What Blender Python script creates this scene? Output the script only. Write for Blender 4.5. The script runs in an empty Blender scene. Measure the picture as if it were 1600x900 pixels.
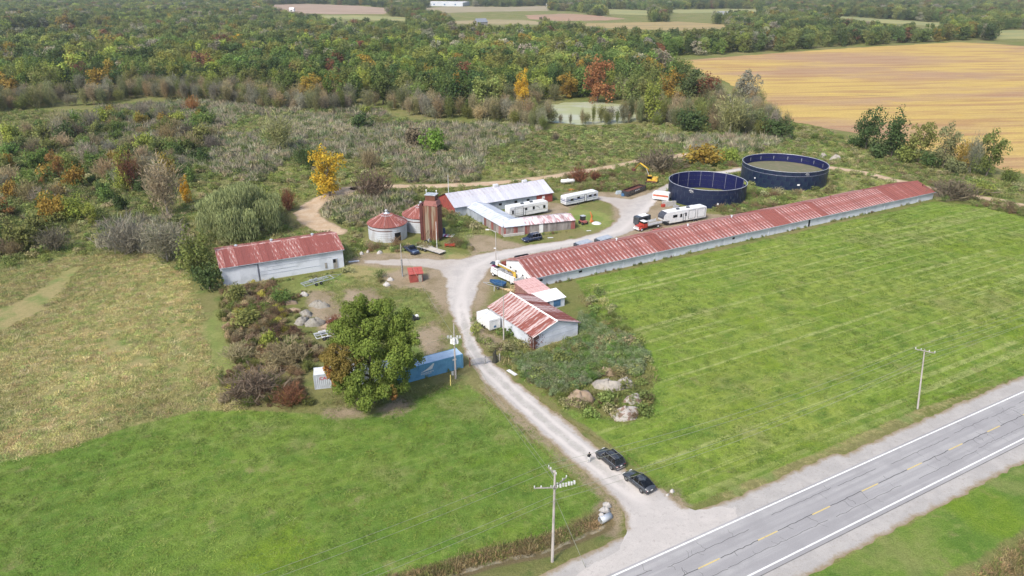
import bpy, math, random
import numpy as np
from mathutils import Vector, Matrix
random.seed(7); RNG = np.random.default_rng(7)
S = bpy.context.scene
# ---------------------------------------------------------------- camera, sky, sun, exposure
F = 1100.0; TH = math.atan(478 / F); CH = 59.0
CS, SN = math.cos(TH), math.sin(TH)
cd = bpy.data.cameras.new('camera'); cam = bpy.data.objects.new('camera', cd); S.collection.objects.link(cam)
cam.location = (0, 0, CH); cam.rotation_euler = (math.pi / 2 - TH, 0, 0)
cd.sensor_width = 36; cd.lens = F / 1600 * 36; cd.clip_start = 0.5; cd.clip_end = 12000
S.camera = cam
W = bpy.data.worlds.new('World'); S.world = W; W.use_nodes = True
wn = W.node_tree; bg = wn.nodes['Background']
sky = wn.nodes.new('ShaderNodeTexSky'); sky.sky_type = 'NISHITA'; sky.sun_disc = False
SUN_EL, SUN_AZ = 48, 215
sky.sun_elevation = math.radians(SUN_EL); sky.sun_rotation = math.radians(SUN_AZ)
sky.air_density = 1.0; sky.dust_density = 3.0; sky.ozone_density = 1.0
wn.links.new(sky.outputs[0], bg.inputs[0]); bg.inputs[1].default_value = 0.105
sl = bpy.data.lights.new('sun', 'SUN'); sl.energy = 1.85; sl.angle = math.radians(11); sl.color = (1, .95, .86)
so = bpy.data.objects.new('sun', sl); S.collection.objects.link(so)
so.rotation_euler = (math.radians(90 - SUN_EL), 0, math.radians(180 - SUN_AZ))
S.view_settings.view_transform = 'Standard'; S.view_settings.look = 'None'
S.view_settings.exposure = 1.09; S.view_settings.gamma = 1
S.cycles.max_bounces = 5; S.cycles.diffuse_bounces = 3; S.cycles.transparent_max_bounces = 4

# ---------------------------------------------------------------- helpers
def at(px, py, h=0.0):
    "ground (or height h) point seen at a pixel of the 1600x900 photograph"
    u = px - 800; v = py - 450; d = v * CS + F * SN; t = (CH - h) / d
    return Vector((u * t, (F * CS - v * SN) * t, h))
def ppm(py): return CS * (py + 28) / CH
def tag(o, label=None, cat=None, group=None, kind=None):
    if label: o['label'] = label
    if cat: o['category'] = cat
    if group: o['group'] = group
    if kind: o['kind'] = kind
    return o
def link(o, parent=None):
    S.collection.objects.link(o)
    if parent: o.parent = parent
    return o
def empty(name, loc, rz=0, label=None, cat=None, group=None):
    o = bpy.data.objects.new(name, None); o.location = loc; o.rotation_euler = (0, 0, rz)
    o.empty_display_size = .3; link(o); return tag(o, label, cat, group)
class MB:
    def __init__(s): s.v = []; s.f = []; s.m = []; s.sm = []
    def add(s, vs, fs, mi=0, smooth=False):
        n = len(s.v); s.v += [tuple(v) for v in vs]
        for f in fs: s.f.append([n + i for i in f]); s.m.append(mi); s.sm.append(smooth)
        return s
    def box(s, c, d, rz=0, mi=0, taper=1, ry=0):
        x, y, z = d[0] / 2, d[1] / 2, d[2] / 2; vs = []
        M = Matrix.Rotation(rz, 3, 'Z') @ Matrix.Rotation(ry, 3, 'Y')
        for sx, sy, sz in ((-1,-1,-1),(1,-1,-1),(1,1,-1),(-1,1,-1),(-1,-1,1),(1,-1,1),(1,1,1),(-1,1,1)):
            k = taper if sz > 0 else 1
            vs.append(M @ Vector((sx * x * k, sy * y * k, sz * z)) + Vector(c))
        return s.add(vs, [(0,3,2,1),(4,5,6,7),(0,1,5,4),(1,2,6,5),(2,3,7,6),(3,0,4,7)], mi)
    def tube(s, pts, r, n=6, mi=0, cap=True, smooth=True):
        pts = [Vector(p) for p in pts]; rs = r if isinstance(r, (list, tuple)) else [r] * len(pts)
        vs = []; fs = []
        for i, p in enumerate(pts):
            d = (pts[min(i + 1, len(pts) - 1)] - pts[max(i - 1, 0)]).normalized()
            a = d.orthogonal().normalized() if abs(d.z) > .9 else d.cross(Vector((0, 0, 1))).normalized()
            b = d.cross(a)
            for k in range(n):
                t = 2 * math.pi * k / n; vs.append(p + (a * math.cos(t) + b * math.sin(t)) * rs[i])
        for i in range(len(pts) - 1):
            for k in range(n):
                fs.append((i*n+k, i*n+(k+1) % n, (i+1)*n+(k+1) % n, (i+1)*n+k))
        s.add(vs, fs, mi, smooth)
        if cap:
            m = len(s.v) - len(vs)
            for base in (m, m + (len(pts)-1)*n): s.f.append([base + k for k in range(n)]); s.m.append(mi); s.sm.append(False)
        return s
    def lathe(s, c, prof, n=24, mi=0, smooth=True, a0=0, a1=2 * math.pi):
        vs = []; fs = []; full = abs(a1 - a0 - 2 * math.pi) < 1e-6; m = n if full else n + 1
        for (r, z) in prof:
            for k in range(m):
                t = a0 + (a1 - a0) * k / n; vs.append((c[0] + r * math.cos(t), c[1] + r * math.sin(t), c[2] + z))
        for i in range(len(prof) - 1):
            for k in range(n):
                k2 = (k + 1) % m
                fs.append((i*m+k, i*m+k2, (i+1)*m+k2, (i+1)*m+k))
        return s.add(vs, fs, mi, smooth)
    def poly(s, vs, mi=0): return s.add(vs, [list(range(len(vs)))], mi)
    def prism(s, prof, y0, y1, mi=0):
        "profile in x,z extruded along y"
        n = len(prof); vs = [(x, y0, z) for x, z in prof] + [(x, y1, z) for x, z in prof]
        fs = [list(range(n)), list(range(2*n-1, n-1, -1))] + [(i, i+n, (i+1) % n+n, (i+1) % n) for i in range(n)]
        return s.add(vs, fs, mi)
    def mesh(s, name, mats):
        me = bpy.data.meshes.new(name); me.from_pydata(s.v, [], s.f)
        for m in (mats if isinstance(mats, (list, tuple)) else [mats]): me.materials.append(m)
        me.polygons.foreach_set('material_index', s.m); me.polygons.foreach_set('use_smooth', s.sm)
        me.update(); return me
    def build(s, name, mats, parent=None, loc=None, rz=None):
        o = bpy.data.objects.new(name, s.mesh(name, mats)); link(o, parent)
        if loc is not None: o.location = loc
        if rz is not None: o.rotation_euler = (0, 0, rz)
        return o
def inst(me, name, parent=None, loc=(0, 0, 0), rot=(0, 0, 0), sc=(1, 1, 1), col=None):
    o = bpy.data.objects.new(name, me); link(o, parent); o.location = loc; o.rotation_euler = rot; o.scale = sc
    if col is not None: o.color = (*col, 1)
    return o
def copy_tree(o, parent=None):
    c = o.copy(); S.collection.objects.link(c); c.parent = parent
    for ch in o.children: copy_tree(ch, c)
    return c

# ---------------------------------------------------------------- material helper
class NT:
    def __init__(s, name):
        s.m = bpy.data.materials.new(name); s.m.use_nodes = True; s.t = s.m.node_tree
        s.b = s.t.nodes['Principled BSDF']; s.o = s.t.nodes['Material Output']
    def n(s, ty, **k):
        x = s.t.nodes.new(ty)
        for a, b in k.items(): setattr(x, a, b)
        return x
    def l(s, a, b): s.t.links.new(a, b)
    def put(s, sock, v):
        if hasattr(v, 'is_output') or isinstance(v, bpy.types.NodeSocket): s.l(v, sock)
        else: sock.default_value = v
    def math(s, op, a, b=0, clamp=False):
        x = s.n('ShaderNodeMath', operation=op); x.use_clamp = clamp; s.put(x.inputs[0], a); s.put(x.inputs[1], b); return x.outputs[0]
    def noise(s, vec, scale, detail=4, rough=.55):
        x = s.n('ShaderNodeTexNoise'); s.put(x.inputs['Vector'], vec); x.inputs['Scale'].default_value = scale
        x.inputs['Detail'].default_value = detail; x.inputs['Roughness'].default_value = rough; return x.outputs[0]
    def ss(s, v, a, b):
        x = s.n('ShaderNodeMapRange', interpolation_type='SMOOTHSTEP'); s.put(x.inputs[0], v)
        x.inputs[1].default_value = a; x.inputs[2].default_value = b; return x.outputs[0]
    def mix(s, f, a, b, mode='MIX'):
        x = s.n('ShaderNodeMix', data_type='RGBA', blend_type=mode); s.put(x.inputs[0], f)
        for sock, v in ((x.inputs[6], a), (x.inputs[7], b)):
            s.put(sock, (*v, 1) if isinstance(v, (tuple, list)) and len(v) == 3 else v)
        return x.outputs[2]
    def mapping(s, vec, rot=(0, 0, 0), sc=(1, 1, 1)):
        x = s.n('ShaderNodeMapping', vector_type='TEXTURE'); s.l(vec, x.inputs[0]); x.inputs[2].default_value = [-r for r in rot]; x.inputs[3].default_value = [1 / q for q in sc]; return x.outputs[0]
    def pos(s): return s.n('ShaderNodeNewGeometry').outputs['Position']
    def obj(s): return s.n('ShaderNodeTexCoord').outputs['Object']
    def rnd(s): return s.n('ShaderNodeObjectInfo').outputs['Random']
    def attr(s, name): return s.n('ShaderNodeAttribute', attribute_name=name).outputs['Fac']
    def bump(s, h, strength, dist=.05):
        x = s.n('ShaderNodeBump'); x.inputs['Strength'].default_value = strength; x.inputs['Distance'].default_value = dist
        s.l(h, x.inputs['Height']); s.l(x.outputs[0], s.b.inputs['Normal'])
    def fin(s, col, rough=.8, metal=0, spec=.3):
        s.put(s.b.inputs['Base Color'], (*col, 1) if isinstance(col, (tuple, list)) else col)
        s.put(s.b.inputs['Roughness'], rough); s.b.inputs['Metallic'].default_value = metal
        s.b.inputs['Specular IOR Level'].default_value = spec; return s.m
def mat(name, col, rough=.7, metal=0, col2=None, scale=1.5, lo=.45, hi=.65, stretch=(1, 1, 1), rv=0, bump=0, spec=.3):
    t = NT(name); c2 = col2 or tuple(x * .72 for x in col)
    v = t.mapping(t.obj(), sc=stretch)
    f = t.ss(t.noise(v, scale, 5), lo, hi)
    c = t.mix(f, col, c2)
    g = t.noise(v, scale * 9, 3)
    c = t.mix(.25, c, t.mix(g, (.35,.35,.35), (1,1,1)), 'MULTIPLY')
    if rv:
        k = t.math('MULTIPLY_ADD', t.rnd(), rv); k.node.inputs[2].default_value = 1 - rv / 2
        x = t.n('ShaderNodeVectorMath', operation='SCALE'); t.l(c, x.inputs[0]); t.l(k, x.inputs[3]); c = x.outputs[0]
    if bump: t.bump(g, bump)
    return t.fin(c, rough, metal, spec)

# ---------------------------------------------------------------- zones (outlines on the ground plane)
def wp(px): return np.array([tuple(at(*p))[:2] for p in px])
def sdf(poly, X, Y):
    "signed distance, positive inside"
    d = np.full(X.shape, 1e9); ins = np.zeros(X.shape, bool); n = len(poly)
    for i in range(n):
        ax, ay = poly[i]; bx, by = poly[(i + 1) % n]; ex, ey = bx - ax, by - ay
        t = np.clip(((X - ax) * ex + (Y - ay) * ey) / (ex * ex + ey * ey + 1e-9), 0, 1)
        d = np.minimum(d, np.hypot(X - ax - t * ex, Y - ay - t * ey))
        c = ((ay > Y) != (by > Y)); ins ^= c & (X < (bx - ax) * (Y - ay) / (by - ay + 1e-12) + ax)
    return np.where(ins, d, -d)
def pdist(line, X, Y):
    d = np.full(X.shape, 1e9)
    for (ax, ay), (bx, by) in zip(line[:-1], line[1:]):
        ex, ey = bx - ax, by - ay
        t = np.clip(((X - ax) * ex + (Y - ay) * ey) / (ex * ex + ey * ey + 1e-9), 0, 1)
        d = np.minimum(d, np.hypot(X - ax - t * ex, Y - ay - t * ey))
    return d
def umax(polys, X, Y):
    r = np.full(X.shape, -1e9)
    for p in polys: r = np.maximum(r, sdf(p, X, Y))
    return r
_tab = RNG.random((256, 256))
def vnoise(X, Y, sc, seed=0):
    x = X / sc + seed * 17.3; y = Y / sc + seed * 9.1
    xi = np.floor(x).astype(int); yi = np.floor(y).astype(int); fx = x - xi; fy = y - yi
    fx = fx * fx * (3 - 2 * fx); fy = fy * fy * (3 - 2 * fy); g = lambda a, b: _tab[a % 256, b % 256]
    return (g(xi, yi) * (1 - fx) + g(xi + 1, yi) * fx) * (1 - fy) + (g(xi, yi + 1) * (1 - fx) + g(xi + 1, yi + 1) * fx) * fy
GT = [wp([(345,490),(318,500),(305,520),(330,560),(350,590),(372,575),(348,530)]), wp([(-40,545),(0,520),(60,490),(100,455),(130,415),(112,415),(50,458),(0,483),(-40,500)]), wp([(250,470),(262,470),(300,560),(290,620),(270,620),(282,560)])]
# road frame: u along the highway, v across it, positive towards the bottom right of the photograph
R0 = at(960, 899); RD = (at(1600, 612) - R0).normalized(); RN = Vector((RD.y, -RD.x, 0)); RA = math.atan2(RD.y, RD.x)
def rd(u, v, z=0): p = R0 + RD * u + RN * v; return (p.x, p.y, z)
def rinv(px, py): q = at(px, py) - R0; return q.dot(RD), q.dot(RN)
LW = rinv(1172, 899)[1]                      # distance between the two white edge lines
VL = rinv(1560, 595)[1]; VR = rinv(1500, 775)[1]
Z = {}
Z['lawn'] = [wp([(-400,790),(0,722),(100,702),(200,668),(300,643),(380,640),(500,648),(560,655),(640,630),(700,602),(735,604),(750,615),(800,650),(860,700),(920,755),(945,785),(915,800),(860,830),(700,880),(600,925),(560,1050),(-500,1200)]),
             wp([(900,438),(1000,417),(1140,388),(1320,346),(1400,330),(1460,315),(1560,325),(1650,345),(1800,380),(1900,450),(1900,480),(1600,585),(1430,640),(1280,705),(1080,790),(1040,768),(1000,735),(930,675),(880,640),(830,605),(800,572),(830,600),(900,645),(980,665),(1022,640),(1020,570),(990,545),(930,490)]),
             np.array([rd(-120, VR)[:2], rd(200, VR)[:2], rd(200, VR + 7)[:2], rd(-120, VR + 7)[:2]]),
             np.array([rd(-120, VL - 4.5)[:2], rd(-14, VL - 4.5)[:2], rd(-12, VL)[:2], rd(-120, VL)[:2]])]
Z['tan'] = [wp([(-200,760),(0,722),(100,702),(200,668),(300,643),(380,640),(360,600),(330,560),(320,500),(290,430),(230,395),(180,395),(100,400),(0,430),(-200,480)]),
            wp([(1300,262),(1400,280),(1440,290),(1300,330),(1150,335),(1180,310),(1290,295)]),
            wp([(560,380),(700,395),(740,400),(690,440),(600,450),(540,430),(545,395)]),
            wp([(700,580),(735,600),(800,650),(900,740),(915,740),(900,720),(800,640),(740,590)]),
            np.array([rd(-120, VL - 2.2)[:2], rd(-18, VL - 2.2)[:2], rd(-18, VL)[:2], rd(-120, VL)[:2]]),
            np.array([rd(20, VL - 1.6)[:2], rd(200, VL - 1.4)[:2], rd(200, VL)[:2], rd(20, VL)[:2]]),
            np.array([rd(-120, VR - .2)[:2], rd(200, VR - .2)[:2], rd(200, VR + 1.1)[:2], rd(-120, VR + 1.1)[:2]]), np.array([rd(-20, VR + 9)[:2], rd(200, VR + 9)[:2], rd(200, VR + 18)[:2], rd(-20, VR + 18)[:2]])]
Z['dirt'] = [wp([(955,300),(1030,295),(1060,330),(1120,340),(1100,360),(1000,375),(950,375),(900,390),(960,360)]),
             wp([(735,395),(790,395),(800,405),(780,420),(765,450),(760,475),(740,490),(730,440)]),
             wp([(668,412),(700,412),(705,480),(690,500),(672,470),(660,440)]),
             wp([(760,475),(742,490),(745,530),(790,560),(800,545),(770,520)]),
             wp([(560,395),(690,396),(700,420),(660,420),(590,418),(540,412)]),
             wp([(1040,765),(1060,768),(1085,795),(1050,790)]), wp([(935,785),(955,775),(975,800),(965,840),(930,815)]),
             wp([(480,455),(520,455),(540,500),(530,540),(480,500)]), wp([(590,640),(620,618),(640,625),(645,640),(600,650)]), wp([(505,640),(560,635),(570,650),(510,652)]),
             wp([(740,365),(770,370),(830,385),(740,397),(725,380)]), wp([(1455,300),(1490,296),(1520,312),(1470,315)]),
             wp([(755,600),(775,612),(860,690),(950,775),(935,775),(850,702),(760,625)]), wp([(880,300),(960,300),(960,310),(890,315)]), wp([(838,315),(900,320),(880,335),(850,335)])]
Z['marsh'] = [wp([(300,160),(560,165),(640,190),(840,195),(850,215),(760,235),(745,285),(640,285),(560,250),(470,235),(400,290),(300,260),(160,250),(150,170)]),
              wp([(500,318),(580,305),(645,308),(640,330),(590,352),(545,352),(500,338)]), wp([(160,350),(285,340),(300,400),(160,390)]),
              wp([(1000,215),(1240,215),(1180,240),(1080,235)])]
Z['dirt'] += [wp([(590,428),(625,420),(660,425),(690,440),(680,460),(640,452),(600,448)]), wp([(540,452),(585,450),(600,470),(560,480),(530,470)]), wp([(640,520),(680,500),(700,520),(690,560),(660,560)]), wp([(800,398),(960,372),(1000,370),(990,362),(950,366),(870,380),(800,392)]), wp([(985,345),(1060,330),(1125,335),(1180,335),(1100,352),(1040,372),(1000,372)])]
Z['green'] = [wp([(640,238),(740,262),(1000,245),(1080,232),(1000,205),(880,200),(740,228)]), wp([(270,250),(345,245),(330,285),(280,285)]), wp([(160,300),(250,300),(250,350),(170,340)]),
              wp([(700,325),(740,345),(760,372),(720,380),(690,350)]), wp([(1160,270),(1300,285),(1450,300),(1300,335),(1140,340)]), wp([(1020,235),(1290,215),(1560,290),(1600,340),(1450,300),(1300,262),(1150,262)])]
Z['green'] += [
wp([(345,490),(318,500),(305,520),(330,560),(350,590),(375,575),(350,530)]),
             wp([(0,520),(60,490),(100,455),(130,415),(110,415),(50,460),(0,485)]),
             wp([(460,440),(540,425),(560,440),(520,452),(470,462)]), wp([(545,385),(600,390),(640,400),(600,404),(540,405)]),
             wp([(600,480),(665,470),(690,520),(700,560),(640,575),(610,560)]),
             wp([(850,335),(900,325),(950,335),(960,350),(920,360),(890,345)])]
Z['green'] += GT
DITCH = [(np.array([tuple(at(*p))[:2] for p in [(560,925),(700,888),(760,868),(850,850),(940,812)]]), 2.2, .75),
         (np.array([rd(-6, VR + 11.5)[:2], rd(22, VR + 10.5)[:2], rd(60, VR + 11)[:2], rd(200, VR + 11)[:2]]), 2.4, .8),
         (np.array([rd(24, VL - 5)[:2], rd(60, VL - 5.2)[:2], rd(200, VL - 5.2)[:2]]), 2.2, .3)]
def gh(X, Y):
    z = np.zeros(X.shape)
    for line, w, dep in DITCH:
        d = pdist(line, X, Y); z -= dep * np.exp(-(d / w) ** 2)
    return z
DRIVE = wp([(865,915),(930,882),(968,855),(982,828),(973,800),(955,775),(925,748),(890,718),(850,683),(810,648),(780,620),(757,598),(738,573),(727,555),(722,535),(715,515),(705,495),(697,475),(695,455),(694,437),(686,424),(668,419),(640,417),(600,415),(566,412),(566,406),(600,405),(650,403),(690,405),(720,404),(745,398),(780,391),(830,382),(870,377),(905,371),(935,363),(955,352),(966,340),(965,327),(950,317),(930,311),(905,313),(903,308),(930,305),(960,308),(985,311),(1010,303),(1040,288),(1080,276),(1120,268),(1158,262),(1160,267),(1120,275),(1080,283),(1050,293),(1035,303),(1025,318),(1015,330),(1003,345),(995,358),(975,368),(935,379),(890,387),(850,394),(815,401),(790,406),(774,414),(764,424),(755,437),(749,450),(743,470),(738,490),(739,515),(745,533),(757,552),(775,569),(800,590),(830,614),(865,642),(900,670),(930,694),(958,715),(985,740),(1012,757),(1042,765),(1050,780),(1064,790),(1085,797),(1150,790),(1150,812),(960,899),(900,925)])
TRACKS = [(np.array([tuple(at(*p))[:2] for p in [(1085,240),(1040,246),(1000,252),(950,262),(900,270),(850,278),(800,284),(740,288),(680,291),(610,291),(560,294)]]), 2.4),
          (np.array([tuple(at(*p))[:2] for p in [(545,296),(510,309),(488,322),(478,332),(488,345),(505,353),(520,362)]]), 3.4),
          (np.array([tuple(at(*p))[:2] for p in [(1155,264),(1240,262),(1300,262),(1350,270),(1400,282),(1440,292),(1500,303),(1570,315),(1640,330)]]), 2.3)]
SOY = wp([(1028,98),(1100,92),(1200,84),(1330,75),(1500,66),(1540,68),(1600,72),(1750,80),(2200,110),(2200,330),(1700,290),(1600,270),(1560,262),(1440,232),(1330,208),(1240,192),(1200,180),(1180,165),(1165,140),(1110,118)])
POND = wp([(838,178),(848,166),(880,160),(930,159),(980,164),(1003,176),(996,190),(950,195),(900,195),(852,190)])
FIELDS = [([(415,8),(480,6),(560,9),(610,13),(600,22),(520,22),(450,20)], 'a pinkish brown far field'), ([(640,14),(700,10),(790,11),(860,9),(860,17),(780,18),(700,20)], 'b'),
          ([(488,24),(560,24),(640,27),(640,33),(560,31),(500,29)], 'c'), ([(820,24),(880,21),(930,24),(975,29),(950,32),(880,33),(830,30)], 'd'), ([(870,37),(960,36),(1060,34),(1130,38),(1145,44),(1070,48),(960,44)], 'e'),
          ([(780,30),(840,33),(850,39),(740,38),(640,36)], 'f'), ([(1030,15),(1180,14),(1200,18),(1060,21)], 'c'), ([(1548,48),(1610,46),(1640,60),(1560,62)], 'c'), ([(1290,24),(1480,36),(1475,42),(1380,36),(1285,27)], 'c'), ([(940,14),(1010,16),(1020,24),(950,22)], 'c')]
FIELDS = [(wp(p), k) for p, k in FIELDS]

# ---------------------------------------------------------------- ground materials
def ground_mat():
    t = NT('ground_cover'); P = t.pos()
    nb = t.noise(P, .035, 4); nm = t.noise(P, .22, 5); nf = t.noise(P, 1.3, 6, .7); nx = t.noise(P, 5.5, 4, .7)
    st = t.mapping(P, rot=(0, 0, -RA), sc=(.035, .8, 1)); ns = t.noise(st, 1.0, 3)
    st2 = t.mapping(P, rot=(0, 0, -RA), sc=(.15, 2.6, 1)); ns2 = t.noise(st2, 1.0, 3)
    def mask(name, w, amp):
        v = t.math('MULTIPLY_ADD', t.math('SUBTRACT', nf, .5), amp); v.node.inputs[2].default_value = 0
        v = t.math('ADD', v, t.attr(name)); v2 = t.math('ADD', v, t.math('MULTIPLY', t.math('SUBTRACT', nm, .5), amp * 1.4)); return t.ss(v2, -w, w)
    # rough ground
    base = t.mix(t.ss(nb, .38, .62), (.165, .18, .058), (.225, .205, .095))
    base = t.mix(t.ss(nm, .5, .68), base, (.13, .17, .05))
    green = t.mix(t.ss(nm, .35, .65), (.175, .245, .065), (.25, .27, .095))
    marsh = t.mix(t.ss(nm, .4, .6), (.215, .19, .125), (.135, .155, .07))
    tan = t.mix(t.ss(nb, .42, .6), (.33, .28, .14), (.28, .265, .11)); tan = t.mix(t.ss(nm, .46, .68), tan, (.19, .235, .08))
    tan = t.mix(t.ss(nf, .55, .8), tan, (.38, .31, .17))
    rt = t.ss(t.attr('rlawn'), -2, 4)
    lawn = t.mix(t.ss(nb, .38, .62), (.118, .205, .036), (.165, .245, .045)); lawn = t.mix(rt, lawn, t.mix(t.ss(nb, .4, .62), (.20, .29, .045), (.25, .31, .060)))
    lawn = t.mix(t.math('MULTIPLY', t.ss(nm, .45, .7), .75), lawn, (.088, .170, .03)); lawn = t.mix(t.math('MULTIPLY', t.ss(t.noise(P, .5, 5, .7), .5, .66), .55), lawn, (.22, .27, .08))
    st3 = t.mapping(P, rot=(0, 0, -RA), sc=(.008, .9, 1)); n3 = t.noise(st3, 1.0, 3, .6)
    lawn = t.mix(t.math('MULTIPLY', t.ss(ns, .48, .66), t.math('MULTIPLY', t.math('ADD', rt, .2), .5)), lawn, (.26, .32, .08)); lawn = t.mix(t.math('MULTIPLY', t.ss(n3, .52, .62), t.math('MULTIPLY', t.math('ADD', rt, .15), .75)), lawn, (.34, .38, .14)); lawn = t.mix(t.math('MULTIPLY', t.ss(ns2, .55, .75), t.math('MULTIPLY', rt, .35)), lawn, (.095, .165, .03))
    lawn = t.mix(t.math('MULTIPLY', t.ss(t.noise(P, .075, 4, .6), .52, .68), .6), lawn, (.25, .25, .105)); lawn = t.mix(t.math('MULTIPLY', t.ss(t.noise(P, .19, 5, .65), .60, .70), .55), lawn, (.27, .23, .12)); lawn = t.mix(t.math('MULTIPLY', t.ss(t.noise(P, .06, 2), .56, .66), .6), lawn, (.17, .255, .02))
    dirt = t.mix(t.ss(nm, .4, .65), (.36, .285, .215), (.27, .215, .145)); dirt = t.mix(t.ss(nf, .5, .7), dirt, (.19, .175, .09))
    c = t.mix(mask('green', 2.5, 8), base, green); c = t.mix(mask('marsh', 2.5, 8), c, marsh); c = t.mix(mask('tan', 1.0, 5), c, tan)
    c = t.mix(mask('lawn', .35, 1.2), c, lawn); c = t.mix(mask('dirt', .9, 3.2), c, dirt)
    c = t.mix(mask('ditch', .3, .6), c, (.17, .135, .075))
    c = t.mix(mask('wet', .12, .3), c, (.33, .29, .22))
    c = t.mix(.55, c, t.mix(t.ss(nx, .3, .7), (.55, .6, .5), (1.25, 1.2, 1.2)), 'MULTIPLY')
    c = t.mix(.45, c, t.mix(t.ss(nf, .3, .7), (.72, .76, .62), (1.2, 1.18, 1.15)), 'MULTIPLY')
    t.bump(t.math('ADD', nx, nf), .9, .22)
    return t.fin(c, .95, 0, .1)
def gravel_mat(name, c1, c2, c3, ruts=False):
    t = NT(name); P = t.pos(); nm = t.noise(P, .35, 5, .65); nx = t.noise(P, 9, 4, .8); nf = t.noise(P, 2.0, 5, .7)
    c = t.mix(t.ss(nm, .4, .62), c1, c2); c = t.mix(t.ss(nf, .52, .72), c, c3); c = t.mix(.5, c, t.mix(t.ss(nx, .3, .7), (.7, .7, .7), (1.15, 1.15, 1.15)), 'MULTIPLY')
    if ruts:
        d = t.attr('mid'); w_ = t.math('MULTIPLY', t.math('SUBTRACT', nm, .5), .8); dd = t.math('ADD', d, w_); rr = t.math('ABSOLUTE', t.math('SUBTRACT', dd, .95))
        c = t.mix(t.math('MULTIPLY', t.ss(rr, .55, .1), .55), c, tuple(min(.7, q * 1.22) for q in c2)); c = t.mix(t.math('MULTIPLY', t.ss(dd, .45, .05), .5), c, (.33, .335, .29)); c = t.mix(t.math('MULTIPLY', t.ss(dd, 1.5, 2.6), .45), c, (.36, .31, .26))
    e = t.attr('edge'); c = t.mix(t.ss(t.math('ADD', e, t.math('MULTIPLY', t.math('SUBTRACT', nf, .5), 1.6)), 0.0, .9), (.25, .20, .13), c)
    t.bump(nx, .6, .05); return t.fin(c, .95, 0, .1)
G_GROUND = ground_mat()
G_DRIVE = gravel_mat('pale_gravel', (.40, .375, .355), (.47, .44, .415), (.33, .31, .285), True)
G_TRACK = gravel_mat('tan_dirt', (.44, .32, .21), (.50, .39, .28), (.30, .24, .15))
def asphalt():
    t = NT('worn_asphalt'); P = t.pos(); s_ = t.mapping(P, rot=(0, 0, -RA), sc=(.03, 1, 1)); a = t.noise(s_, .9, 3); b = t.noise(P, .25, 4); x = t.noise(P, 12, 4, .8)
    c = t.mix(t.ss(a, .42, .6), (.285, .28, .285), (.34, .335, .335)); c = t.mix(t.math('MULTIPLY', t.ss(b, .45, .65), .5), c, (.255, .25, .255))
    c = t.mix(.5, c, t.mix(t.ss(x, .3, .7), (.75, .75, .75), (1.15, 1.15, 1.15)), 'MULTIPLY'); t.bump(x, .4, .02); return t.fin(c, .9, 0, .2)
G_ASPH = asphalt()
G_SHOULD = gravel_mat('grey_shoulder_gravel', (.35, .335, .32), (.40, .38, .36), (.30, .28, .255))
def soy_mat():
    t = NT('ripe_soybean'); P = t.pos(); m = t.mapping(P, rot=(0, 0, -.12), sc=(.35, 1, 1)); a = t.noise(m, .013, 6, .62); b = t.noise(t.mapping(P, rot=(0, 0, -.12), sc=(.12, 1, 1)), .12, 4); f = t.noise(P, .9, 5, .7)
    c = t.mix(t.ss(a, .38, .54), (.37, .25, .155), (.47, .345, .12)); c = t.mix(t.math('MULTIPLY', t.ss(b, .48, .62), .65), c, (.31, .175, .10))
    c = t.mix(t.math('MULTIPLY', t.ss(b, .3, .42), .0), c, (.62, .45, .12)); c = t.mix(t.math('MULTIPLY', t.ss(t.noise(P, .05, 3), .62, .75), .5), c, (.52, .37, .07))
    rw = t.noise(t.mapping(P, rot=(0, 0, -.12), sc=(.02, .5, 1)), 1.0, 4, .65); c = t.mix(.5, c, t.mix(t.ss(rw, .35, .65), (.78, .74, .70), (1.15, 1.13, 1.1)), 'MULTIPLY'); c = t.mix(t.math('MULTIPLY', t.ss(t.noise(t.mapping(P, rot=(0, 0, .25), sc=(.12, 1, 1)), .035, 3), .70, .74), .8), c, (.20, .17, .10))
    c = t.mix(.5, c, t.mix(t.ss(f, .3, .7), (.70, .70, .66), (1.18, 1.18, 1.1)), 'MULTIPLY'); t.bump(f, .9, .35); return t.fin(c, .95, 0, .1)
def flat_field(name, c1, c2):
    t = NT(name); P = t.pos(); a = t.noise(t.mapping(P, sc=(.3, 1, 1)), .03, 4)
    return t.fin(t.mix(t.ss(a, .4, .6), c1, c2), .95, 0, .1)
def pond_mat():
    t = NT('algae_water'); P = t.pos(); a = t.noise(t.mapping(P, sc=(.4, 1, 1)), .12, 5); c = t.mix(t.ss(a, .4, .62), (.36, .38, .20), (.43, .44, .33)); return t.fin(c, .35, 0, .5)

# ---------------------------------------------------------------- ground sheet and the sheets that lie on it
def ax(fine0, fine1, lo, hi, st=1.0, g=1.16):
    m = list(np.arange(fine0, fine1 + .01, st)); a = []; s_ = st; x = fine0
    while x > lo: s_ *= g; x -= s_; a.append(x)
    b = []; s_ = st; x = fine1
    while x < hi: s_ *= g; x += s_; b.append(x)
    return np.array(a[::-1] + m + b)
xs = ax(-110, 175, -6000, 6000); ys = ax(40, 265, -700, 7500)
GX, GY = np.meshgrid(xs, ys); nx_, ny_ = len(xs), len(ys)
co = np.stack([GX, GY, gh(GX, GY)], -1).reshape(-1, 3)
idx = np.arange(nx_ * ny_).reshape(ny_, nx_)
fq = np.stack([idx[:-1, :-1], idx[:-1, 1:], idx[1:, 1:], idx[1:, :-1]], -1).reshape(-1, 4)
me = bpy.data.meshes.new('ground'); me.vertices.add(len(co)); me.vertices.foreach_set('co', co.ravel())
me.loops.add(fq.size); me.loops.foreach_set('vertex_index', fq.ravel()); me.polygons.add(len(fq))
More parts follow.
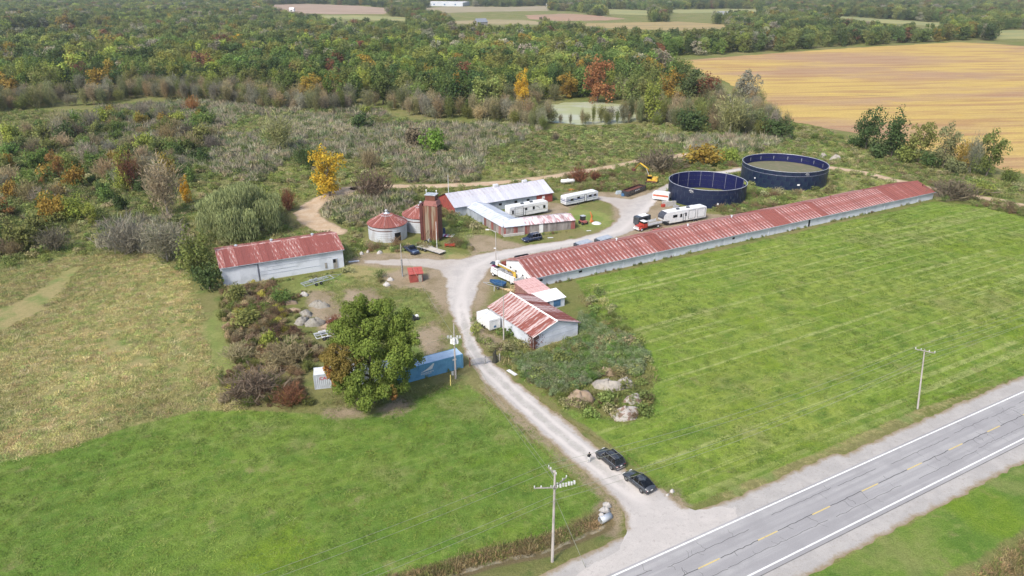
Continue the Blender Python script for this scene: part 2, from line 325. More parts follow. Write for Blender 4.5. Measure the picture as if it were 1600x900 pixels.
me.polygons.foreach_set('loop_start', np.arange(0, fq.size, 4)); me.polygons.foreach_set('use_smooth', np.ones(len(fq), bool)); me.update()
def fattr(me, name, v):
    a = me.attributes.new(name, 'FLOAT', 'POINT'); a.data.foreach_set('value', np.clip(v, -40, 40).astype(np.float32).ravel())
for k in ('lawn', 'tan', 'dirt', 'marsh', 'green'): fattr(me, k, umax(Z[k], GX, GY))
fattr(me, 'rlawn', sdf(Z['lawn'][1], GX, GY))
fattr(me, 'ditch', np.maximum(1.6 - pdist(DITCH[0][0], GX, GY), 2.4 - pdist(DITCH[1][0], GX, GY)))
fattr(me, 'wet', np.maximum(.35 - pdist(DITCH[0][0] + np.array([.25, -.5]), GX, GY), .6 - pdist(DITCH[1][0], GX, GY)))
me.materials.append(G_GROUND); tag(link(bpy.data.objects.new('ground', me)), 'grass, weeds and dirt ground of the farm and country round it', kind='structure')
def sheet(name, field, bounds, step, z, m, rag=.6, rsc=1.5, label=None, extra=None):
    x0, x1, y0, y1 = bounds; X, Y = np.meshgrid(np.arange(x0, x1 + step, step), np.arange(y0, y1 + step, step))
    f = field(X, Y) + rag * (vnoise(X, Y, rsc, 3) - .5) * 2 + rag * .5 * (vnoise(X, Y, rsc / 3, 5) - .5) * 2
    vid = {}; vs = []; fv = []; fs = []
    def V(key, x, y, q):
        if key not in vid: vid[key] = len(vs); vs.append((x, y, z)); fv.append(q)
        return vid[key]
    pos = f > 0; anyp = pos[:-1, :-1] | pos[1:, :-1] | pos[:-1, 1:] | pos[1:, 1:]
    for j, i in zip(*np.nonzero(anyp)):
        c = [(j, i), (j, i + 1), (j + 1, i + 1), (j + 1, i)]; out = []
        for k in range(4):
            a = c[k]; b = c[(k + 1) % 4]; fa, fb = f[a], f[b]
            if fa > 0: out.append(V(a, X[a], Y[a], fa))
            if (fa > 0) != (fb > 0):
                t = fa / (fa - fb); out.append(V((min(a, b), max(a, b)), X[a] + (X[b] - X[a]) * t, Y[a] + (Y[b] - Y[a]) * t, 0))
        if len(out) > 2: fs.append(out)
    me = bpy.data.meshes.new(name); me.from_pydata(vs, [], fs); fv = np.array(fv); va = np.array(vs)
    if extra: extra(me, va, fv)
    else: fattr(me, 'edge', fv)
    me.materials.append(m); me.update()
    return tag(link(bpy.data.objects.new(name, me)), label, kind='structure')
def bnd(p, m=3): return (p[:, 0].min() - m, p[:, 0].max() + m, p[:, 1].min() - m, p[:, 1].max() + m)
CEN = np.array([tuple(at(*p))[:2] for p in [(1090,870),(1040,815),(1000,780),(930,722),(860,665),(800,612),(762,575),(738,545),(728,515),(720,480),(722,450),(735,420),(780,398),(850,385),(920,374),(970,360),(1000,335),(1030,306),(1080,280),(1158,264)]]); CEN2 = np.array([tuple(at(*p))[:2] for p in [(722,440),(700,412),(640,411),(570,409)]])
def dextra(me, va, fv):
    fattr(me, 'edge', np.maximum(fv, sdf(SH, va[:, 0], va[:, 1]) + 1.2)); k = np.clip((sdf(SH, va[:, 0], va[:, 1]) + 9) / 6, 0, 1); fattr(me, 'mid', (lambda d, y: d * (1 - k) * (1 - y) + (k + y * (1 - k)) * 1.4)(pdist(CEN, va[:, 0], va[:, 1]), np.clip((va[:, 1] - 118) / 18, 0, .8)))
SH = np.array([rd(-200, VL)[:2], rd(-8, VL)[:2], rd(0, VL - .5)[:2]] + [tuple(at(*q))[:2] for q in [(1085,799),(1130,784),(1200,755),(1280,718),(1305,709),(1322,711),(1332,703)]] + [rd(260, VL)[:2], rd(260, VR)[:2], rd(-200, VR)[:2]])
sheet('driveway', lambda X, Y: sdf(DRIVE, X, Y), bnd(DRIVE), .5, .012, G_DRIVE, .35, 1.4, 'pale gravel driveway running from the highway to the farm yard', dextra)
for k, (ln, w) in enumerate(TRACKS):
    sheet('dirt_track', lambda X, Y: w - pdist(ln, X, Y), bnd(ln, 5), .6, .008, G_TRACK, .5, 1.6, ['narrow tan farm track beyond the white barn', 'wide brown track bending behind the left shed', 'pale track passing behind the two blue tanks'][k])
_shl = np.array([rd(u, v)[:2] for u, v in [(-200, VL), (24, VL), (26, VL - .4), (34, VL - 1.3), (42, VL - .2), (44, VL), (260, VL), (260, VR), (-200, VR)]])
for q in [(1085,797),(1120,788),(1200,755),(1280,720),(1310,710),(1330,712),(1350,716)]: pass
SH = np.array([rd(-200, VL)[:2], rd(-8, VL)[:2], rd(0, VL - .5)[:2]] + [tuple(at(*q))[:2] for q in [(1085,799),(1130,784),(1200,755),(1280,718),(1305,709),(1322,711),(1332,703)]] + [rd(260, VL)[:2], rd(260, VR)[:2], rd(-200, VR)[:2]])
sheet('road_shoulder', lambda X, Y: sdf(SH, X, Y), (-60, 200, -30, 180), .6, .004, G_SHOULD, .3, .9, 'grey gravel shoulders of the highway')
def strip(name, u0, u1, v0, v1, z, m, parent=None, n=1, kind=None, label=None):
    mb = MB()
    for i in range(n):
        a = u0 + (u1 - u0) * i / n; b = u0 + (u1 - u0) * (i + 1) / n
        mb.poly([rd(a, v0, z), rd(a, v1, z), rd(b, v1, z), rd(b, v0, z)][::-1])
    return tag(mb.build(name, m, parent), label, kind=kind)
hw = strip('highway', -200, 260, -.35, LW + .55, .02, G_ASPH, n=60, kind='structure', label='two-lane worn grey asphalt highway')
WHITE_LINE = mat('road_white', (.80, .80, .80), .7, col2=(.62, .62, .62), scale=2); YEL_LINE = mat('road_yellow', (.62, .48, .17), .7, col2=(.45, .36, .17), scale=2, lo=.5, hi=.7)
TAR = mat('tar_crack', (.09, .088, .092), .8, spec=.2)
strip('edge_line', -200, 260, -.10, .10, .026, WHITE_LINE, hw); strip('edge_line', -200, 260, LW - .10, LW + .10, .026, WHITE_LINE, hw)
uc = rinv(1107, 880)[0]; VM = np.mean([rinv(*p)[1] for p in [(1107,880),(1281.5,797.7),(1429,729),(1554,670.7)]])
for k in range(-4, 18): strip('centre_dash', uc + k * 9.0 - 1.55, uc + k * 9.0 + 1.55, VM - .07, VM + .07, .026, YEL_LINE, hw)
mb = MB()
def crack(pts, w=.045, z=.0245):
    for (a, b) in zip(pts[:-1], pts[1:]):
        (u0, v0), (u1, v1) = a, b; L = math.hypot(u1 - u0, v1 - v0) + 1e-6; nu, nv = -(v1 - v0) / L * w / 2, (u1 - u0) / L * w / 2
        mb.poly([rd(u0 - nu, v0 - nv, z), rd(u0 + nu, v0 + nv, z), rd(u1 + nu, v1 + nv, z), rd(u1 - nu, v1 - nv, z)])
def long_crack(v, u0, u1, w, amp, branch=.12):
    u = u0; p = [(u, v)]
    while u < u1:
        u += random.uniform(.35, .9); p.append((u, v + random.uniform(-amp, amp)))
        if random.random() < branch:
            s_ = random.choice((-1, 1)); q = [p[-1]]
            for _ in range(random.randint(2, 4)): q.append((q[-1][0] + random.uniform(-.25, .3), q[-1][1] + s_ * random.uniform(.2, .45)))
            crack(q, w * .55)
    crack(p, w)
for k in range(-2, 16):
    long_crack(VM + random.uniform(-.05, .05), uc + k * 9 + 1.7, uc + k * 9 + 7.3, .09, .07, .3)
for v, w in ((1.55, .055), (5.35, .05)):
    u = -20
    while u < 110:
        L = random.uniform(5, 16); long_crack(v + random.uniform(-.3, .3), u, u + L, w, .09, .14); u += L + random.uniform(.5, 6)
tag(mb.build('tar_crack', TAR, hw), kind='stuff')
strip('seam', -200, 260, LW + .55, LW + .66, .009, mat('seam_dark', (.16, .155, .155), .9))['kind'] = 'structure'
sheet('soybean_field', lambda X, Y: sdf(SOY, X, Y), (60, 1400, 190, 950), 4.0, .05, soy_mat(), 2.5, 12, 'yellow and rust coloured ripe soybean field')
sheet('pond', lambda X, Y: sdf(POND, X, Y), bnd(POND, 8), 1.5, .03, pond_mat(), 1.5, 6, 'pale green algae covered pond at the edge of the wood')
FM = {'a pinkish brown far field': flat_field('pink_field', (.34, .25, .19), (.29, .22, .16)), 'b': flat_field('buff_field', (.31, .26, .18), (.26, .23, .14)), 'c': flat_field('yellow_field', (.30, .28, .12), (.22, .24, .11)),
      'd': flat_field('rosy_field', (.34, .22, .15), (.30, .21, .14)), 'e': flat_field('gold_field', (.33, .25, .12), (.27, .22, .11)), 'f': flat_field('stubble_field', (.32, .26, .15), (.26, .23, .13))}
FL = ['pinkish brown field left of the white warehouse', 'buff field below the white warehouse', 'yellow field behind the forest at left', 'rosy brown field beyond the forest', 'gold field just beyond the middle of the forest', 'stubble field beyond the forest by the grey barn', 'pale green strip field in the far distance', 'pale field at the far right', 'thin pale field among the far right woods', 'small green field in the middle distance']
for (p, k), lb in zip(FIELDS, FL):
    sheet('far_field', lambda X, Y: sdf(p, X, Y), bnd(p, 10), max(6, (p[:, 0].max() - p[:, 0].min()) / 60), .05, FM[k], 6, 40, lb)

# ---------------------------------------------------------------- building materials
def red_sheet(name, red, pale, amt=.5, rv=.25):
    "old painted corrugated steel: red, with pale worn streaks that run down the slope and brown rust"
    t = NT(name); v = t.pos(); o = t.obj(); n1 = t.noise(o, .35, 5, .65); n2 = t.noise(t.mapping(o, sc=(2.2, .35, 1)), 1.2, 4, .7); n3 = t.noise(o, 5, 4, .7)
    c = t.mix(t.ss(n3, .4, .65), red, tuple(x * .72 for x in red)); r = t.rnd()
    c = t.mix(t.math('MULTIPLY', t.ss(t.math('ADD', n2, t.math('MULTIPLY', t.math('SUBTRACT', r, .5), .22)), 1.0 - amt, 1.12 - amt), .85), c, pale)
    c = t.mix(t.math('MULTIPLY', t.ss(n1, .58, .72), .6), c, (.25, .13, .08))
    k = t.math('MULTIPLY_ADD', r, rv); k.node.inputs[2].default_value = 1 - rv / 2
    x = t.n('ShaderNodeVectorMath', operation='SCALE'); t.l(c, x.inputs[0]); t.l(k, x.inputs[3]); t.bump(n3, .3, .02)
    return t.fin(x.outputs[0], .55, .0, .4)
ROOF_RED = red_sheet('red_roof_steel', (.245, .078, .062), (.38, .245, .225), .40)
ROOF_RED2 = red_sheet('red_roof_steel_worn', (.27, .085, .065), (.52, .43, .42), .53)
ROOF_SHED = red_sheet('shed_roof_steel', (.26, .08, .065), (.46, .34, .31), .43)
LAP = mat('worn_lap', (.50, .36, .35), .5, col2=(.29, .10, .085), scale=.45, lo=.40, hi=.62, rv=.4)
ROOF_WHITE = mat('white_roof_steel', (.64, .68, .75), .45, col2=(.52, .56, .62), scale=.6, rv=.08, spec=.5)
ROOF_GREY = mat('grey_violet_roof_steel', (.50, .51, .57), .5, col2=(.40, .32, .33), scale=.35, lo=.5, hi=.62, rv=.18, stretch=(1, .5, 1))
ROOF_MIX = mat('pink_white_roof_steel', (.66, .60, .61), .5, col2=(.42, .24, .24), scale=.9, lo=.46, hi=.6, stretch=(2, .3, 1), rv=.5)
WALL_WHITE = mat('white_block_wall', (.60, .63, .69), .85, col2=(.50, .53, .59), scale=.5, bump=.2)
WALL_PALE = mat('pale_painted_wall', (.66, .69, .76), .8, col2=(.54, .57, .63), scale=.4, bump=.2)
WALL_BRIGHT = mat('bright_white_wall', (.82, .82, .82), .7, col2=(.74, .74, .75), scale=.6)
WALL_GREY = mat('grey_steel_wall', (.40, .44, .50), .6, col2=(.30, .33, .38), scale=.7, stretch=(1, 1, .4))
WALL_RED = mat('red_boards', (.33, .075, .06), .75, col2=(.22, .06, .05), scale=1)
PLANK_G = mat('weathered_grey_plank', (.30, .275, .265), .85, col2=(.20, .175, .165), scale=1.3, stretch=(1, 1, .3), rv=.5)
PLANK_R = mat('weathered_red_plank', (.26, .09, .08), .85, col2=(.25, .17, .15), scale=1.3, stretch=(1, 1, .3), rv=.5)
RUST = mat('rusty_steel', (.155, .065, .045), .8, col2=(.095, .04, .03), scale=.8, stretch=(1, 1, .25))
RUST2 = mat('rusty_grey_steel', (.27, .22, .16), .75, col2=(.21, .10, .06), scale=1.0, lo=.45, hi=.6, stretch=(1.5, 1.5, .12))
GALV = mat('galvanised_steel', (.55, .58, .62), .45, .3, col2=(.42, .45, .48), scale=1.2)
DARK = mat('dark_opening', (.012, .012, .014), .6); GLASS = mat('dark_glass', (.006, .007, .008), .08, spec=.5, col2=(.012, .013, .014))
WOOD_G = mat('grey_timber', (.33, .31, .28), .85, col2=(.23, .215, .19), scale=3, stretch=(1, 1, .2))
WOOD_N = mat('new_timber', (.62, .47, .27), .8); RUBBER = mat('rubber', (.025, .025, .027), .85); CHROME = mat('bright_trim', (.6, .6, .62), .3, .6)
STEEL = mat('bare_steel', (.42, .43, .45), .5, .3); CONC = mat('concrete', (.46, .44, .42), .9, col2=(.36, .345, .33), scale=2, bump=.4)
WHITE_P = mat('white_paint', (.80, .80, .80), .4, col2=(.70, .71, .72), spec=.5); WHITE_OLD = mat('aged_white_paint', (.70, .71, .73), .5, col2=(.58, .59, .61))
BLACK_P = mat('black_paint', (.034, .037, .044), .25, spec=.9); GREY_P = mat('charcoal_car_paint', (.085, .095, .11), .25, .4, spec=.7); BLUE_P = mat('navy_car_paint', (.03, .045, .10), .3, .2, spec=.6)
RED_P = mat('red_paint', (.42, .05, .03), .45, spec=.5); ORANGE_P = mat('orange_paint', (.55, .17, .04), .5); YELLOW_P = mat('yellow_paint', (.62, .42, .05), .5, col2=(.45, .25, .05))
BLUE_LT = mat('blue_plastic', (.07, .17, .33), .5); MAG_P = mat('magenta_paint', (.38, .03, .17), .5); HUB = mat('hub_grey', (.20, .21, .22), .4, .5)
PINK_P = mat('faded_pink_roof', (.62, .40, .38), .6, col2=(.48, .25, .23), scale=1.2)

# ---------------------------------------------------------------- buildings
def roof_panels(parent, L, W_, z0, z1, x_off=0, y0=None, mats=(ROOF_RED, LAP), pitch=1.1, over=.35, lap=.2, ribs=True, y_over=.45, plain_from=1e9, sides=(0, 1), alt=None):
    "gable roof over a box x 0..L, y 0..W_: separate corrugated sheets on both slopes"
    n = max(1, round((L + 2 * over) / pitch)); p = (L + 2 * over) / n; half = W_ / 2; sl_ = (z1 - z0) / half
    Ls = math.hypot(half + y_over, (half + y_over) * sl_)
    def prof(lapw):
        q = [(0, .0)]; k = 4
        for i in range(k):
            a = lapw + (p - lapw) * (i + .5) / k; q += [(a - .05, 0), (a, .035), (a + .05, 0)]
        return q + [(p, 0)]
    mb = MB(); x = prof(lap); vs = []
    for (a, b) in x: vs += [(a, 0, b), (a, Ls, b)]
    mb.add(vs, [(2*i, 2*i+2, 2*i+3, 2*i+1) for i in range(len(x) - 1)], 0)
    mb.poly([(0, -.02, .055), (lap, -.02, .055), (lap, Ls, .055), (0, Ls, .055)], 1); mb.poly([(lap, -.02, .055), (lap, -.02, 0), (lap, Ls, 0), (lap, Ls, .055)], 1); mb.poly([(0, -.02, 0), (0, -.02, .055), (0, Ls, .055), (0, Ls, 0)], 1)
    me = mb.mesh('roof_sheet', list(mats)); me_p = mb.mesh('roof_sheet', [mats[0], mats[0]])
    me_a = mb.mesh('roof_sheet', list(alt)) if alt else None
    ang = math.atan(sl_)
    for side in sides:
        for i in range(n):
            xx = -over + i * p
            m_ = me_p if xx > plain_from or (plain_from < 1e8 and (33 < xx < 37 or 71 < xx < 76 or 88 < xx < 90.5)) else (me_a if me_a and i % 4 == 2 else me)
            if side == 0: o = inst(m_, 'roof_sheet', parent, (xx, -y_over, z0 - y_over * sl_ + .06), (ang, 0, 0))
            else: o = inst(m_, 'roof_sheet', parent, (xx + p, W_ + y_over, z0 - y_over * sl_ + .06), (ang, 0, math.pi))
            o.rotation_euler.x += random.uniform(-.003, .003); o.location.z += random.uniform(-.012, .012) + (.05 * math.sin(xx * .35) + .04 * math.sin(xx * .11 + 1) if plain_from < 1e8 else 0)
def gable_walls(L, W_, z0, z1, t=0.02):
    mb = MB(); a = [(0, 0), (L, 0), (L, W_), (0, W_)]
    mb.poly([(0,0,-.3),(L,0,-.3),(L,0,z0),(0,0,z0)]); mb.poly([(L,W_,-.3),(0,W_,-.3),(0,W_,z0),(L,W_,z0)])
    mb.poly([(0,W_,-.3),(0,0,-.3),(0,0,z0),(0,W_/2,z1),(0,W_,z0)]); mb.poly([(L,0,-.3),(L,W_,-.3),(L,W_,z0),(L,W_/2,z1),(L,0,z0)]); return mb
def ridge_cap(parent, L, W_, z1, m, over=.35):
    mb = MB(); mb.prism([(-.22, -.09), (0, .09), (.22, -.09), (0, .02)], -over, L + over)
    o = mb.build('ridge_cap', m, parent); o.location = (0, W_ / 2, z1 + .1); o.rotation_euler = (0, 0, -math.pi / 2); return o
def opening(parent, name, x, y, z, w, h, face, m=DARK, frame=None, depth=.06):
    "window or door; face: 'S' y-, 'N' y+, 'W' x-, 'E' x+"
    d = {'S': (w, depth, h), 'N': (w, depth, h), 'W': (depth, w, h), 'E': (depth, w, h)}[face]
    o = MB().box((0, 0, 0), d).build(name, m, parent, (x, y, z))
    if frame:
        mb = MB(); t = .09; D = depth + .05
        for (a, b, ww, hh) in ((0, h/2, w + 2*t, t), (0, -h/2, w + 2*t, t), (-w/2, 0, t, h), (w/2, 0, t, h)):
            if face in 'SN': mb.box((a, 0, b), (ww, D, hh))
            else: mb.box((0, a, b), (D, ww, hh))
        mb.build('frame', frame, o)
    return o
def rot_of(A, B): return math.atan2(B.y - A.y, B.x - A.x)

# the long poultry barn
A = at(832, 436, 2.25); B = at(1463, 300, 2.25); r = rot_of(A, B); LB = (B - A).length; WB = 11.6; E0, E1 = 2.3, 4.15
A = A + Vector((math.cos(r), math.sin(r), 0)) * .3 + Vector((-math.sin(r), math.cos(r), 0)) * .45
barn = empty('long_barn', (A.x, A.y, 0), r, 'very long low white poultry barn with a red corrugated roof', 'barn'); LB -= .6
gable_walls(LB, WB, E0, E1).build('wall', WALL_WHITE, barn)
mb = MB(); mb.poly([(-.02, WB, 0), (-.02, 0, 0), (-.02, 0, E0), (-.02, WB / 2, E1), (-.02, WB, E0)]); mb.poly([(0, -.02, 0), (1.7, -.02, 0), (1.7, -.02, E0), (0, -.02, E0)]); mb.build('end_wall_panel', WALL_BRIGHT, barn)['label'] = 'bright white end wall of the barn'
roof = empty('roof', (0, 0, 0)); roof.parent = barn
roof_panels(roof, LB, WB, E0, E1, pitch=1.1, lap=.36, plain_from=LB - 19)
ridge_cap(barn, LB, WB, E1, ROOF_RED)
for x in (26, 47.5, 62, 99, 113): MB().tube([(0, 0, -.2), (0, 0, .55)], .16, 8).tube([(0, 0, .55), (0, 0, .62), (0, 0, .75)], [.3, .3, .05], 8).build('roof_vent', GALV if x < 90 else ROOF_RED, barn, (x, WB / 2 + .3, E1))
for y in (2.2, 4.0, 7.0, 9.4): opening(barn, 'window', -.06, y, 1.3, .7, .7, 'W', DARK, WHITE_P)
for x in (2.0, 12, 33, 57, 84): opening(barn, 'door' if x in (33, 84) else 'window', x, -.05, 1.0 if x in (33, 84) else 1.4, .9, 2.0 if x in (33, 84) else .6, 'S', WALL_PALE if x == 33 else DARK, WALL_WHITE)
mb = MB()
for x in np.arange(.8, LB, 7.6): mb.box((x, -.05, E0 / 2), (.14, .1, E0 - .05))
mb.build('pilaster', WALL_PALE, barn)['kind'] = 'stuff'
MB().box((LB / 2, -.48, E0 - .1), (LB + .6, .1, .14)).build('eave_board', WALL_GREY, barn)

# the shed at the left
A = at(343, 420, 4.3); B = at(538, 390, 4.3); r = rot_of(A, B); L = (B - A).length - .6
A = A + Vector((math.cos(r), math.sin(r), 0)) * .3 + Vector((-math.sin(r), math.cos(r), 0)) * .4
shed = empty('machine_shed', (A.x, A.y, 0), r, 'white shed with a faded red roof at the left, below the willow', 'shed')
WS, E0, E1 = 13.0, 4.4, 6.1
gable_walls(L, WS, E0, E1).build('wall', WALL_PALE, shed)
roof = empty('roof', (0, 0, 0)); roof.parent = shed; roof_panels(roof, L, WS, E0, E1, pitch=1.25, lap=.14, mats=(ROOF_SHED, ROOF_SHED)); ridge_cap(shed, L, WS, E1, LAP)
MB().box((L / 2, -.42, E0 - .14), (L + .6, .08, .16)).build('eave_board', WALL_GREY, shed)
opening(shed, 'door', L - 1.9, -.05, 1.2, 1.0, 2.3, 'S', WOOD_G, WALL_GREY); opening(shed, 'window', L - 2.1, -.1, 1.9, .6, .8, 'S', DARK)
opening(shed, 'hatch', L - 4.0, -.05, 1.1, .45, 1.3, 'S', WOOD_G)
mb = MB(); mb.box((7.3, -.05, E0 / 2), (.12, .08, E0 - .1)); mb.box((5.4, -.12, 4.0), (4.2, .05, .08)); mb.build('sliding_door_rail', mat('dark_trim', (.10, .09, .10)), shed)
MB().box((5.3, -.07, 1.95), (3.6, .06, 3.9)).build('sliding_door', WALL_WHITE, shed)
mb = MB(); mb.box((11, -.03, 2.1), (L * .35, .03, .05)); mb.box((16, -.03, 2.9), (L * .55, .03, .05)); mb.box((14, -.03, 1.3), (L * .5, .03, .05)); mb.build('board_seam', WALL_GREY, shed)
for x, y in ((4.0, 7.1), (11.5, 7.5), (20.5, 7.4)): MB().tube([(0, 0, 0), (0, 0, .5)], .22, 8).tube([(0, 0, .5), (0, 0, .75)], [.42, .05], 8).build('roof_vent', GALV, shed, (x, y, E1 - .25))

# the workshop near the drive
wk = empty('workshop', (*(tuple(at(833, 546))[:2]), 0), math.radians(33.6), 'pale workshop by the drive with a peeling red roof and vine on its corner', 'workshop'); L, Wd, E0, E1 = 9.9, 14.4, 2.65, 4.3
mb = MB(); mb.poly([(0,0,-.3),(L,0,-.3),(L,0,E0),(L/2,0,E1),(0,0,E0)]); mb.poly([(L,Wd,-.3),(0,Wd,-.3),(0,Wd,E0),(L/2,Wd,E1),(L,Wd,E0)]); mb.poly([(0,Wd,-.3),(0,0,-.3),(0,0,E0),(0,Wd,E0)]); mb.poly([(L,0,-.3),(L,Wd,-.3),(L,Wd,E0),(L,0,E0)])
mb.build('wall', WALL_PALE, wk)
rf = empty('roof', (L, 0, 0), math.pi / 2); rf.parent = wk
roof_panels(rf, Wd, L, E0, E1, pitch=.95, lap=.10, mats=(ROOF_RED2, ROOF_RED2), y_over=.35)
o = ridge_cap(rf, Wd, L, E1, WALL_BRIGHT)
mb = MB(); mb.box((L / 2, -.03, 1.55), (L - .1, .03, .05)); mb.box((L / 2, -.03, 2.5), (L - .1, .03, .05)); mb.build('board_seam', WALL_WHITE, wk)
for s_ in (-1, 1):
    mb = MB(); a = Vector((L / 2, -.36, E1 + .02)); b = Vector((L / 2 + s_ * (L / 2 + .4), -.36, E0 - .12)); mb.tube([a, b], .07, 4); mb.build('rake_board', WALL_BRIGHT if s_ < 0 else GALV, wk)

# small sheds behind the workshop
q = at(838, 466); leanto = empty('lean_to_shed', (q.x, q.y, 0), r - .55, 'small shed with a pink faded roof against the white end of the long barn', 'shed')
A = at(812, 471, 0); B = at(839, 452, 0)
def simple_shed(name, p0, rz, L, W_, zf, zb, wm, rm, label, cat='shed', door=None, sheets=1.0):
    e = empty(name, (p0.x, p0.y, 0), rz, label, cat); mb = MB()
    mb.poly([(0,0,-.2),(L,0,-.2),(L,0,zf),(0,0,zf)]); mb.poly([(L,W_,-.2),(0,W_,-.2),(0,W_,zb),(L,W_,zb)]); mb.poly([(0,W_,-.2),(0,0,-.2),(0,0,zf),(0,W_,zb)]); mb.poly([(L,0,-.2),(L,W_,-.2),(L,W_,zb),(L,0,zf)])
    mb.build('wall', wm, e); n = max(2, int(L / sheets)); w = (L + .5) / n; s_ = (zb - zf) / W_
    me = MB().box((0, 0, 0), (w - .03, math.hypot(W_ + .5, s_ * W_), .05)).box((-w / 2 + .05, 0, .04), (.07, math.hypot(W_ + .5, s_ * W_), .05)).mesh('roof_sheet', rm)
    for i in range(n): inst(me, 'roof_sheet', e, (-.25 + w * (i + .5), W_ / 2, (zf + zb) / 2 + .08), (math.atan(s_), 0, 0))
    return e
bpy.data.objects.remove(leanto)
e = simple_shed('lean_to_shed', at(831, 478), math.radians(29), 4.6, 7.0, 2.2, 2.5, WALL_BRIGHT, PINK_P, 'small shed with a faded pink roof against the white end of the long barn')
MB().poly([(-.03, 0, -.1), (-.03, 7.0, -.1), (-.03, 7.0, 2.45), (-.03, 0, 2.15)][::-1]).build('side_wall', mat('dusty_red_boards', (.30, .16, .14), .8), e)
e = simple_shed('open_shelter', at(846, 487), math.radians(30), 5.4, 3.3, 1.9, 2.4, WALL_PALE, WALL_BRIGHT, 'small open shelter with a white roof behind the workshop')
opening(e, 'opening', 3.6, -.03, 1.0, 1.6, 1.3, 'S', BLUE_LT); opening(e, 'opening', 1.2, -.03, 1.0, 1.2, 1.3, 'S', DARK)
e = simple_shed('small_red_shed', at(641, 442), math.radians(14), 2.7, 2.8, 1.9, 2.2, WALL_RED, mat('bright_red_roof', (.44, .10, .08), .6), 'small red shed with a red roof beside the drive', sheets=.9)
opening(e, 'door', 2.2, -.04, .9, .75, 1.7, 'S', WOOD_G)

# the U-shaped barn: back barn, left wing, front wing
ub = empty('u_shaped_barn', (*(tuple(at(788, 369))[:2]), 0), 0, 'old U-shaped barn with white, grey and pink steel roofs round a courtyard', 'barn')
O = ub.location.copy()
def wing(A, B, h, name):
    r_ = rot_of(A, B); e = empty(name, (A.x - O.x, A.y - O.y, 0), r_); e.parent = ub; return e, (B - A).length
A = at(709, 322); B = at(872, 315); A = Vector((-15.6, 184.6, 0)); B = A + Vector((math.cos(math.radians(28.6)), math.sin(math.radians(28.6)), 0)) * 31.2
e, L = wing(A, B, 3, 'back_barn'); Wk, E0, E1 = 11.4, 2.8, 5.2
mb = gable_walls(L, Wk, E0, E1); mb.m = [0, 1, 1, 1]; mb.build('wall', [WALL_GREY, WALL_RED], e)
roof_panels(e, L, Wk, E0, E1, pitch=1.25, lap=.12, mats=(ROOF_GREY, ROOF_GREY))
MB().box((L - 2.7, -.05, E0 / 2 - .05), (5.4, .06, E0 - .15)).build('red_wall_section', WALL_RED, e); opening(e, 'window', L - 3.1, -.12, 1.7, .9, .8, 'S', WHITE_P)
MB().box((L + .03, 3.2, 1.5), (.06, 1.2, 2.4)).build('door', WALL_WHITE, e)
for x in (9, 14, 19, 23): opening(e, 'window', x, -.05, 1.6, .9, .6, 'S', DARK)
for x in (15.5, 25): MB().box((0, 0, .3), (1.4, .9, .7)).build('roof_vent', WHITE_OLD, e, (x, Wk / 2, E1))
A2 = at(705, 316); B2 = at(786, 370); A2 = at(705, 308, 2.6).copy(); A2.z = 0; B2 = at(787, 354, 2.6).copy(); B2.z = 0
# left wing: outer eave from A2 (far) to B2 (near corner); local y points to the courtyard
e2, L2 = wing(A2, B2, 2.6, 'left_wing'); WW = 6.2; E0, E1 = 2.5, 3.25
def mono_wing(e, L, W_, zo, zi, hip0, hip1, wmats, rm, pitch=1.0, wallp=1.0, rsel=None):
    "single-slope wing; outer wall at y=0 height zo, courtyard side y=W_ height zi (low gable); hip cuts at the corner"
    n = int(L / pitch); w = L / n; half = W_ / 2
    for i in range(n):
        x0, x1 = i * w, (i + 1) * w
        def lim(x, y): return min(max(x, hip0 * y), L - hip1 * y)
        for s_ in (0, 1):
            ya, yb = (-.35, half) if s_ == 0 else (half, W_ + .3); za, zb = (zo - .1, zi) if s_ == 0 else (zi, zo - .1)
            q = [(lim(x0, ya), ya, za), (lim(x1, ya), ya, za), (lim(x1, yb), yb, zb), (lim(x0, yb), yb, zb)]
            if abs(q[0][0] - q[1][0]) + abs(q[2][0] - q[3][0]) < .05: continue
            mb = MB(); k = random.uniform(0, .012); up = .05 + k
            mb.poly([(a, b, c + up) for a, b, c in q]); mb.poly([(a, b, c + up - .05) for a, b, c in q][::-1])
            mb.tube([(q[0][0] + .02, q[0][1], q[0][2] + up + .02), (q[3][0] + .02, q[3][1], q[3][2] + up + .02)], .035, 3)
            mb.build('roof_sheet', rsel(i, n) if rsel else rm, e)
    m = int(L / wallp); w = L / m
    for i in range(m):
        MB().box((w * (i + .5), random.uniform(-.02, .02), zo / 2 - .1), (w - .05, .08, zo + .1)).build('wall_panel', wmats(i, m), e)
    mb = MB(); mb.poly([(L - hip1 * W_, W_, -.1), (hip0 * W_, W_, -.1), (hip0 * W_, W_, zo), (L - hip1 * W_, W_, zo)]); mb.poly([(0, .1, -.1), (L, .1, -.1), (L, .1, zo - .1), (0, .1, zo - .1)][::-1]); mb.build('wall', WALL_GREY, e)
mono_wing(e2, L2, WW, E0, E1, 0, .78, lambda i, m: WALL_GREY if i < m - 8 else (PLANK_G if i % 3 else PLANK_R), ROOF_WHITE, 1.3, 1.3)
C2 = at(899, 342.5, 2.6).copy(); C2.z = 0
e3, L3 = wing(B2, C2, 2.6, 'front_wing')
mono_wing(e3, L3, WW, E0, E1, .25, 0, lambda i, m: (PLANK_R if (i * 7 % 5 in (0, 3) and i < m * .4) or i == m // 3 or i > m - 3 else PLANK_G), ROOF_MIX, .95, .62, lambda i, n: ROOF_WHITE if i < n * .30 else ROOF_MIX)
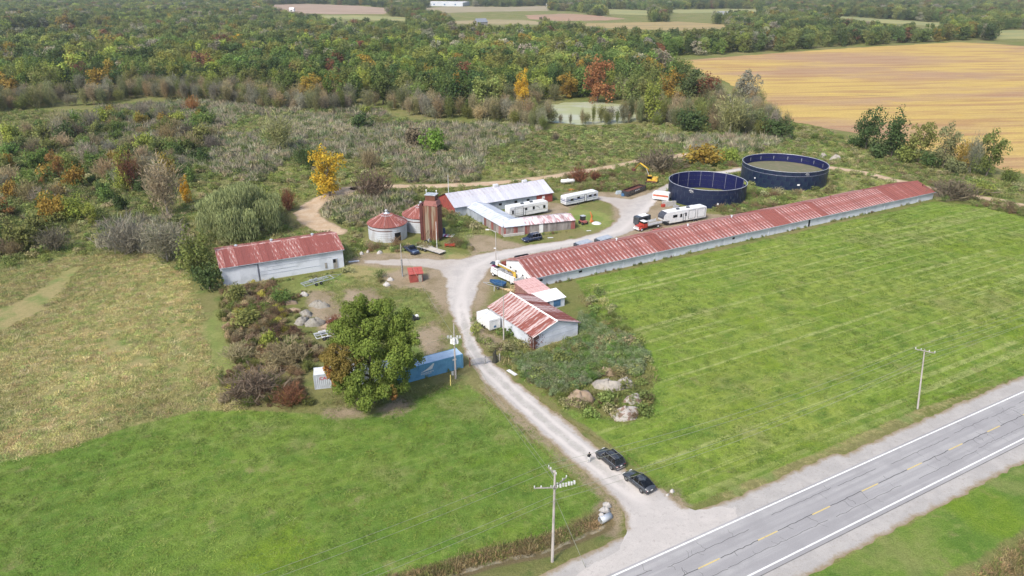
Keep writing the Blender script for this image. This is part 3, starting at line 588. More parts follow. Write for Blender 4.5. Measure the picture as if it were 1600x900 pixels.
mb = MB(); mb.poly([(L3, 0, -.1), (L3, WW, -.1), (L3, WW, E0), (L3, WW / 2, E1), (L3, 0, E0)]); mb.build('end_wall', PLANK_R, e3)
opening(e3, 'door', L3 * .515, -.1, 1.1, .95, 2.1, 'S', WHITE_P, WALL_BRIGHT)
MB().tube([(0, 0, 0), (0, 0, 5.0)], .06, 6).build('flue_pipe', RUST, ub, (at(726, 318).x - O.x, at(726, 318).y - O.y, 0))
MB().box((0, 0, .3), (5.5, .5, .6)).build('footing', CONC, e3, (2.6, -.35, 0))

# grain bins
def grain_bin(p, R, Hh, rise, label, dooraz):
    e = empty('grain_bin', (p.x, p.y, 0), 0, label, 'grain bin', 'round steel grain bins'); prof = []
    n = 7
    for i in range(n * 4 + 1): z = Hh * i / (n * 4); prof.append((R + .03 * math.sin(i * math.pi / 2), z))
    MB().lathe((0, 0, 0), prof, 40).build('wall', mat('bin_steel', (.60, .63, .68), .5, .2, col2=(.50, .50, .52), scale=.8, stretch=(1, 1, .4)), e)
    for z in (Hh * .93, Hh * .74): MB().lathe((0, 0, 0), [(R + .05, z), (R + .07, z + .1), (R + .05, z + .2)], 40, a0=random.random() * 3, a1=random.random() * 3 + 4).build('hoop', RUST, e)
    ns = 28; r0 = .9
    def sheet_(k):
        a0 = 2 * math.pi * k / ns; a1 = 2 * math.pi * (k + 1) / ns; am = (a0 + a1) / 2; q = lambda r_, a, dz=0: (r_ * math.cos(a), r_ * math.sin(a), Hh + rise * (R + .25 - r_) / (R + .25 - r0) + dz - .05)
        mb = MB(); mb.add([q(R + .25, a0), q(R + .25, a1), q(r0, a1), q(r0, a0)], [(0, 1, 2, 3)])
        mb.add([q(R + .25, a0, .10), q(R + .25, a0 + .022, .02), q(r0, a0 + .05, .02), q(r0, a0, .10), q(R + .25, a0 - .022, .02), q(r0, a0 - .05, .02)], [(0, 1, 2, 3), (4, 0, 3, 5)], 1); return mb
    for k in range(ns): sheet_(k).build('roof_sheet', [ROOF_RED, LAP if k % 3 == 0 else ROOF_RED], e)
    MB().lathe((0, 0, Hh + rise - .25), [(r0 + .7, -.15), (r0, .15), (.35, .45), (.35, .85), (.5, .9), (.0, 1.25)], 16).build('cap', GALV, e)
    a = dooraz; MB().box((math.cos(a) * (R - .1), math.sin(a) * (R - .1), 1.15), (.4, 1.6, 2.3), a).build('door', DARK, e)
    return e
grain_bin(Vector((-31.3, 168.4, 0)), 4.8, 3.9, 2.3, 'grain bin with an open dark doorway, left of the rusty tower', math.radians(-50))
grain_bin(Vector((-23.6, 175.6, 0)), 4.8, 3.9, 2.3, 'grain bin half hidden behind the rusty tower', math.radians(120))

# rusty elevator tower
q = at(673, 377); tw = empty('elevator_tower', (q.x, q.y, 0), math.radians(-14), 'tall rusty grain elevator tower between the grain bins', 'tower'); th = 9.0
sh = MB()
for i in range(7): sh.box((-1.9 + 4.0 / 7 * (i + .5), 0, th / 2), (4.0 / 7 - .06, .14, th))
for i in range(7): MB().box((-1.75 + 3.9 / 7 * (i + .5), random.uniform(-.03, .03), th / 2), (3.9 / 7 - .03, .12, th + random.uniform(-.1, .05))).build('wall_sheet', RUST if i in (0, 6, 3) else RUST2, tw)
MB().box((0.2, 1.6, th / 2 - .1), (3.8, 3.0, th - .4)).build('shaft', RUST, tw)
MB().box((-2.3, 1.4, th / 2), (.7, 2.4, th + .5)).build('side_shaft', mat('dark_red_rust', (.11, .038, .035), .8), tw)
mb = MB(); mb.prism([(-1.6, 0), (2.0, 0), (1.7, 1.2), (-1.3, 1.2)], .2, 3.0); mb.build('hopper_roof', mat('pinkish_rust', (.36, .16, .14), .7), tw, (0, 0, th))
MB().box((.1, 1.7, th + 1.8), (2.5, 2.1, 1.5)).build('head_house', RUST, tw); MB().box((.1, 1.7, th + 2.6), (2.8, 2.4, .12)).build('top_cover', GALV, tw)
for x in (-1.2, 1.4): MB().tube([(0, 0, 0), (0, 0, .8)], .05, 5).tube([(0, 0, .8), (0, 0, 1.0)], [.18, .15], 6).build('beacon', WHITE_P, tw, (x, 1.7, th + 2.65))
for k in range(3): MB().tube([(-.4 + k * .7, -.2, 3.0), (-1.9 + k * 1.4, -1.2, 0)], .05, 5).build('brace', RUST, tw)

# slurry tanks
NAVY = mat('navy_enamel_steel', (.006, .011, .045), .4, col2=(.012, .026, .055), scale=.25, lo=.42, hi=.62, spec=.5)
NAVY_IN = mat('navy_enamel_inside', (.008, .011, .075), .5, col2=(.012, .018, .06), scale=.4)
def slurry_tank(p, R, Hh, label, rows, ncol, joint_in, second_rail, logo_az, stickers):
    e = empty('slurry_tank', (p.x, p.y, 0), 0, label, 'tank', 'navy blue slurry tanks')
    mb = MB(); me = None
    hrow = Hh / rows
    for j in range(rows):
        for k in range(ncol):
            a0 = 2 * math.pi * (k + .5 * (j % 2)) / ncol; a1 = a0 + 2 * math.pi / ncol; s_ = 4; vs = []; z0_ = j * hrow + .01; z1_ = (j + 1) * hrow - .02
            if j == 0 and k == 0 or me is None:
                mb = MB(); da = 2 * math.pi / ncol
                for (rr, flip) in ((R, 0), (R - .07, 1)):
                    vs = [(rr * math.cos(t), rr * math.sin(t), z) for z in (0.01, hrow - .02) for t in [da * i / s_ + .002 for i in range(s_ + 1)]]
                    fs = [(i, i + 1, i + s_ + 2, i + s_ + 1) for i in range(s_)]
                    mb.add(vs, [f[::-1] for f in fs] if flip else fs, flip, True)
                mb.tube([((R + .02) * math.cos(.004), (R + .02) * math.sin(.004), 0), ((R + .02) * math.cos(.004), (R + .02) * math.sin(.004), hrow)], .035, 4, 0)
                me = mb.mesh('wall_panel', [NAVY, NAVY_IN])
            inst(me, 'wall_panel', e, (0, 0, j * hrow), (0, 0, a0))
    MB().lathe((0, 0, Hh), [(R - .1, -.05), (R - .1, .06), (R + .1, .06), (R + .1, -.05), (R - .1, -.05)], 72).build('rim', mat('grey_rim', (.42, .44, .50), .5, .3), e)
    if second_rail: MB().lathe((0, 0, Hh - 1.25), [(R + .03, -.04), (R + .09, -.04), (R + .09, .04), (R + .03, .04)], 72).build('stiffener_ring', mat('grey_rim2', (.32, .34, .44), .5, .3), e)
    st = MB().box((0, 0, 0), (.06, .09, 1)).mesh('stiffener', mat('light_joint', (.26, .27, .34), .5))
    nst = 18
    for k in range(nst):
        a = 2 * math.pi * (k + .3) / nst; h = joint_in
        o = inst(st, 'stiffener', e, ((R - .12) * math.cos(a), (R - .12) * math.sin(a), Hh - .1 - h / 2 if not second_rail else Hh - 1.4 - h / 2 + .6), (0, 0, a), (1, 1 if not second_rail else 2.2, h))
        if second_rail: o.data = st
    for az, zz, w_, h_ in stickers: MB().box(((R + .04) * math.cos(az), (R + .04) * math.sin(az), zz), (.05, w_, h_), az).build('notice_plate', WHITE_P, e)
    # white maker's mark: overlapping small swooshes under the rim
    mb = MB(); az = logo_az; T = Vector((-math.sin(az), math.cos(az), 0)); C = Vector((math.cos(az), math.sin(az), 0)) * (R + .06)
    def bar(a, b, w): mb.tube([C + T * a[0] + Vector((0, 0, a[1])), C + T * b[0] + Vector((0, 0, b[1]))], w, 4)
    zc = Hh - .75 if not second_rail else Hh - .6
    for (x, z, l) in ((-.5, .25, .9), (-.7, 0, 1.3), (-.3, -.25, 1.1)):
        bar((x, zc + z), (x + l * .5, zc + z + .16), .045); bar((x + l * .5, zc + z + .16), (x + l, zc + z - .02), .045)
    for (x, z) in ((-.55, -.05), (-.1, .08), (.35, -.05)): bar((x, zc + z), (x + .3, zc + z + .22), .04)
    bar((-.3, zc - .45), (.6, zc - .42), .035)
    mb.build('maker_mark', WHITE_P, e)
    return e
T1 = slurry_tank(Vector((57.85, 203.4, 0)), 11.2, 5.25, 'nearer navy blue slurry tank, open and nearly empty', 4, 26, 4.6, False, math.radians(-128), [(math.radians(-88), 1.35, .5, .5)])
T2 = slurry_tank(Vector((87.9, 223.8, 0)), 13.1, 5.75, 'farther and wider navy blue slurry tank, overgrown inside', 4, 30, 1.1, True, math.radians(-80), [(math.radians(-90), 1.9, .8, .45), (math.radians(-150), 2.4, .5, .4)])
MB().lathe((57.85, 203.4, .0), [(0, .55), (6, .7), (9, .4), (11.1, .25)], 40).build('tank_floor', mat('slurry_crust', (.16, .12, .10), .9, col2=(.30, .25, .22), scale=.4, bump=.6)).parent = T1
T1.children[-1].location = (-57.85, -203.4, 0)
MB().lathe((0, 0, 3.2), [(0, .3), (7, .25), (13, 0)], 40).build('tank_fill', mat('weedy_crust', (.15, .15, .085), .95, col2=(.20, .17, .11), scale=.5, bump=.8), T2)

# ---------------------------------------------------------------- vegetation
def leaf_mat(name, inst_col, trans=.35, var=.5, br=1.75):
    t = NT(name)
    if inst_col:
        a = t.n('ShaderNodeAttribute', attribute_name='col', attribute_type='INSTANCER'); base = a.outputs['Color']
    else: base = t.n('ShaderNodeObjectInfo').outputs['Color']
    tn = t.attr('tint'); k = t.math('MULTIPLY_ADD', tn, var * 2); k.node.inputs[2].default_value = br * (1 - var)
    x = t.n('ShaderNodeVectorMath', operation='SCALE'); t.l(base, x.inputs[0]); t.l(k, x.inputs[3])
    hv = t.n('ShaderNodeHueSaturation'); t.l(x.outputs[0], hv.inputs['Color']); h = t.math('MULTIPLY_ADD', t.attr('hue'), .022); h.node.inputs[2].default_value = .492; t.l(h, hv.inputs['Hue'])
    c = hv.outputs[0]; t.fin(c, .75, 0, .12)
    tr = t.n('ShaderNodeBsdfTranslucent'); t.l(c, tr.inputs[0]); mx = t.n('ShaderNodeMixShader'); mx.inputs[0].default_value = trans
    t.l(t.b.outputs[0], mx.inputs[1]); t.l(tr.outputs[0], mx.inputs[2]); t.l(mx.outputs[0], t.o.inputs[0]); return t.m
LEAF = leaf_mat('leaves', False); LEAF_I = leaf_mat('leaves_stuff', True)
BLADE = leaf_mat('blades', False, .2, .45); BLADE_I = leaf_mat('blades_stuff', True, .2, .45)
BARK = mat('bark', (.16, .135, .11), .9, col2=(.10, .085, .07), scale=2, stretch=(1, 1, .3)); BARK_PALE = mat('pale_bark', (.34, .31, .27), .9, col2=(.22, .2, .17), scale=2)
def leaf_cloud(C, N, L, Wd, tint, hue, rng, mats):
    "one quad per point: centre C, facing N, size L x Wd"
    n = len(C); N = N / np.linalg.norm(N, axis=1, keepdims=True); r = rng.normal(size=(n, 3)); A = np.cross(N, r); A /= np.linalg.norm(A, axis=1, keepdims=True); B = np.cross(N, A)
    L = np.broadcast_to(L, n)[:, None] / 2; Wd = np.broadcast_to(Wd, n)[:, None] / 2
    v = np.stack([C - A*L, C - B*Wd + A*L*.1, C + A*L, C + B*Wd + A*L*.1], 1).reshape(-1, 3)
    return quads(v, tint, hue, mats)
def blade_cloud(P, D, L, Wd, tint, hue, rng, mats, bend=.25):
    "tapered blade from P along D"
    n = len(P); D = D / np.linalg.norm(D, axis=1, keepdims=True); r = rng.normal(size=(n, 3)); A = np.cross(D, r); A /= np.linalg.norm(A, axis=1, keepdims=True)
    L = np.broadcast_to(L, n)[:, None]; Wd = np.broadcast_to(Wd, n)[:, None] / 2; g = rng.normal(size=(n, 3)) * bend * L * .5
    v = np.stack([P - A*Wd*.6, P + A*Wd*.6, P + D*L*.6 + A*Wd + g*.3, P + D*L + g], 1).reshape(-1, 3); return quads(v, tint, hue, mats)
def quads(v, tint, hue, mats):
    n = len(v) // 4; me = bpy.data.meshes.new('foliage'); me.vertices.add(4 * n); me.vertices.foreach_set('co', v.astype(np.float32).ravel())
    me.loops.add(4 * n); me.loops.foreach_set('vertex_index', np.arange(4 * n)); me.polygons.add(n); me.polygons.foreach_set('loop_start', np.arange(0, 4 * n, 4)); me.update()
    for nm, a in (('tint', tint), ('hue', hue)):
        at_ = me.attributes.new(nm, 'FLOAT', 'POINT'); at_.data.foreach_set('value', np.repeat(a, 4).astype(np.float32))
    me.materials.append(mats); return me
def crown(seed, n, W_, z0, z1, leaf, shape='round', clumps=40, m=None, fill=.5, cr=(.12, .24)):
    rng = np.random.default_rng(seed); H_ = z1 - z0; cz = (z0 + z1) / 2
    u = rng.normal(size=(clumps * 3, 3)); u /= np.linalg.norm(u, axis=1, keepdims=True); rad = rng.random(len(u)) ** .4
    lob = 1 + .22 * np.sin(3 * np.arctan2(u[:, 1], u[:, 0]) + seed) + .15 * np.sin(5 * u[:, 2] + seed * 2)
    c = u * (rad * lob)[:, None] * np.array([W_ / 2, W_ / 2, H_ / 2]) * .80
    if shape == 'oval': c[:, :2] *= (1 - .45 * np.clip(c[:, 2:3] / (H_ / 2), -1, 1) ** 2)
    if shape == 'cone': c[:, :2] *= np.clip(.95 - .7 * (c[:, 2:3] / H_ + .5), .1, 1)
    if shape == 'dome': c[:, 2] = np.abs(c[:, 2]) * 1.0 - H_ * .30
    c = c[c[:, 2] > -H_ * .48][:clumps]; nc = len(c); c[:, 2] += cz
    r = rng.uniform(*cr, nc) * W_ * (1.1 - .3 * rng.random(nc)); ct = rng.normal(.5, .16, nc); k = rng.integers(0, nc, n)
    d = rng.normal(size=(n, 3)); d[:, 2] = d[:, 2] * .75 + .25; d /= np.linalg.norm(d, axis=1, keepdims=True)
    rr = (rng.random(n) ** .35)[:, None]
    P = c[k] + d * r[k][:, None] * rr * np.array([1, 1, .8])
    N = d * .8 + np.array([0, 0, .35]) + rng.normal(size=(n, 3)) * .55
    P[:, :2] *= (W_ / 2) / np.percentile(np.hypot(P[:, 0], P[:, 1]), 97); P[:, 2] = z0 + (P[:, 2] - np.percentile(P[:, 2], 1)) * H_ / (np.percentile(P[:, 2], 99) - np.percentile(P[:, 2], 1)); P[:, 2] = np.maximum(P[:, 2], .1)
    tint = np.clip(ct[k] + rng.normal(0, .16, n), 0, 1); hue = np.clip(.5 + (ct[k] - .5) * .8 + rng.normal(0, .2, n), 0, 1)
    s_ = leaf * rng.uniform(.6, 1.4, n); return leaf_cloud(P, N, s_, s_ * .75, tint, hue, rng, m or LEAF)
def twiggy(seed, n, W_, H_, L, wid, up=.9, m=None, z0=.15, droop=0, shape=1.0, b0=.35):
    "fine upright twigs filling a bush or half-bare crown"
    rng = np.random.default_rng(seed); u = rng.normal(size=(n, 3)); u /= np.linalg.norm(u, axis=1, keepdims=True); rad = rng.random(n) ** .45
    lob = 1 + .24 * np.sin(3 * np.arctan2(u[:, 1], u[:, 0]) + seed + 3 * u[:, 2]) + .22 * np.sin(7 * np.arctan2(u[:, 1], u[:, 0]) + 6 * u[:, 2])
    P = u * (rad * lob)[:, None] * np.array([W_ / 2, W_ / 2, H_ * .5]); P[:, 2] += H_ * .5; P[:, :2] *= np.clip(b0 + P[:, 2:3] / H_ * shape, .2, 1)
    P[:, 2] = P[:, 2] * (1 - z0) + H_ * z0
    D = P * np.array([1, 1, 0]) / W_ * 1.2 + np.array([0, 0, up]) + rng.normal(size=(n, 3)) * .35
    if droop: D = np.array([0, 0, -1]) + rng.normal(size=(n, 3)) * .18 + P * np.array([1, 1, 0]) / W_ * .5
    ln = L * rng.uniform(.5, 1.3, n); P = P - D / np.linalg.norm(D, axis=1, keepdims=True) * ln[:, None] * (.5 if not droop else .1)
    P[:, 2] = np.maximum(P[:, 2], 0.05)
    return blade_cloud(P, D, ln, wid, np.clip(rng.normal(.5, .22, n), 0, 1), np.clip(rng.normal(.5, .25, n), 0, 1), rng, m or LEAF)
def trunk_mesh(seed, H_, r, limbs=5, spread=3, name='trunk', m=None, sub=0):
    rng = random.Random(seed); mb = MB(); p = [Vector((0, 0, -.2))]; 
    for i in range(1, 5): p.append(Vector((rng.uniform(-.04, .04) * H_, rng.uniform(-.04, .04) * H_, H_ * i / 4)))
    mb.tube(p, [r * 1.25, r, r * .8, r * .55, r * .2], 7)
    for i in range(limbs):
        f = rng.uniform(.3, .85); a = rng.uniform(0, 6.28); k = f * 4; j = min(3, int(k)); b = p[j].lerp(p[j + 1], k - j); s_ = spread * (1.15 - f * .6)
        e = b + Vector((math.cos(a) * s_, math.sin(a) * s_, H_ * rng.uniform(.18, .34))); mid = b.lerp(e, .5) + Vector((0, 0, -.08 * s_)); rr = r * (.6 - .4 * f)
        mb.tube([b, mid, e], [rr, rr * .65, rr * .2], 5)
        for q in range(sub):
            t_ = rng.uniform(.3, 1); b2 = mid.lerp(e, t_); a2 = a + rng.uniform(-1, 1); s2 = s_ * rng.uniform(.3, .6); e2 = b2 + Vector((math.cos(a2) * s2, math.sin(a2) * s2, s2 * rng.uniform(.4, 1.1))); mb.tube([b2, e2], [rr * .3, rr * .08], 3, cap=False)
    return mb.mesh(name, m or BARK)
# crowns: one set for individual things, the same set again for stuff (colour comes from the instance)
def both(f, n, i):
    out = []
    for m in (LEAF, LEAF_I): out.append(f(m))
    return out
FAR = [both(lambda m: crown(100 + i, 1300, 10, 1.0, 12, .78, ['round', 'oval', 'round', 'oval', 'dome', 'cone', 'round', 'oval'][i], [20, 14, 24, 18, 16, 22, 11, 28][i], m, cr=[(.15, .27), (.2, .3), (.12, .22), (.15, .27)][i % 4]), 'c', i) for i in range(8)]
MID = [crown(200 + i, 2800, 10, 0.9, 12, .55, ['round', 'oval', 'round', 'dome'][i % 4], 46, LEAF, cr=(.10, .21)) for i in range(5)]
BARE = [both(lambda m: twiggy(300 + i, 2100, 7, 11, 1.2, .14, .6, m, .10, shape=.5, b0=.62), 'b', i) for i in range(3)]
SHRUB = [both(lambda m: crown(400 + i, 1100, 4.4, 0.1, 2.8, .34, 'dome', 26, m, cr=(.13, .26)), 's', i) for i in range(3)]
TWIG = [both(lambda m: twiggy(450 + i, 1000, 4.2, 3.0, .9, .07, .7, m, .02, shape=1.6), 't', i) for i in range(2)]
TRUNK = [trunk_mesh(i, 9, .22, 6, 3.0) for i in range(3)]; TRUNK_B = [trunk_mesh(10 + i, 10, .15, 9, 2.2, m=BARK_PALE, sub=3) for i in range(2)]; STEM = trunk_mesh(20, 1.8, .09, 5, 1.2)
COL = dict(green=(.105, .145, .038), dkgreen=(.064, .095, .032), olive=(.15, .165, .050), yelgreen=(.21, .235, .05), yellow=(.40, .25, .03), gold=(.235, .16, .035), orange=(.25, .125, .05), rust=(.165, .075, .045),
           brown=(.235, .19, .105), grey=(.215, .20, .145), tan=(.27, .225, .135), pale=(.25, .24, .11), purple=(.14, .115, .08), dull=(.165, .17, .08), brightgreen=(.11, .19, .03), silver=(.15, .17, .10))
def jit(c, v=.18): k = random.uniform(1 - v, 1 + v); return tuple(min(.8, x * k * random.uniform(.93, 1.07)) for x in c)
def plant(kind, x, y, W_, H_, col, label, cat, group=None, name='tree', var=None, jitter=.1, z=0, lean=0):
    e = empty(name, (x, y, z), random.uniform(0, 6.28), label, cat, group); c = jit(COL[col] if isinstance(col, str) else col, jitter); i = var if var is not None else random.randrange(100)
    if kind == 'far': me, w0, h0, tk = FAR[i % 8][0], 10, 12, TRUNK[i % 3]
    elif kind == 'mid': me, w0, h0, tk = MID[i % 5], 10, 12, TRUNK[i % 3]
    elif kind == 'bare': me, w0, h0, tk = BARE[i % 3][0], 7, 11, TRUNK_B[i % 2]
    elif kind == 'shrub': me, w0, h0, tk = SHRUB[i % 3][0], 4.4, 2.8, STEM
    else: me, w0, h0, tk = TWIG[i % 2][0], 4.2, 3, STEM
    small = kind in ('shrub', 'twig'); sc = (W_ / w0, W_ / w0, H_ / h0)
    inst(me, 'foliage' if small else 'crown', e, sc=sc, col=c); inst(tk, 'stem' if small else 'trunk', e, sc=(W_ / w0, W_ / w0, H_ / h0)); return e
def plant_px(kind, px, py, top, wpx, col, label, cat='tree', **k):
    p = at(px, py); s_ = ppm(py); lo, hi = .3, 40
    def proj(h):
        dz = CH - h; return 450 + F * (dz * CS - p.y * SN) / (p.y * CS + dz * SN)
    for _ in range(30):
        m_ = (lo + hi) / 2
        if proj(m_) > top: lo = m_
        else: hi = m_
    return plant(kind, p.x, p.y, wpx / s_, lo, col, label, cat, **k)

# --- the big maple in front of the containers
q = at(582, 628); mt = empty('maple_tree', (q.x, q.y, 0), 0, 'big green maple with orange left boughs in front of the shipping containers', 'tree')
inst(trunk_mesh(5, 12.5, .42, 12, 5.0, sub=4), 'trunk', mt); mt.scale = (1.02, 1.02, 1.13)
def big_crown(seed, cl, n, leaf):
    rng = np.random.default_rng(seed); cl = np.array(cl, float); w = cl[:, 3] ** 2; k = rng.choice(len(cl), n, p=w / w.sum())
    # sub-clumps inside every bough
    sub = rng.normal(size=(len(cl), 9, 3)); sub /= np.linalg.norm(sub, axis=2, keepdims=True); j = rng.integers(0, 9, n); sr = cl[k, 3] * .42
    c = cl[k, :3] + sub[k, j] * (cl[k, 3] * .68)[:, None]; d = rng.normal(size=(n, 3)); d[:, 2] += .35; d /= np.linalg.norm(d, axis=1, keepdims=True)
    P = c + d * (sr * rng.random(n) ** .4)[:, None]; P[:, 2] = np.maximum(P[:, 2], .2); st = rng.normal(.5, .17, (len(cl), 9))[k, j]
    s_ = leaf * rng.uniform(.6, 1.4, n); return leaf_cloud(P, d + rng.normal(size=(n, 3)) * .5 + np.array([0, 0, .3]), s_, s_ * .8, np.clip(st + rng.normal(0, .17, n), 0, 1), np.clip(rng.normal(.5, .25, n), 0, 1), rng, LEAF)
g_ = [(0,0,13.2,2.6),(-1.6,.5,11.8,3.0),(2.2,1.2,12.0,2.8),(4.4,.8,10.4,2.6),(5.2,.0,8.2,2.5),(3.6,-1.6,7.6,2.9),(.6,-1.2,9.6,3.1),(-2.4,1.5,9.5,2.9),(5.8,1.6,6.2,2.2),(2.0,-2.8,5.0,2.7),(4.6,-2.0,4.4,2.2),(-.6,-3.2,5.2,2.5),(-2.8,-2.6,4.2,2.2),(1.2,3.2,10,3.0),(-4.4,2.0,9.2,2.3),(-1.4,-3.4,2.9,2.0),(4.9,2.2,11.2,2.0),(-4.1,-.8,4.4,2.0),(.4,-3.9,2.6,1.8),(6.2,-.6,9.6,1.7)]
inst(big_crown(1, g_, 75000, .25), 'crown', mt, col=(.135, .175, .036))
inst(big_crown(2, [(-4.0,-1.6,7.2,2.3),(-2.2,-2.8,7.8,2.0),(-5.2,-.4,6.9,1.8),(-5.3,-.8,5.6,1.2),(-3.4,-2.9,6.2,1.6),(3.6,-3.6,3.6,1.0)], 10000, .24), 'autumn_boughs', mt, col=(.165, .125, .035))['label'] = 'orange-turning boughs on the left of the maple'
inst(big_crown(3, [(-4.9,-1.6,4.2,.8),(-5.6,-1.7,5.6,.9),(3.9,-3.6,3.0,.7)], 900, .30), 'orange_twigs', mt, col=(.24, .12, .04))

# --- willow
def willow(seed, n, m):
    rng = np.random.default_rng(seed); nb = 46; a = rng.uniform(0, 6.28, nb); rr = 9.5 * rng.random(nb) ** .55; cx = rr * np.cos(a); cy = rr * np.sin(a) * .8; cz = 12.2 - (rr / 10.5) ** 2 * 6.5 + rng.normal(0, .7, nb)
    k = rng.integers(0, nb, n); d = rng.normal(size=(n, 3)); d /= np.linalg.norm(d, axis=1, keepdims=True); d[:, 2] = np.abs(d[:, 2]) * .7
    P = np.stack([cx[k], cy[k], cz[k]], 1) + d * rng.uniform(1.1, 1.9, n)[:, None]; drop = rng.random(n) ** 1.5 * np.minimum(P[:, 2] - .6, 6.5); out = d * np.array([1, 1, 0]) * (drop * .10)[:, None]
    P = P + out; P[:, 2] -= drop; L = rng.uniform(.5, 1.2, n); D = np.array([0, 0, -1]) + d * np.array([.25, .25, 0]) * np.exp(-drop * 2)[:, None] + rng.normal(size=(n, 3)) * .06
    P[:, 2] = np.maximum(P[:, 2], L + .1); ct = rng.normal(.5, .15, nb)
    return blade_cloud(P, D, L, .17, np.clip(ct[k] + .22 * np.exp(-drop / 1.5) - .1 + rng.normal(0, .12, n), 0, 1), np.clip(rng.normal(.5, .2, n), 0, 1), rng, m, .08)
q = at(372, 372); wt = empty('willow_tree', (q.x, q.y + 3, 0), .3, 'wide weeping willow behind the left white shed', 'tree'); inst(willow(3, 30000, BLADE), 'crown', wt, col=(.20, .225, .10)); inst(trunk_mesh(31, 11, .5, 9, 6), 'trunk', wt)

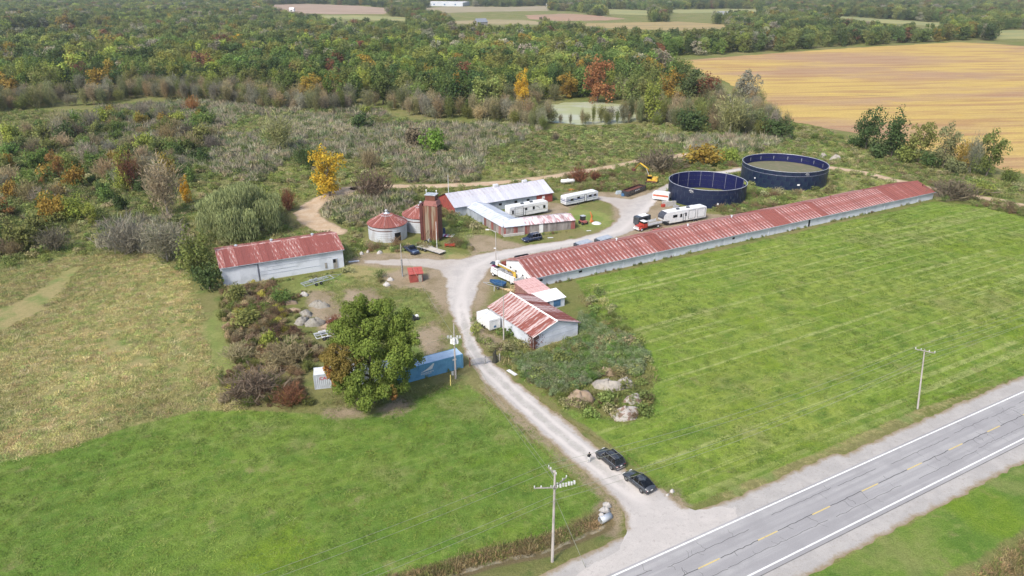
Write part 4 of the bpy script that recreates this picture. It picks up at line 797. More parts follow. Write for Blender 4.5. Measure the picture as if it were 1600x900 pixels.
# --- single trees and bushes one can point at
SPEC = [('mid',515,306,233,54,'yellow','bright yellow tree beside the bend of the brown track','tree'),
 ('bare',438,238,176,56,'pale','pale yellow sparse tree standing alone in the marsh','tree'), ('shrub',420,226,203,24,'green','small green bush at the left foot of the pale yellow tree','bush'),
 ('shrub',680,238,201,46,'brightgreen','round bright green bush in the middle of the marsh','bush'), ('shrub',648,230,197,46,'purple','dark bush directly left of the round bright green bush','bush'),
 ('shrub',560,202,176,38,'dkgreen','dark green bush in front of the forest, left of the dark pair','bush'), ('shrub',571,180,164,20,'yelgreen','small yellow-green bush behind the dark green marsh bush','bush'),
 ('twig',584,309,268,66,'purple','large grey brown bush between the brown track and the grain bins','bush'), ('twig',578,264,233,34,'brown','brown bush standing right of the yellow tree','bush'),
 ('twig',398,618,584,92,'purple','large purple brown bush at the lower end of the bramble thicket','bush'), ('twig',452,566,538,72,'brown','brown bush in the middle of the bramble thicket','bush'), ('shrub',388,508,484,56,'olive','olive and yellow bush in the upper bramble thicket','bush'), ('shrub',372,470,444,40,'olive','green bush in the brambles below the left shed wall','bush'), ('twig',372,562,540,50,'tan','tan bush on the left side of the bramble thicket','bush'), ('shrub',440,474,452,34,'green','small green bush at the top right of the brambles','bush'), ('twig',455,632,606,52,'rust','reddish bush at the bottom right of the bramble thicket','bush'), ('shrub',420,545,516,34,'yelgreen','small yellow-green bush inside the bramble thicket','bush'),
 ('bare',262,335,248,62,'tan','tall tan half-bare tree left of the willow','tree'), ('mid',293,318,276,19,'yellow','small bright yellow tree at the top left of the willow','tree'),
 ('mid',312,436,358,62,'olive','green and yellow tree at the left end of the white shed','tree'), ('bare',262,408,346,66,'grey','bare grey tree left of the white shed','tree'), ('shrub',328,452,412,44,'dkgreen','dark bush hiding the corner of the left shed','bush'),
 ('mid',412,345,292,54,'olive','olive tree on the right side of the willow','tree'), ('twig',452,330,296,24,'rust','reddish bush between the willow and the brown track','bush'), ('shrub',400,330,298,30,'gold','gold bush behind the willow crown','bush'),
 ('bare',207,300,240,34,'rust','orange-brown shrubby tree in the left scrub','tree'), ('mid',92,282,238,28,'orange','small orange tree in the left scrub','tree'), ('mid',200,300,236,34,'yelgreen','yellow-topped tree in the left scrub','tree'),
 ('mid',8,340,311,34,'orange','orange tree at the left edge of the photograph','tree'), ('mid',120,345,305,44,'yelgreen','light yellow-green tree in the left scrub','tree'), ('shrub',75,330,300,40,'green','green bush left of the light yellow-green tree','bush'), ('mid',145,348,318,26,'yelgreen','small yellow tree right of the light yellow-green tree','tree'),
 ('twig',88,392,358,48,'purple','grey purple bush near the edge of the tan meadow','bush'), ('shrub',40,380,355,44,'dkgreen','dark low bush above the tan meadow at left','bush'), ('twig',10,395,372,40,'purple','purple brown bush at the left edge above the meadow','bush'), ('twig',200,395,342,80,'grey','wide grey thicket bush left of the bare grey tree','bush'),
 ('shrub',224,300,276,30,'dkgreen','dark bush left of the tall tan tree','bush'), ('twig',480,262,228,50,'dkgreen','dark spruce-like thicket beside the yellow tree','bush'),
 ('twig',1030,268,236,80,'purple','wide reddish brown bush behind the nearer slurry tank','bush'), ('shrub',1100,257,226,62,'gold','wide yellow-green bush left of the farther slurry tank','bush'), ('shrub',1140,254,230,34,'yelgreen','yellow-green bush touching the wide golden one','bush'),
 ('twig',905,286,262,34,'rust','rust coloured bush beside the propane tank','bush'), ('twig',930,282,268,22,'rust','small red bush right of the rust coloured bush','bush'),
 ('shrub',1372,246,222,34,'dkgreen','dark bush between the two tallest trees of the row','bush'), ('shrub',1414,254,226,34,'olive','olive bush between the second and third trees of the row','bush'), ('shrub',1453,262,236,32,'dkgreen','dark bush between the third and fourth trees of the row','bush'), ('shrub',1490,272,248,30,'dull','dull bush at the foot of the golden tree of the row','bush'), ('shrub',1336,230,214,26,'dkgreen','dark bush at the left foot of the tree row','bush'),
 ('mid',1352,234,169,46,'dkgreen','leftmost and tallest tree of the row at the right field','tree'), ('mid',1392,245,174,54,'dkgreen','second dark tree of the row at the right field','tree'), ('mid',1434,254,192,46,'olive','third, olive tree of the row at the right field','tree'),
 ('mid',1472,263,196,40,'dull','fourth, thin tree of the row at the right field','tree'), ('mid',1500,269,222,30,'gold','golden small tree in the row at the right field','tree'), ('bare',1515,272,212,30,'grey','bare grey tree in the row at the right field','tree'), ('mid',1540,275,207,44,'green','rightmost green tree of the row at the right field','tree'), ('shrub',1577,284,264,26,'green','round green bush at the end of the tree row','bush'),
 ('shrub',1535,304,284,34,'yelgreen','yellow-green low bush below the tree row','bush'), ('twig',1490,310,284,80,'purple','dark bramble patch below the tree row','bush'),
 ('mid',933,160,92,52,'orange','large orange tree at the far side of the pond','tree'), ('mid',1103,170,117,40,'rust','red and orange maple behind the pond','tree'), ('mid',1075,168,105,50,'dkgreen','dark green tree left of the red maple','tree'), ('mid',1020,192,125,42,'yelgreen','yellow-green tree at the right end of the pond','tree'),
 ('mid',1050,165,110,44,'gold','golden green tree behind the pond','tree'), ('mid',1165,170,112,40,'grey','round grey-green tree against the soybean field','tree'), ('bare',1140,212,148,52,'pale','pale half-bare tree at the corner of the soybean field','tree'), ('bare',1165,210,164,58,'dull','grey-green bushy tree right of the pale half-bare tree','tree'),
 ('shrub',1080,205,170,50,'dkgreen','dark bush right of the pond','bush'), ('shrub',1215,217,184,50,'dkgreen','dark bush at the near corner of the soybean field','bush'), ('mid',985,175,112,50,'olive','olive round tree behind the right end of the pond','tree'), ('mid',816,170,110,26,'yellow','narrow yellow tree left of the pond','tree'), 
 ('mid',370,84,55,38,'yellow','bright yellow tree in the left forest','tree'), ('mid',332,130,91,24,'gold','golden small tree at the left forest edge','tree'), ('mid',900,95,64,18,'rust','rust red tree in the forest above the pond','tree'), ('mid',950,95,65,18,'tan','tan tree right of the rust red forest tree','tree'), ('mid',826,68,50,28,'rust','dark red tree near the far end of the forest','tree'),
 ('twig',868,222,208,12,'purple','small dark round bush in the pale grass','bush'), ('twig',884,224,216,9,'brown','second small dark bush in the pale grass','bush'), ('shrub',1272,218,208,16,'green','small green bush at the field edge left of the tree row','bush')]
for s_ in SPEC:
    if s_[7]: plant_px(*s_[:6], s_[6], s_[7], name='tree' if s_[7] == 'tree' else 'bush', jitter=.06)
# yellow poplar colours on the bright trees come from their own leaves; brush near the shed and the containers follows
def inside(polys, x, y): return umax(polys, np.array([x]), np.array([y]))[0]
KEEP = [DRIVE]
for o in [x for x in S.objects if x.type == 'EMPTY' and x.get('category') in ('barn', 'shed', 'workshop', 'tower')]: pass
BLD = [np.array([tuple(at(*p))[:2] for p in q]) for q in ([(335,452),(540,425),(510,385),(330,405)], [(566,384),(700,384),(700,340),(566,350)], [(700,325),(790,372),(905,358),(880,300),(700,310)], [(760,505),(833,550),(906,528),(905,440),(800,470)], [(840,448),(1470,312),(1440,290),(780,425)], [(478,616),(560,612),(650,606),(728,580),(715,556),(560,575),(478,585)])]
TK = [(57.85, 203.4, 11.6), (87.9, 223.8, 13.6)]
def clear_of(X, Y, m=1.0, dirt=True):
    if m < 0: return np.ones(X.shape, bool)
    ok = (sdf(DRIVE, X, Y) < -m) & (sdf(SH, X, Y) < -m)
    ok &= umax(Z['dirt'][:2] + Z['dirt'][-2:], X, Y) < .3
    ok &= umax(Z['dirt'][2:], X, Y) < 1.0
    ok &= umax(GT, X, Y) < .4
    for b in BLD: ok &= sdf(b, X, Y) < -m * .3
    for ln, w in TRACKS: ok &= pdist(ln, X, Y) > w + .6 + .5 * m
    for cx, cy, r_ in TK: ok &= (np.hypot(X - cx, Y - cy) > r_ + m * .5) | (m < 0)
    return ok
def scatter(polys, step, seed, prob=1.0, m=1.0, jx=.5):
    rng = np.random.default_rng(seed); out = []
    lo = np.min([p.min(0) for p in polys], 0); hi = np.max([p.max(0) for p in polys], 0)
    X, Y = np.meshgrid(np.arange(lo[0], hi[0], step), np.arange(lo[1], hi[1], step)); X = X + rng.uniform(-jx, jx, X.shape) * step; Y = Y + rng.uniform(-jx, jx, X.shape) * step
    k = (umax(polys, X, Y) > 0) & (rng.random(X.shape) < prob); X, Y = X[k], Y[k]; k = clear_of(X, Y, m); return X[k], Y[k]
def gn_stuff(name, label, cat, X, Y, rz, sc, idx, col, meshes, Zc=None, rx=None):
    coll = bpy.data.collections.new('kinds_' + name)
    for i, m_ in enumerate(meshes): coll.objects.link(bpy.data.objects.new('kind_%02d' % i, m_))
    n = len(X); me = bpy.data.meshes.new(name); me.vertices.add(n); me.vertices.foreach_set('co', np.stack([X, Y, gh(X, Y) if Zc is None else Zc], 1).astype(np.float32).ravel())
    a = me.attributes.new('rot', 'FLOAT_VECTOR', 'POINT'); a.data.foreach_set('vector', np.stack([np.zeros(n) if rx is None else rx, np.zeros(n), rz], 1).astype(np.float32).ravel())
    a = me.attributes.new('scl', 'FLOAT_VECTOR', 'POINT'); a.data.foreach_set('vector', sc.astype(np.float32).ravel())
    a = me.attributes.new('idx', 'INT', 'POINT'); a.data.foreach_set('value', idx.astype(np.int32))
    a = me.attributes.new('col', 'FLOAT_COLOR', 'POINT'); a.data.foreach_set('color', np.concatenate([col, np.ones((n, 1))], 1).astype(np.float32).ravel())
    o = tag(link(bpy.data.objects.new(name, me)), label, cat, kind='stuff')
    ng = bpy.data.node_groups.new(name, 'GeometryNodeTree'); ng.interface.new_socket('Geometry', in_out='INPUT', socket_type='NodeSocketGeometry'); ng.interface.new_socket('Geometry', in_out='OUTPUT', socket_type='NodeSocketGeometry')
    N = ng.nodes; gi = N.new('NodeGroupInput'); go = N.new('NodeGroupOutput'); ip = N.new('GeometryNodeInstanceOnPoints'); ci = N.new('GeometryNodeCollectionInfo'); ci.inputs['Collection'].default_value = coll; ci.inputs['Separate Children'].default_value = True; ci.inputs['Reset Children'].default_value = True
    def na(nm, ty): x = N.new('GeometryNodeInputNamedAttribute'); x.data_type = ty; x.inputs['Name'].default_value = nm; return [q for q in x.outputs if q.enabled and q.name == 'Attribute'][0]
    Lk = ng.links.new; Lk(gi.outputs[0], ip.inputs['Points']); Lk(ci.outputs[0], ip.inputs['Instance']); ip.inputs['Pick Instance'].default_value = True
    Lk(na('idx', 'INT'), ip.inputs['Instance Index']); Lk(na('rot', 'FLOAT_VECTOR'), ip.inputs['Rotation']); Lk(na('scl', 'FLOAT_VECTOR'), ip.inputs['Scale']); Lk(ip.outputs[0], go.inputs[0])
    md = o.modifiers.new('instances', 'NODES'); md.node_group = ng; return o
def pal(n, names, w, rng, v=.2):
    w = np.array(w, float); k = rng.choice(len(names), n, p=w / w.sum()); C = np.array([COL[x] if isinstance(x, str) else x for x in names])[k]
    return C * rng.uniform(1 - v, 1 + v, (n, 1)) * rng.uniform(.93, 1.07, (n, 3))

# --- forest
FOREST = [wp([(-250,190),(0,172),(80,160),(150,152),(230,150),(300,148),(360,150),(420,165),(520,172),(600,172),(690,178),(780,182),(840,165),(850,158),(930,157),(1000,165),(1035,150),(1150,160),(1175,140),(1110,120),(1025,100),(1040,90),(1200,82),(1330,73),(1500,64),(1545,64),(1600,70),(1750,78),(2300,105),(2400,20),(2000,0),(1600,-4),(800,-6),(0,-4),(-500,0),(-600,120)])]
rng = np.random.default_rng(11)
fx, fy = [], []; SOYV = wp([(1020,99),(1100,90),(1200,83),(1210,200),(1185,150),(1160,118),(1110,108),(1050,105)])
for (r0, r1, st) in ((0, 420, 9.6), (420, 800, 11.5), (800, 1500, 13.5), (1500, 4200, 18)):
    X, Y = np.meshgrid(np.arange(-r1 * .95, r1 * .95, st), np.arange(200, r1 + st, st)); X = X + rng.uniform(-.48, .48, X.shape) * st; Y = Y + rng.uniform(-.48, .48, X.shape) * st
    D = np.hypot(X, Y); k = (D >= r0) & (D < r1) & (np.abs(X) < Y * .80 + 30); X, Y = X[k], Y[k]
    k = (sdf(FOREST[0], X, Y) > 0) & (sdf(SOY, X, Y) < -3) & (sdf(POND, X, Y) < -2)
    for hh in (0, 4, 8, 12, 15):
        q = CH / (CH - hh)
        for p, _ in FIELDS: k &= sdf(p, X * q, Y * q) < 2
        if hh < 9: k &= sdf(POND, X * q, Y * q) < 0
    k &= (sdf(SOYV, X * CH / (CH - 9), Y * CH / (CH - 9)) < 0) & (sdf(SOYV, X * CH / (CH - 15), Y * CH / (CH - 15)) < 0) & (sdf(SOYV, X * CH / (CH - 4), Y * CH / (CH - 4)) < 0)
    k &= ~((np.hypot(X, Y) > 900) & (vnoise(X, Y, 130, 4) > .74))
    fx.append(X[k]); fy.append(Y[k])
fx = np.concatenate(fx); fy = np.concatenate(fy); fd = np.hypot(fx, fy)
edge = sdf(FOREST[0], fx, fy); o_ = np.argsort(fy + np.minimum(edge, 40) * .0); fx, fy, fd, edge = fx[o_], fy[o_], fd[o_], edge[o_]
# visibility: is it among the trees the photograph shows largest (inside the frame)
def inframe(x, y): zc = y * CS + CH * SN; u = 800 + F * x / zc; return (u > -20) & (u < 1620)
vis = inframe(fx, fy); big = np.nonzero(vis)[0][:290]; bigset = np.zeros(len(fx), bool); bigset[big] = True
hue_noise = vnoise(fx, fy, 38, 9)
KIND = [('dkgreen', 'dark green tree of the woodland edge behind the farm'), ('green', 'mid green tree of the woodland edge behind the farm'), ('olive', 'olive tree of the woodland edge behind the farm'), ('yelgreen', 'light yellow-green tree of the woodland edge behind the farm'), ('gold', 'golden autumn tree of the woodland edge behind the farm'), ('rust', 'rust coloured tree of the woodland edge behind the farm')]
KB = [('grey', 'bare grey tree along the near edge of the woodland'), ('brown', 'brown half-bare tree along the near edge of the woodland'), ('dull', 'dull green sparse tree along the near edge of the woodland')]
rnd = random.Random(5)
def where(x, y):
    zc = y * CS + CH * SN; u = 800 + F * x / zc; v_ = 450 + F * (CH * CS - y * SN) / zc
    h = next(w for lim, w in ((110, 'near the left edge'), (240, 'above the left scrub'), (340, 'left of the willow'), (430, 'above the willow'), (520, 'above the yellow tree'), (620, 'above the grain bins'), (730, 'above the rusty tower'), (850, 'above the U-shaped barn'), (1000, 'round the pond'), (1130, 'right of the pond'), (1250, 'beside the soybean field'), (9999, 'behind the tree row')) if u < lim)
    return h, v_
def sized(w_, h_, wm, hm): return ('broad ' if w_ > wm else 'narrow ') + ('tall ' if h_ > hm else 'low ')
for i in big:
    h, v_ = where(fx[i], fy[i]); row = 'front row' if edge[i] < 8 else ('second row' if edge[i] < 17 else ('third row' if edge[i] < 27 else 'back rows'))
    if edge[i] < 16 and rnd.random() < .62:
        c, lb = KB[rnd.choices((0, 1, 2), (.3, .35, .35))[0]]; w_, h_ = rnd.uniform(5.5, 9), rnd.uniform(7, 12); plant('bare', fx[i], fy[i], w_, h_, c, sized(w_, h_, 7.2, 9.5) + lb.split(' along')[0] + ', ' + row + ' of the wood ' + h, 'tree', group=c + ' bare trees at the woodland edge', name='tree', jitter=.22)
    else:
        c, lb = KIND[rnd.choices(range(6), (.22, .30, .26, .15, .05, .02))[0]]; w_, h_ = rnd.uniform(9.5, 15.5), rnd.uniform(12, 18); plant('mid' if rnd.random() < .5 else 'far', fx[i], fy[i], w_, h_, c, sized(w_, h_, 12.4, 15) + lb.split(' of the')[0] + ', ' + row + ' of the wood ' + h, 'tree', group=c + ' trees at the woodland edge', name='tree', jitter=.22)
rest = np.nonzero(~bigset)[0]; n = len(rest); X, Y = fx[rest], fy[rest]; far = np.clip((fd[rest] - 700) / 900, 0, 1)
col = pal(n, ['dkgreen', 'green', 'olive', 'yelgreen', 'gold', 'rust', 'grey'], [.22, .28, .26, .12, .03, .02, .07], rng, .3) * (.8 + .55 * vnoise(X, Y, 45, 6))[:, None]; aut = vnoise(X, Y, 30, 8) > .8; col[aut] = col[aut] * .5 + np.array([.20, .17, .04]) * .5
k = fd[rest] > 700; col[k] = col[k] * .7 + np.array([.095, .11, .055]) * .3
wd = rng.uniform(1.05, 1.8, n) * (1 + .4 * far); ht = rng.uniform(.95, 1.5, n) * (1 + .1 * far)
gn_stuff('forest', 'dense mixed autumn forest stretching to the far plain', 'forest', X, Y, rng.uniform(0, 6.28, n), np.stack([wd, wd, ht], 1), np.where(rng.random(n) < .06, 8 + rng.integers(0, 3, n), rng.integers(0, 8, n)), col, [m[1] for m in FAR] + [m[1] for m in BARE])
print('forest', n, len(big))
# bare and scrubby growth along the wood's near edge (countless, thin)
ED = [wp([(-100,200),(0,176),(80,168),(230,160),(300,158),(420,172),(600,180),(690,186),(780,192),(850,205),(845,190),(780,178),(690,172),(520,168),(420,160),(300,142),(150,146),(0,165),(-100,180)]), wp([(845,192),(900,196),(990,192),(1060,200),(1180,215),(1240,215),(1200,190),(1170,160),(1040,175),(995,188),(900,193)])]
X, Y = scatter(ED, 4.3, 21, .9); q = vnoise(X, Y, 16, 2) > .36; X, Y = X[q], Y[q]; n = len(X)
gn_stuff('edge_scrub', 'grey and brown scrub along the near edge of the woodland', 'scrub', X, Y, rng.uniform(0, 6.28, n), np.stack([rng.uniform(.55, .95, n)] * 2 + [rng.uniform(.45, 1.05, n)], 1), rng.integers(0, 3, n), pal(n, ['grey', 'brown', 'dull', 'tan', 'olive'], [.25, .2, .25, .12, .18], rng, .3), [m[1] for m in BARE])

# --- individual shrubs of the left scrub (nearest ones things, far ones stuff)
SCR = [wp([(-60,330),(0,300),(0,230),(60,205),(150,185),(300,172),(345,200),(330,240),(300,300),(225,330),(160,345),(60,400),(-60,420)])]
X, Y = scatter(SCR, 6.6, 31, .66, jx=.5); o_ = np.argsort(Y); X, Y = X[o_], Y[o_]; v = inframe(X, Y); X, Y = X[v], Y[v]
SK = [('dkgreen', 'shrub', 'dark green shrub in the left scrubland'), ('olive', 'shrub', 'olive shrub in the left scrubland'), ('green', 'shrub', 'green shrub in the left scrubland'), ('grey', 'twig', 'grey twiggy shrub in the left scrubland'), ('brown', 'twig', 'brown twiggy shrub in the left scrubland'), ('gold', 'shrub', 'golden shrub in the left scrubland'), ('purple', 'twig', 'purplish twiggy shrub in the left scrubland'), ('tan', 'twig', 'tan dry shrub in the left scrubland'), ('yelgreen', 'shrub', 'yellow-green shrub in the left scrubland'), ('orange', 'twig', 'orange shrub in the left scrubland')]
for x, y in list(zip(X, Y))[:280]:
    c, kd, lb = SK[rnd.choices(range(10), (.14, .24, .16, .12, .10, .06, .04, .06, .08, .012))[0]]
    w_ = rnd.uniform(3.5, 8.5); h, v_ = where(x, y); h_ = w_ * rnd.uniform(.6, 1.15); band = 'lower' if v_ > 320 else ('middle' if v_ > 270 else ('upper' if v_ > 225 else 'topmost')); plant(kd, x, y, w_, h_, c, ('big ' if w_ > 6.6 else ('small ' if w_ < 4.6 else 'mid-sized ')) + lb.split(' in the')[0] + ' in the ' + band + ' left scrubland ' + h.replace('above the left scrub', 'left of its middle'), 'shrub', group=c + ' shrubs of the left scrubland', name='shrub', jitter=.25)
print('shrubs', len(X))

# --- ground cover tufts
def tuft(seed, n, R, h, wid, m, spread=.5, droop=0):
    rg = np.random.default_rng(seed); a = rg.uniform(0, 6.28, n); r_ = R * np.sqrt(rg.random(n)); P = np.stack([r_ * np.cos(a), r_ * np.sin(a), np.zeros(n)], 1)
    D = np.stack([rg.normal(0, spread, n), rg.normal(0, spread, n), np.ones(n)], 1); L = h * rg.uniform(.45, 1.15, n) * (1 - .4 * (r_ / R) ** 2); return blade_cloud(P, D, L, wid, np.clip(rg.normal(.5, .22, n), 0, 1), np.clip(rg.normal(.5, .25, n), 0, 1), rg, m, .5)
REED = [tuft(500 + i, 130, 1.3, 2.1, .14, BLADE_I, .22) for i in range(3)]; GRS = [tuft(520 + i, 70, .75, .55, .055, BLADE_I, .6) for i in range(3)]
WEED = [crown(540 + i, 190, 1.9, 0, .9, .20, 'dome', 9, LEAF_I, cr=(.16, .3)) for i in range(3)]; LOWB = [both(lambda m: twiggy(560 + i, 420, 2.6, 1.6, .5, .06, .5, m, .0, shape=2), 'l', i)[1] for i in range(2)]
def stuff(name, label, cat, polys, step, seed, meshes, names, w, s0=.7, s1=1.3, prob=1.0, m=.4, nz=None, v=.25, hz=1.0, br=1.0):
    X, Y = scatter(polys, step, seed, prob, m); rg = np.random.default_rng(seed)
    if nz: q = vnoise(X, Y, nz[0], seed) + .3 * vnoise(X, Y, nz[0] / 4, seed + 1) > nz[1]; X, Y = X[q], Y[q]
    n = len(X); s_ = rg.uniform(s0, s1, n); col = pal(n, names, w, rg, v)
    big_ = vnoise(X, Y, 14, seed + 3)[:, None]; col = col * (.75 + .5 * big_)
    print(name, n); return gn_stuff(name, label, cat, X, Y, rg.uniform(0, 6.28, n), np.stack([s_, s_, s_ * rg.uniform(.7, 1.25, n) * hz], 1), rg.integers(0, len(meshes), n), col, meshes)

for k in range(8):
    px_ = 856 + k * 18 + rnd.uniform(-2, 2); plant_px('bare', px_, 194 + rnd.uniform(-2, 4), rnd.uniform(160, 178), rnd.uniform(7, 10), rnd.choice(['tan', 'grey', 'olive']), ['thin bare', 'slender half-bare'][k % 2] + ' tree on the near shore of the pond', 'tree', group='thin trees on the near shore of the pond', name='tree')
tanc = (.32, .28, .13); tang = (.215, .25, .085); reedc = (.27, .24, .165); reedg = (.10, .125, .05)
stuff('marsh_reeds', 'grey brown reeds of the marsh behind the farm', 'reeds', Z['marsh'], 1.9, 41, REED, [reedc, (.23, .21, .155), reedg, (.17, .195, .10)], [.4, .25, .2, .15], nz=(22, .52))
stuff('marsh_grass', 'rough green and brown grass of the wet meadow', 'grass', Z['marsh'] + Z['green'][:4] + [SCR[0]], 2.1, 42, [GRS[0], GRS[1], WEED[0]], [(.17, .20, .07), (.21, .21, .09), (.24, .215, .12), (.13, .17, .055)], [.35, .25, .15, .25], 1.2, 2.2)
RG = [wp([(-200,480),(-200,150),(0,172),(520,180),(850,200),(1240,190),(1330,215),(1640,300),(1640,345),(1440,290),(1140,340),(1000,300),(900,300),(700,320),(560,400),(540,430),(330,452),(230,395),(100,400),(0,430)]), wp([(740,480),(800,500),(935,440),(1020,560),(1020,650),(980,665),(900,645),(740,540)])]
stuff('rough_grass', 'rough olive and tan grass between marsh, scrub and yard', 'grass', RG, 1.9, 52, GRS + [WEED[0]], [(.18, .205, .065), (.21, .205, .09), (.25, .23, .12), (.14, .18, .055)], [.35, .25, .15, .25], .9, 2.0, m=.4)
stuff('worn_grass', 'worn pale green grass between the left shed, the maple and the drive', 'grass', [wp([(500,440),(560,430),(690,440),(700,560),(735,600),(640,630),(500,645),(520,520)])], 1.1, 53, GRS, [(.16, .175, .06), (.21, .20, .09), (.12, .15, .045)], [.4, .3, .3], .7, 1.3, m=.3, hz=.45)
stuff('dry_meadow_grass', 'tan dry meadow grass at the left of the lawn', 'grass', Z['tan'][:1], .85, 43, GRS, [tanc, (.36, .31, .17), tang, (.26, .26, .10), (.31, .24, .13)], [.38, .16, .20, .18, .08], .7, 1.3, nz=(9, .30), hz=.7)
stuff('field_edge_weeds', 'low weeds between the tanks and the tree row', 'weeds', [Z['green'][5], Z['green'][0]], 1.6, 44, WEED + GRS, [(.18, .205, .075), (.13, .17, .055), (.24, .22, .11), (.17, .135, .08)], [.35, .35, .2, .10], .7, 1.5, nz=(12, .45))
YW = [wp([(545,385),(562,340),(620,330),(640,315),(700,310),(705,340),(760,372),(735,392),(700,385),(640,395),(560,392)]), wp([(900,262),(1000,250),(1150,258),(1155,262),(1080,272),(1010,298),(960,300),(905,300),(880,280)]), wp([(1125,330),(1170,300),(1250,305),(1200,330),(1120,345)]), wp([(1440,285),(1640,335),(1640,350),(1560,330),(1450,312)]), wp([(590,430),(640,425),(645,445),(680,450),(590,450)])]
stuff('yard_weeds', 'rank weeds and brambles around the yard', 'weeds', YW, 1.35, 45, WEED + LOWB, [(.15, .185, .06), (.21, .19, .09), (.17, .12, .07), (.12, .165, .045), (.26, .22, .13)], [.3, .25, .2, .15, .1], .6, 1.3, nz=(7, .48))
BR = [wp([(345,455),(385,450),(425,440),(440,455),(448,480),(452,512),(486,536),(512,556),(483,572),(477,618),(508,637),(490,632),(400,640),(350,630),(340,590),(365,550),(350,520),(345,480)])]
stuff('bramble_thicket', 'brown and purple brambles between the left shed and the containers', 'brambles', BR, .9, 46, [SHRUB[0][1], SHRUB[1][1], SHRUB[2][1], TWIG[0][1], TWIG[1][1], WEED[0], WEED[1], GRS[0]], [(.155, .11, .065), (.115, .075, .05), (.13, .14, .045), (.23, .185, .11), (.25, .23, .05), (.10, .12, .035)], [.26, .10, .2, .30, .06, .08], .18, .56, m=.3, v=.3)
TH2 = [wp([(800,560),(860,555),(905,530),(935,510),(990,530),(1012,560),(1000,590),(950,580),(900,610),(870,620),(820,590)]), wp([(900,492),(930,500),(935,515),(905,530)])]
stuff('nettle_thicket', 'grey-green nettle thicket below the workshop', 'weeds', TH2, .68, 47, [SHRUB[0][1], SHRUB[1][1], SHRUB[2][1]], [(.13, .175, .075), (.17, .205, .10), (.11, .175, .045), (.20, .22, .12)], [.35, .35, .15, .15], .25, .45, m=.2, v=.2)
stuff('thicket_fringe', 'olive and yellow weeds round the nettle thicket and dirt piles', 'weeds', [wp([(785,540),(830,550),(905,525),(940,480),(1015,545),(1025,600),(1015,650),(975,662),(930,640),(880,630),(830,600),(790,575)])], 1.0, 48, WEED + LOWB, [(.155, .185, .055), (.22, .205, .09), (.12, .165, .045), (.17, .12, .07)], [.4, .28, .22, .10], .4, .8, m=.3, nz=(5, .5))
LWN = [Z['lawn'][0], Z['lawn'][1], Z['lawn'][2]]
stuff('lawn_tufts', 'short green grass of the mown lawns', 'grass', [np.clip(Z['lawn'][0], -75, 400), Z['lawn'][1]], 1.25, 49, GRS, [(.105, .155, .03), (.13, .172, .038), (.16, .185, .055), (.085, .135, .026)], [.35, .35, .08, .22], .7, 1.4, m=.3, v=.15, hz=.28)
stuff('pile_weeds', 'weeds growing between the netting piles and heaps', 'weeds', [wp([(440,455),(490,455),(530,490),(530,520),(500,540),(455,520)])], 1.3, 54, WEED, [(.15, .17, .06), (.20, .17, .09), (.15, .10, .06)], [.4, .35, .25], .4, .8, m=.3, nz=(4, .6))
WB_ = []
for a, b in (((846, 447), (1462, 310)), ((392, 447), (540, 424)), ((768, 503), (830, 548)), ((838, 549), (903, 528)), ((625, 592), (724, 577)), ((706, 320), (786, 372)), ((795, 373), (900, 360)), ((578, 384), (630, 384)), ((1060, 322), (1150, 326)), ((1175, 296), (1280, 298))):
    A, B = at(*a), at(*b); n = int((B - A).length / .8)
    for k in range(n):
        if random.random() < .75: p = A.lerp(B, (k + random.random()) / n); WB_.append((p.x + random.gauss(0, .25), p.y - abs(random.gauss(.1, .3))))
WB_ = np.array(WB_); n = len(WB_); sc_ = RNG.uniform(.25, .75, n); gn_stuff('wall_weeds', 'weeds growing along the foot of the barn and shed walls', 'weeds', WB_[:, 0], WB_[:, 1], RNG.uniform(0, 6.28, n), np.stack([sc_, sc_, sc_ * 1.1], 1), RNG.integers(0, 6, n), pal(n, [(.12, .16, .05), (.17, .19, .07), (.22, .2, .1), (.15, .11, .06)], [.4, .3, .2, .1], RNG, .25), WEED + GRS)
bank = np.array([tuple(p) for p in DITCH[0][0]]); bk = np.concatenate([bank + [0, 1.6], bank[::-1] - [0, .2]])
stuff('ditch_grass', 'tall brown grass on the ditch bank by the highway', 'grass', [bk, np.array([rd(-6, VR + 8.5)[:2], rd(80, VR + 8)[:2], rd(80, VR + 20)[:2], rd(-20, VR + 20)[:2]])], .5, 50, GRS, [(.25, .19, .10), (.18, .15, .075), (.14, .16, .05)], [.4, .35, .25], .7, 1.3, m=.2)
stuff('tank_weeds', 'weeds growing on the crust in the farther tank', 'weeds', [np.array([(87.9 + 12.2 * math.cos(t), 223.8 + 12.2 * math.sin(t)) for t in np.linspace(0, 6.28, 25)[:-1]])], 1.0, 51, WEED, [(.16, .17, .08), (.2, .17, .1), (.12, .14, .06)], [.4, .3, .3], .5, .9, m=-99)

rgv = np.random.default_rng(77); nv = 700; zz = rgv.uniform(0, 2.7, nv); aa = rgv.random(nv) < .5; sp = rgv.exponential(.45, nv) * (.5 + zz / 2.7)
PV = np.stack([np.where(aa, sp, -.08 - rgv.random(nv) * .12), np.where(aa, -.08 - rgv.random(nv) * .12, sp), zz], 1)
vn = leaf_cloud(PV, np.where(aa[:, None], [0, -1, .3], [-1, 0, .3]) + rgv.normal(size=(nv, 3)) * .4, rgv.uniform(.12, .28, nv), rgv.uniform(.1, .2, nv), rgv.random(nv), rgv.random(nv), rgv, LEAF)
inst(vn, 'vine', wk, col=(.13, .06, .045))['label'] = 'dark red vine on the corner of the workshop'

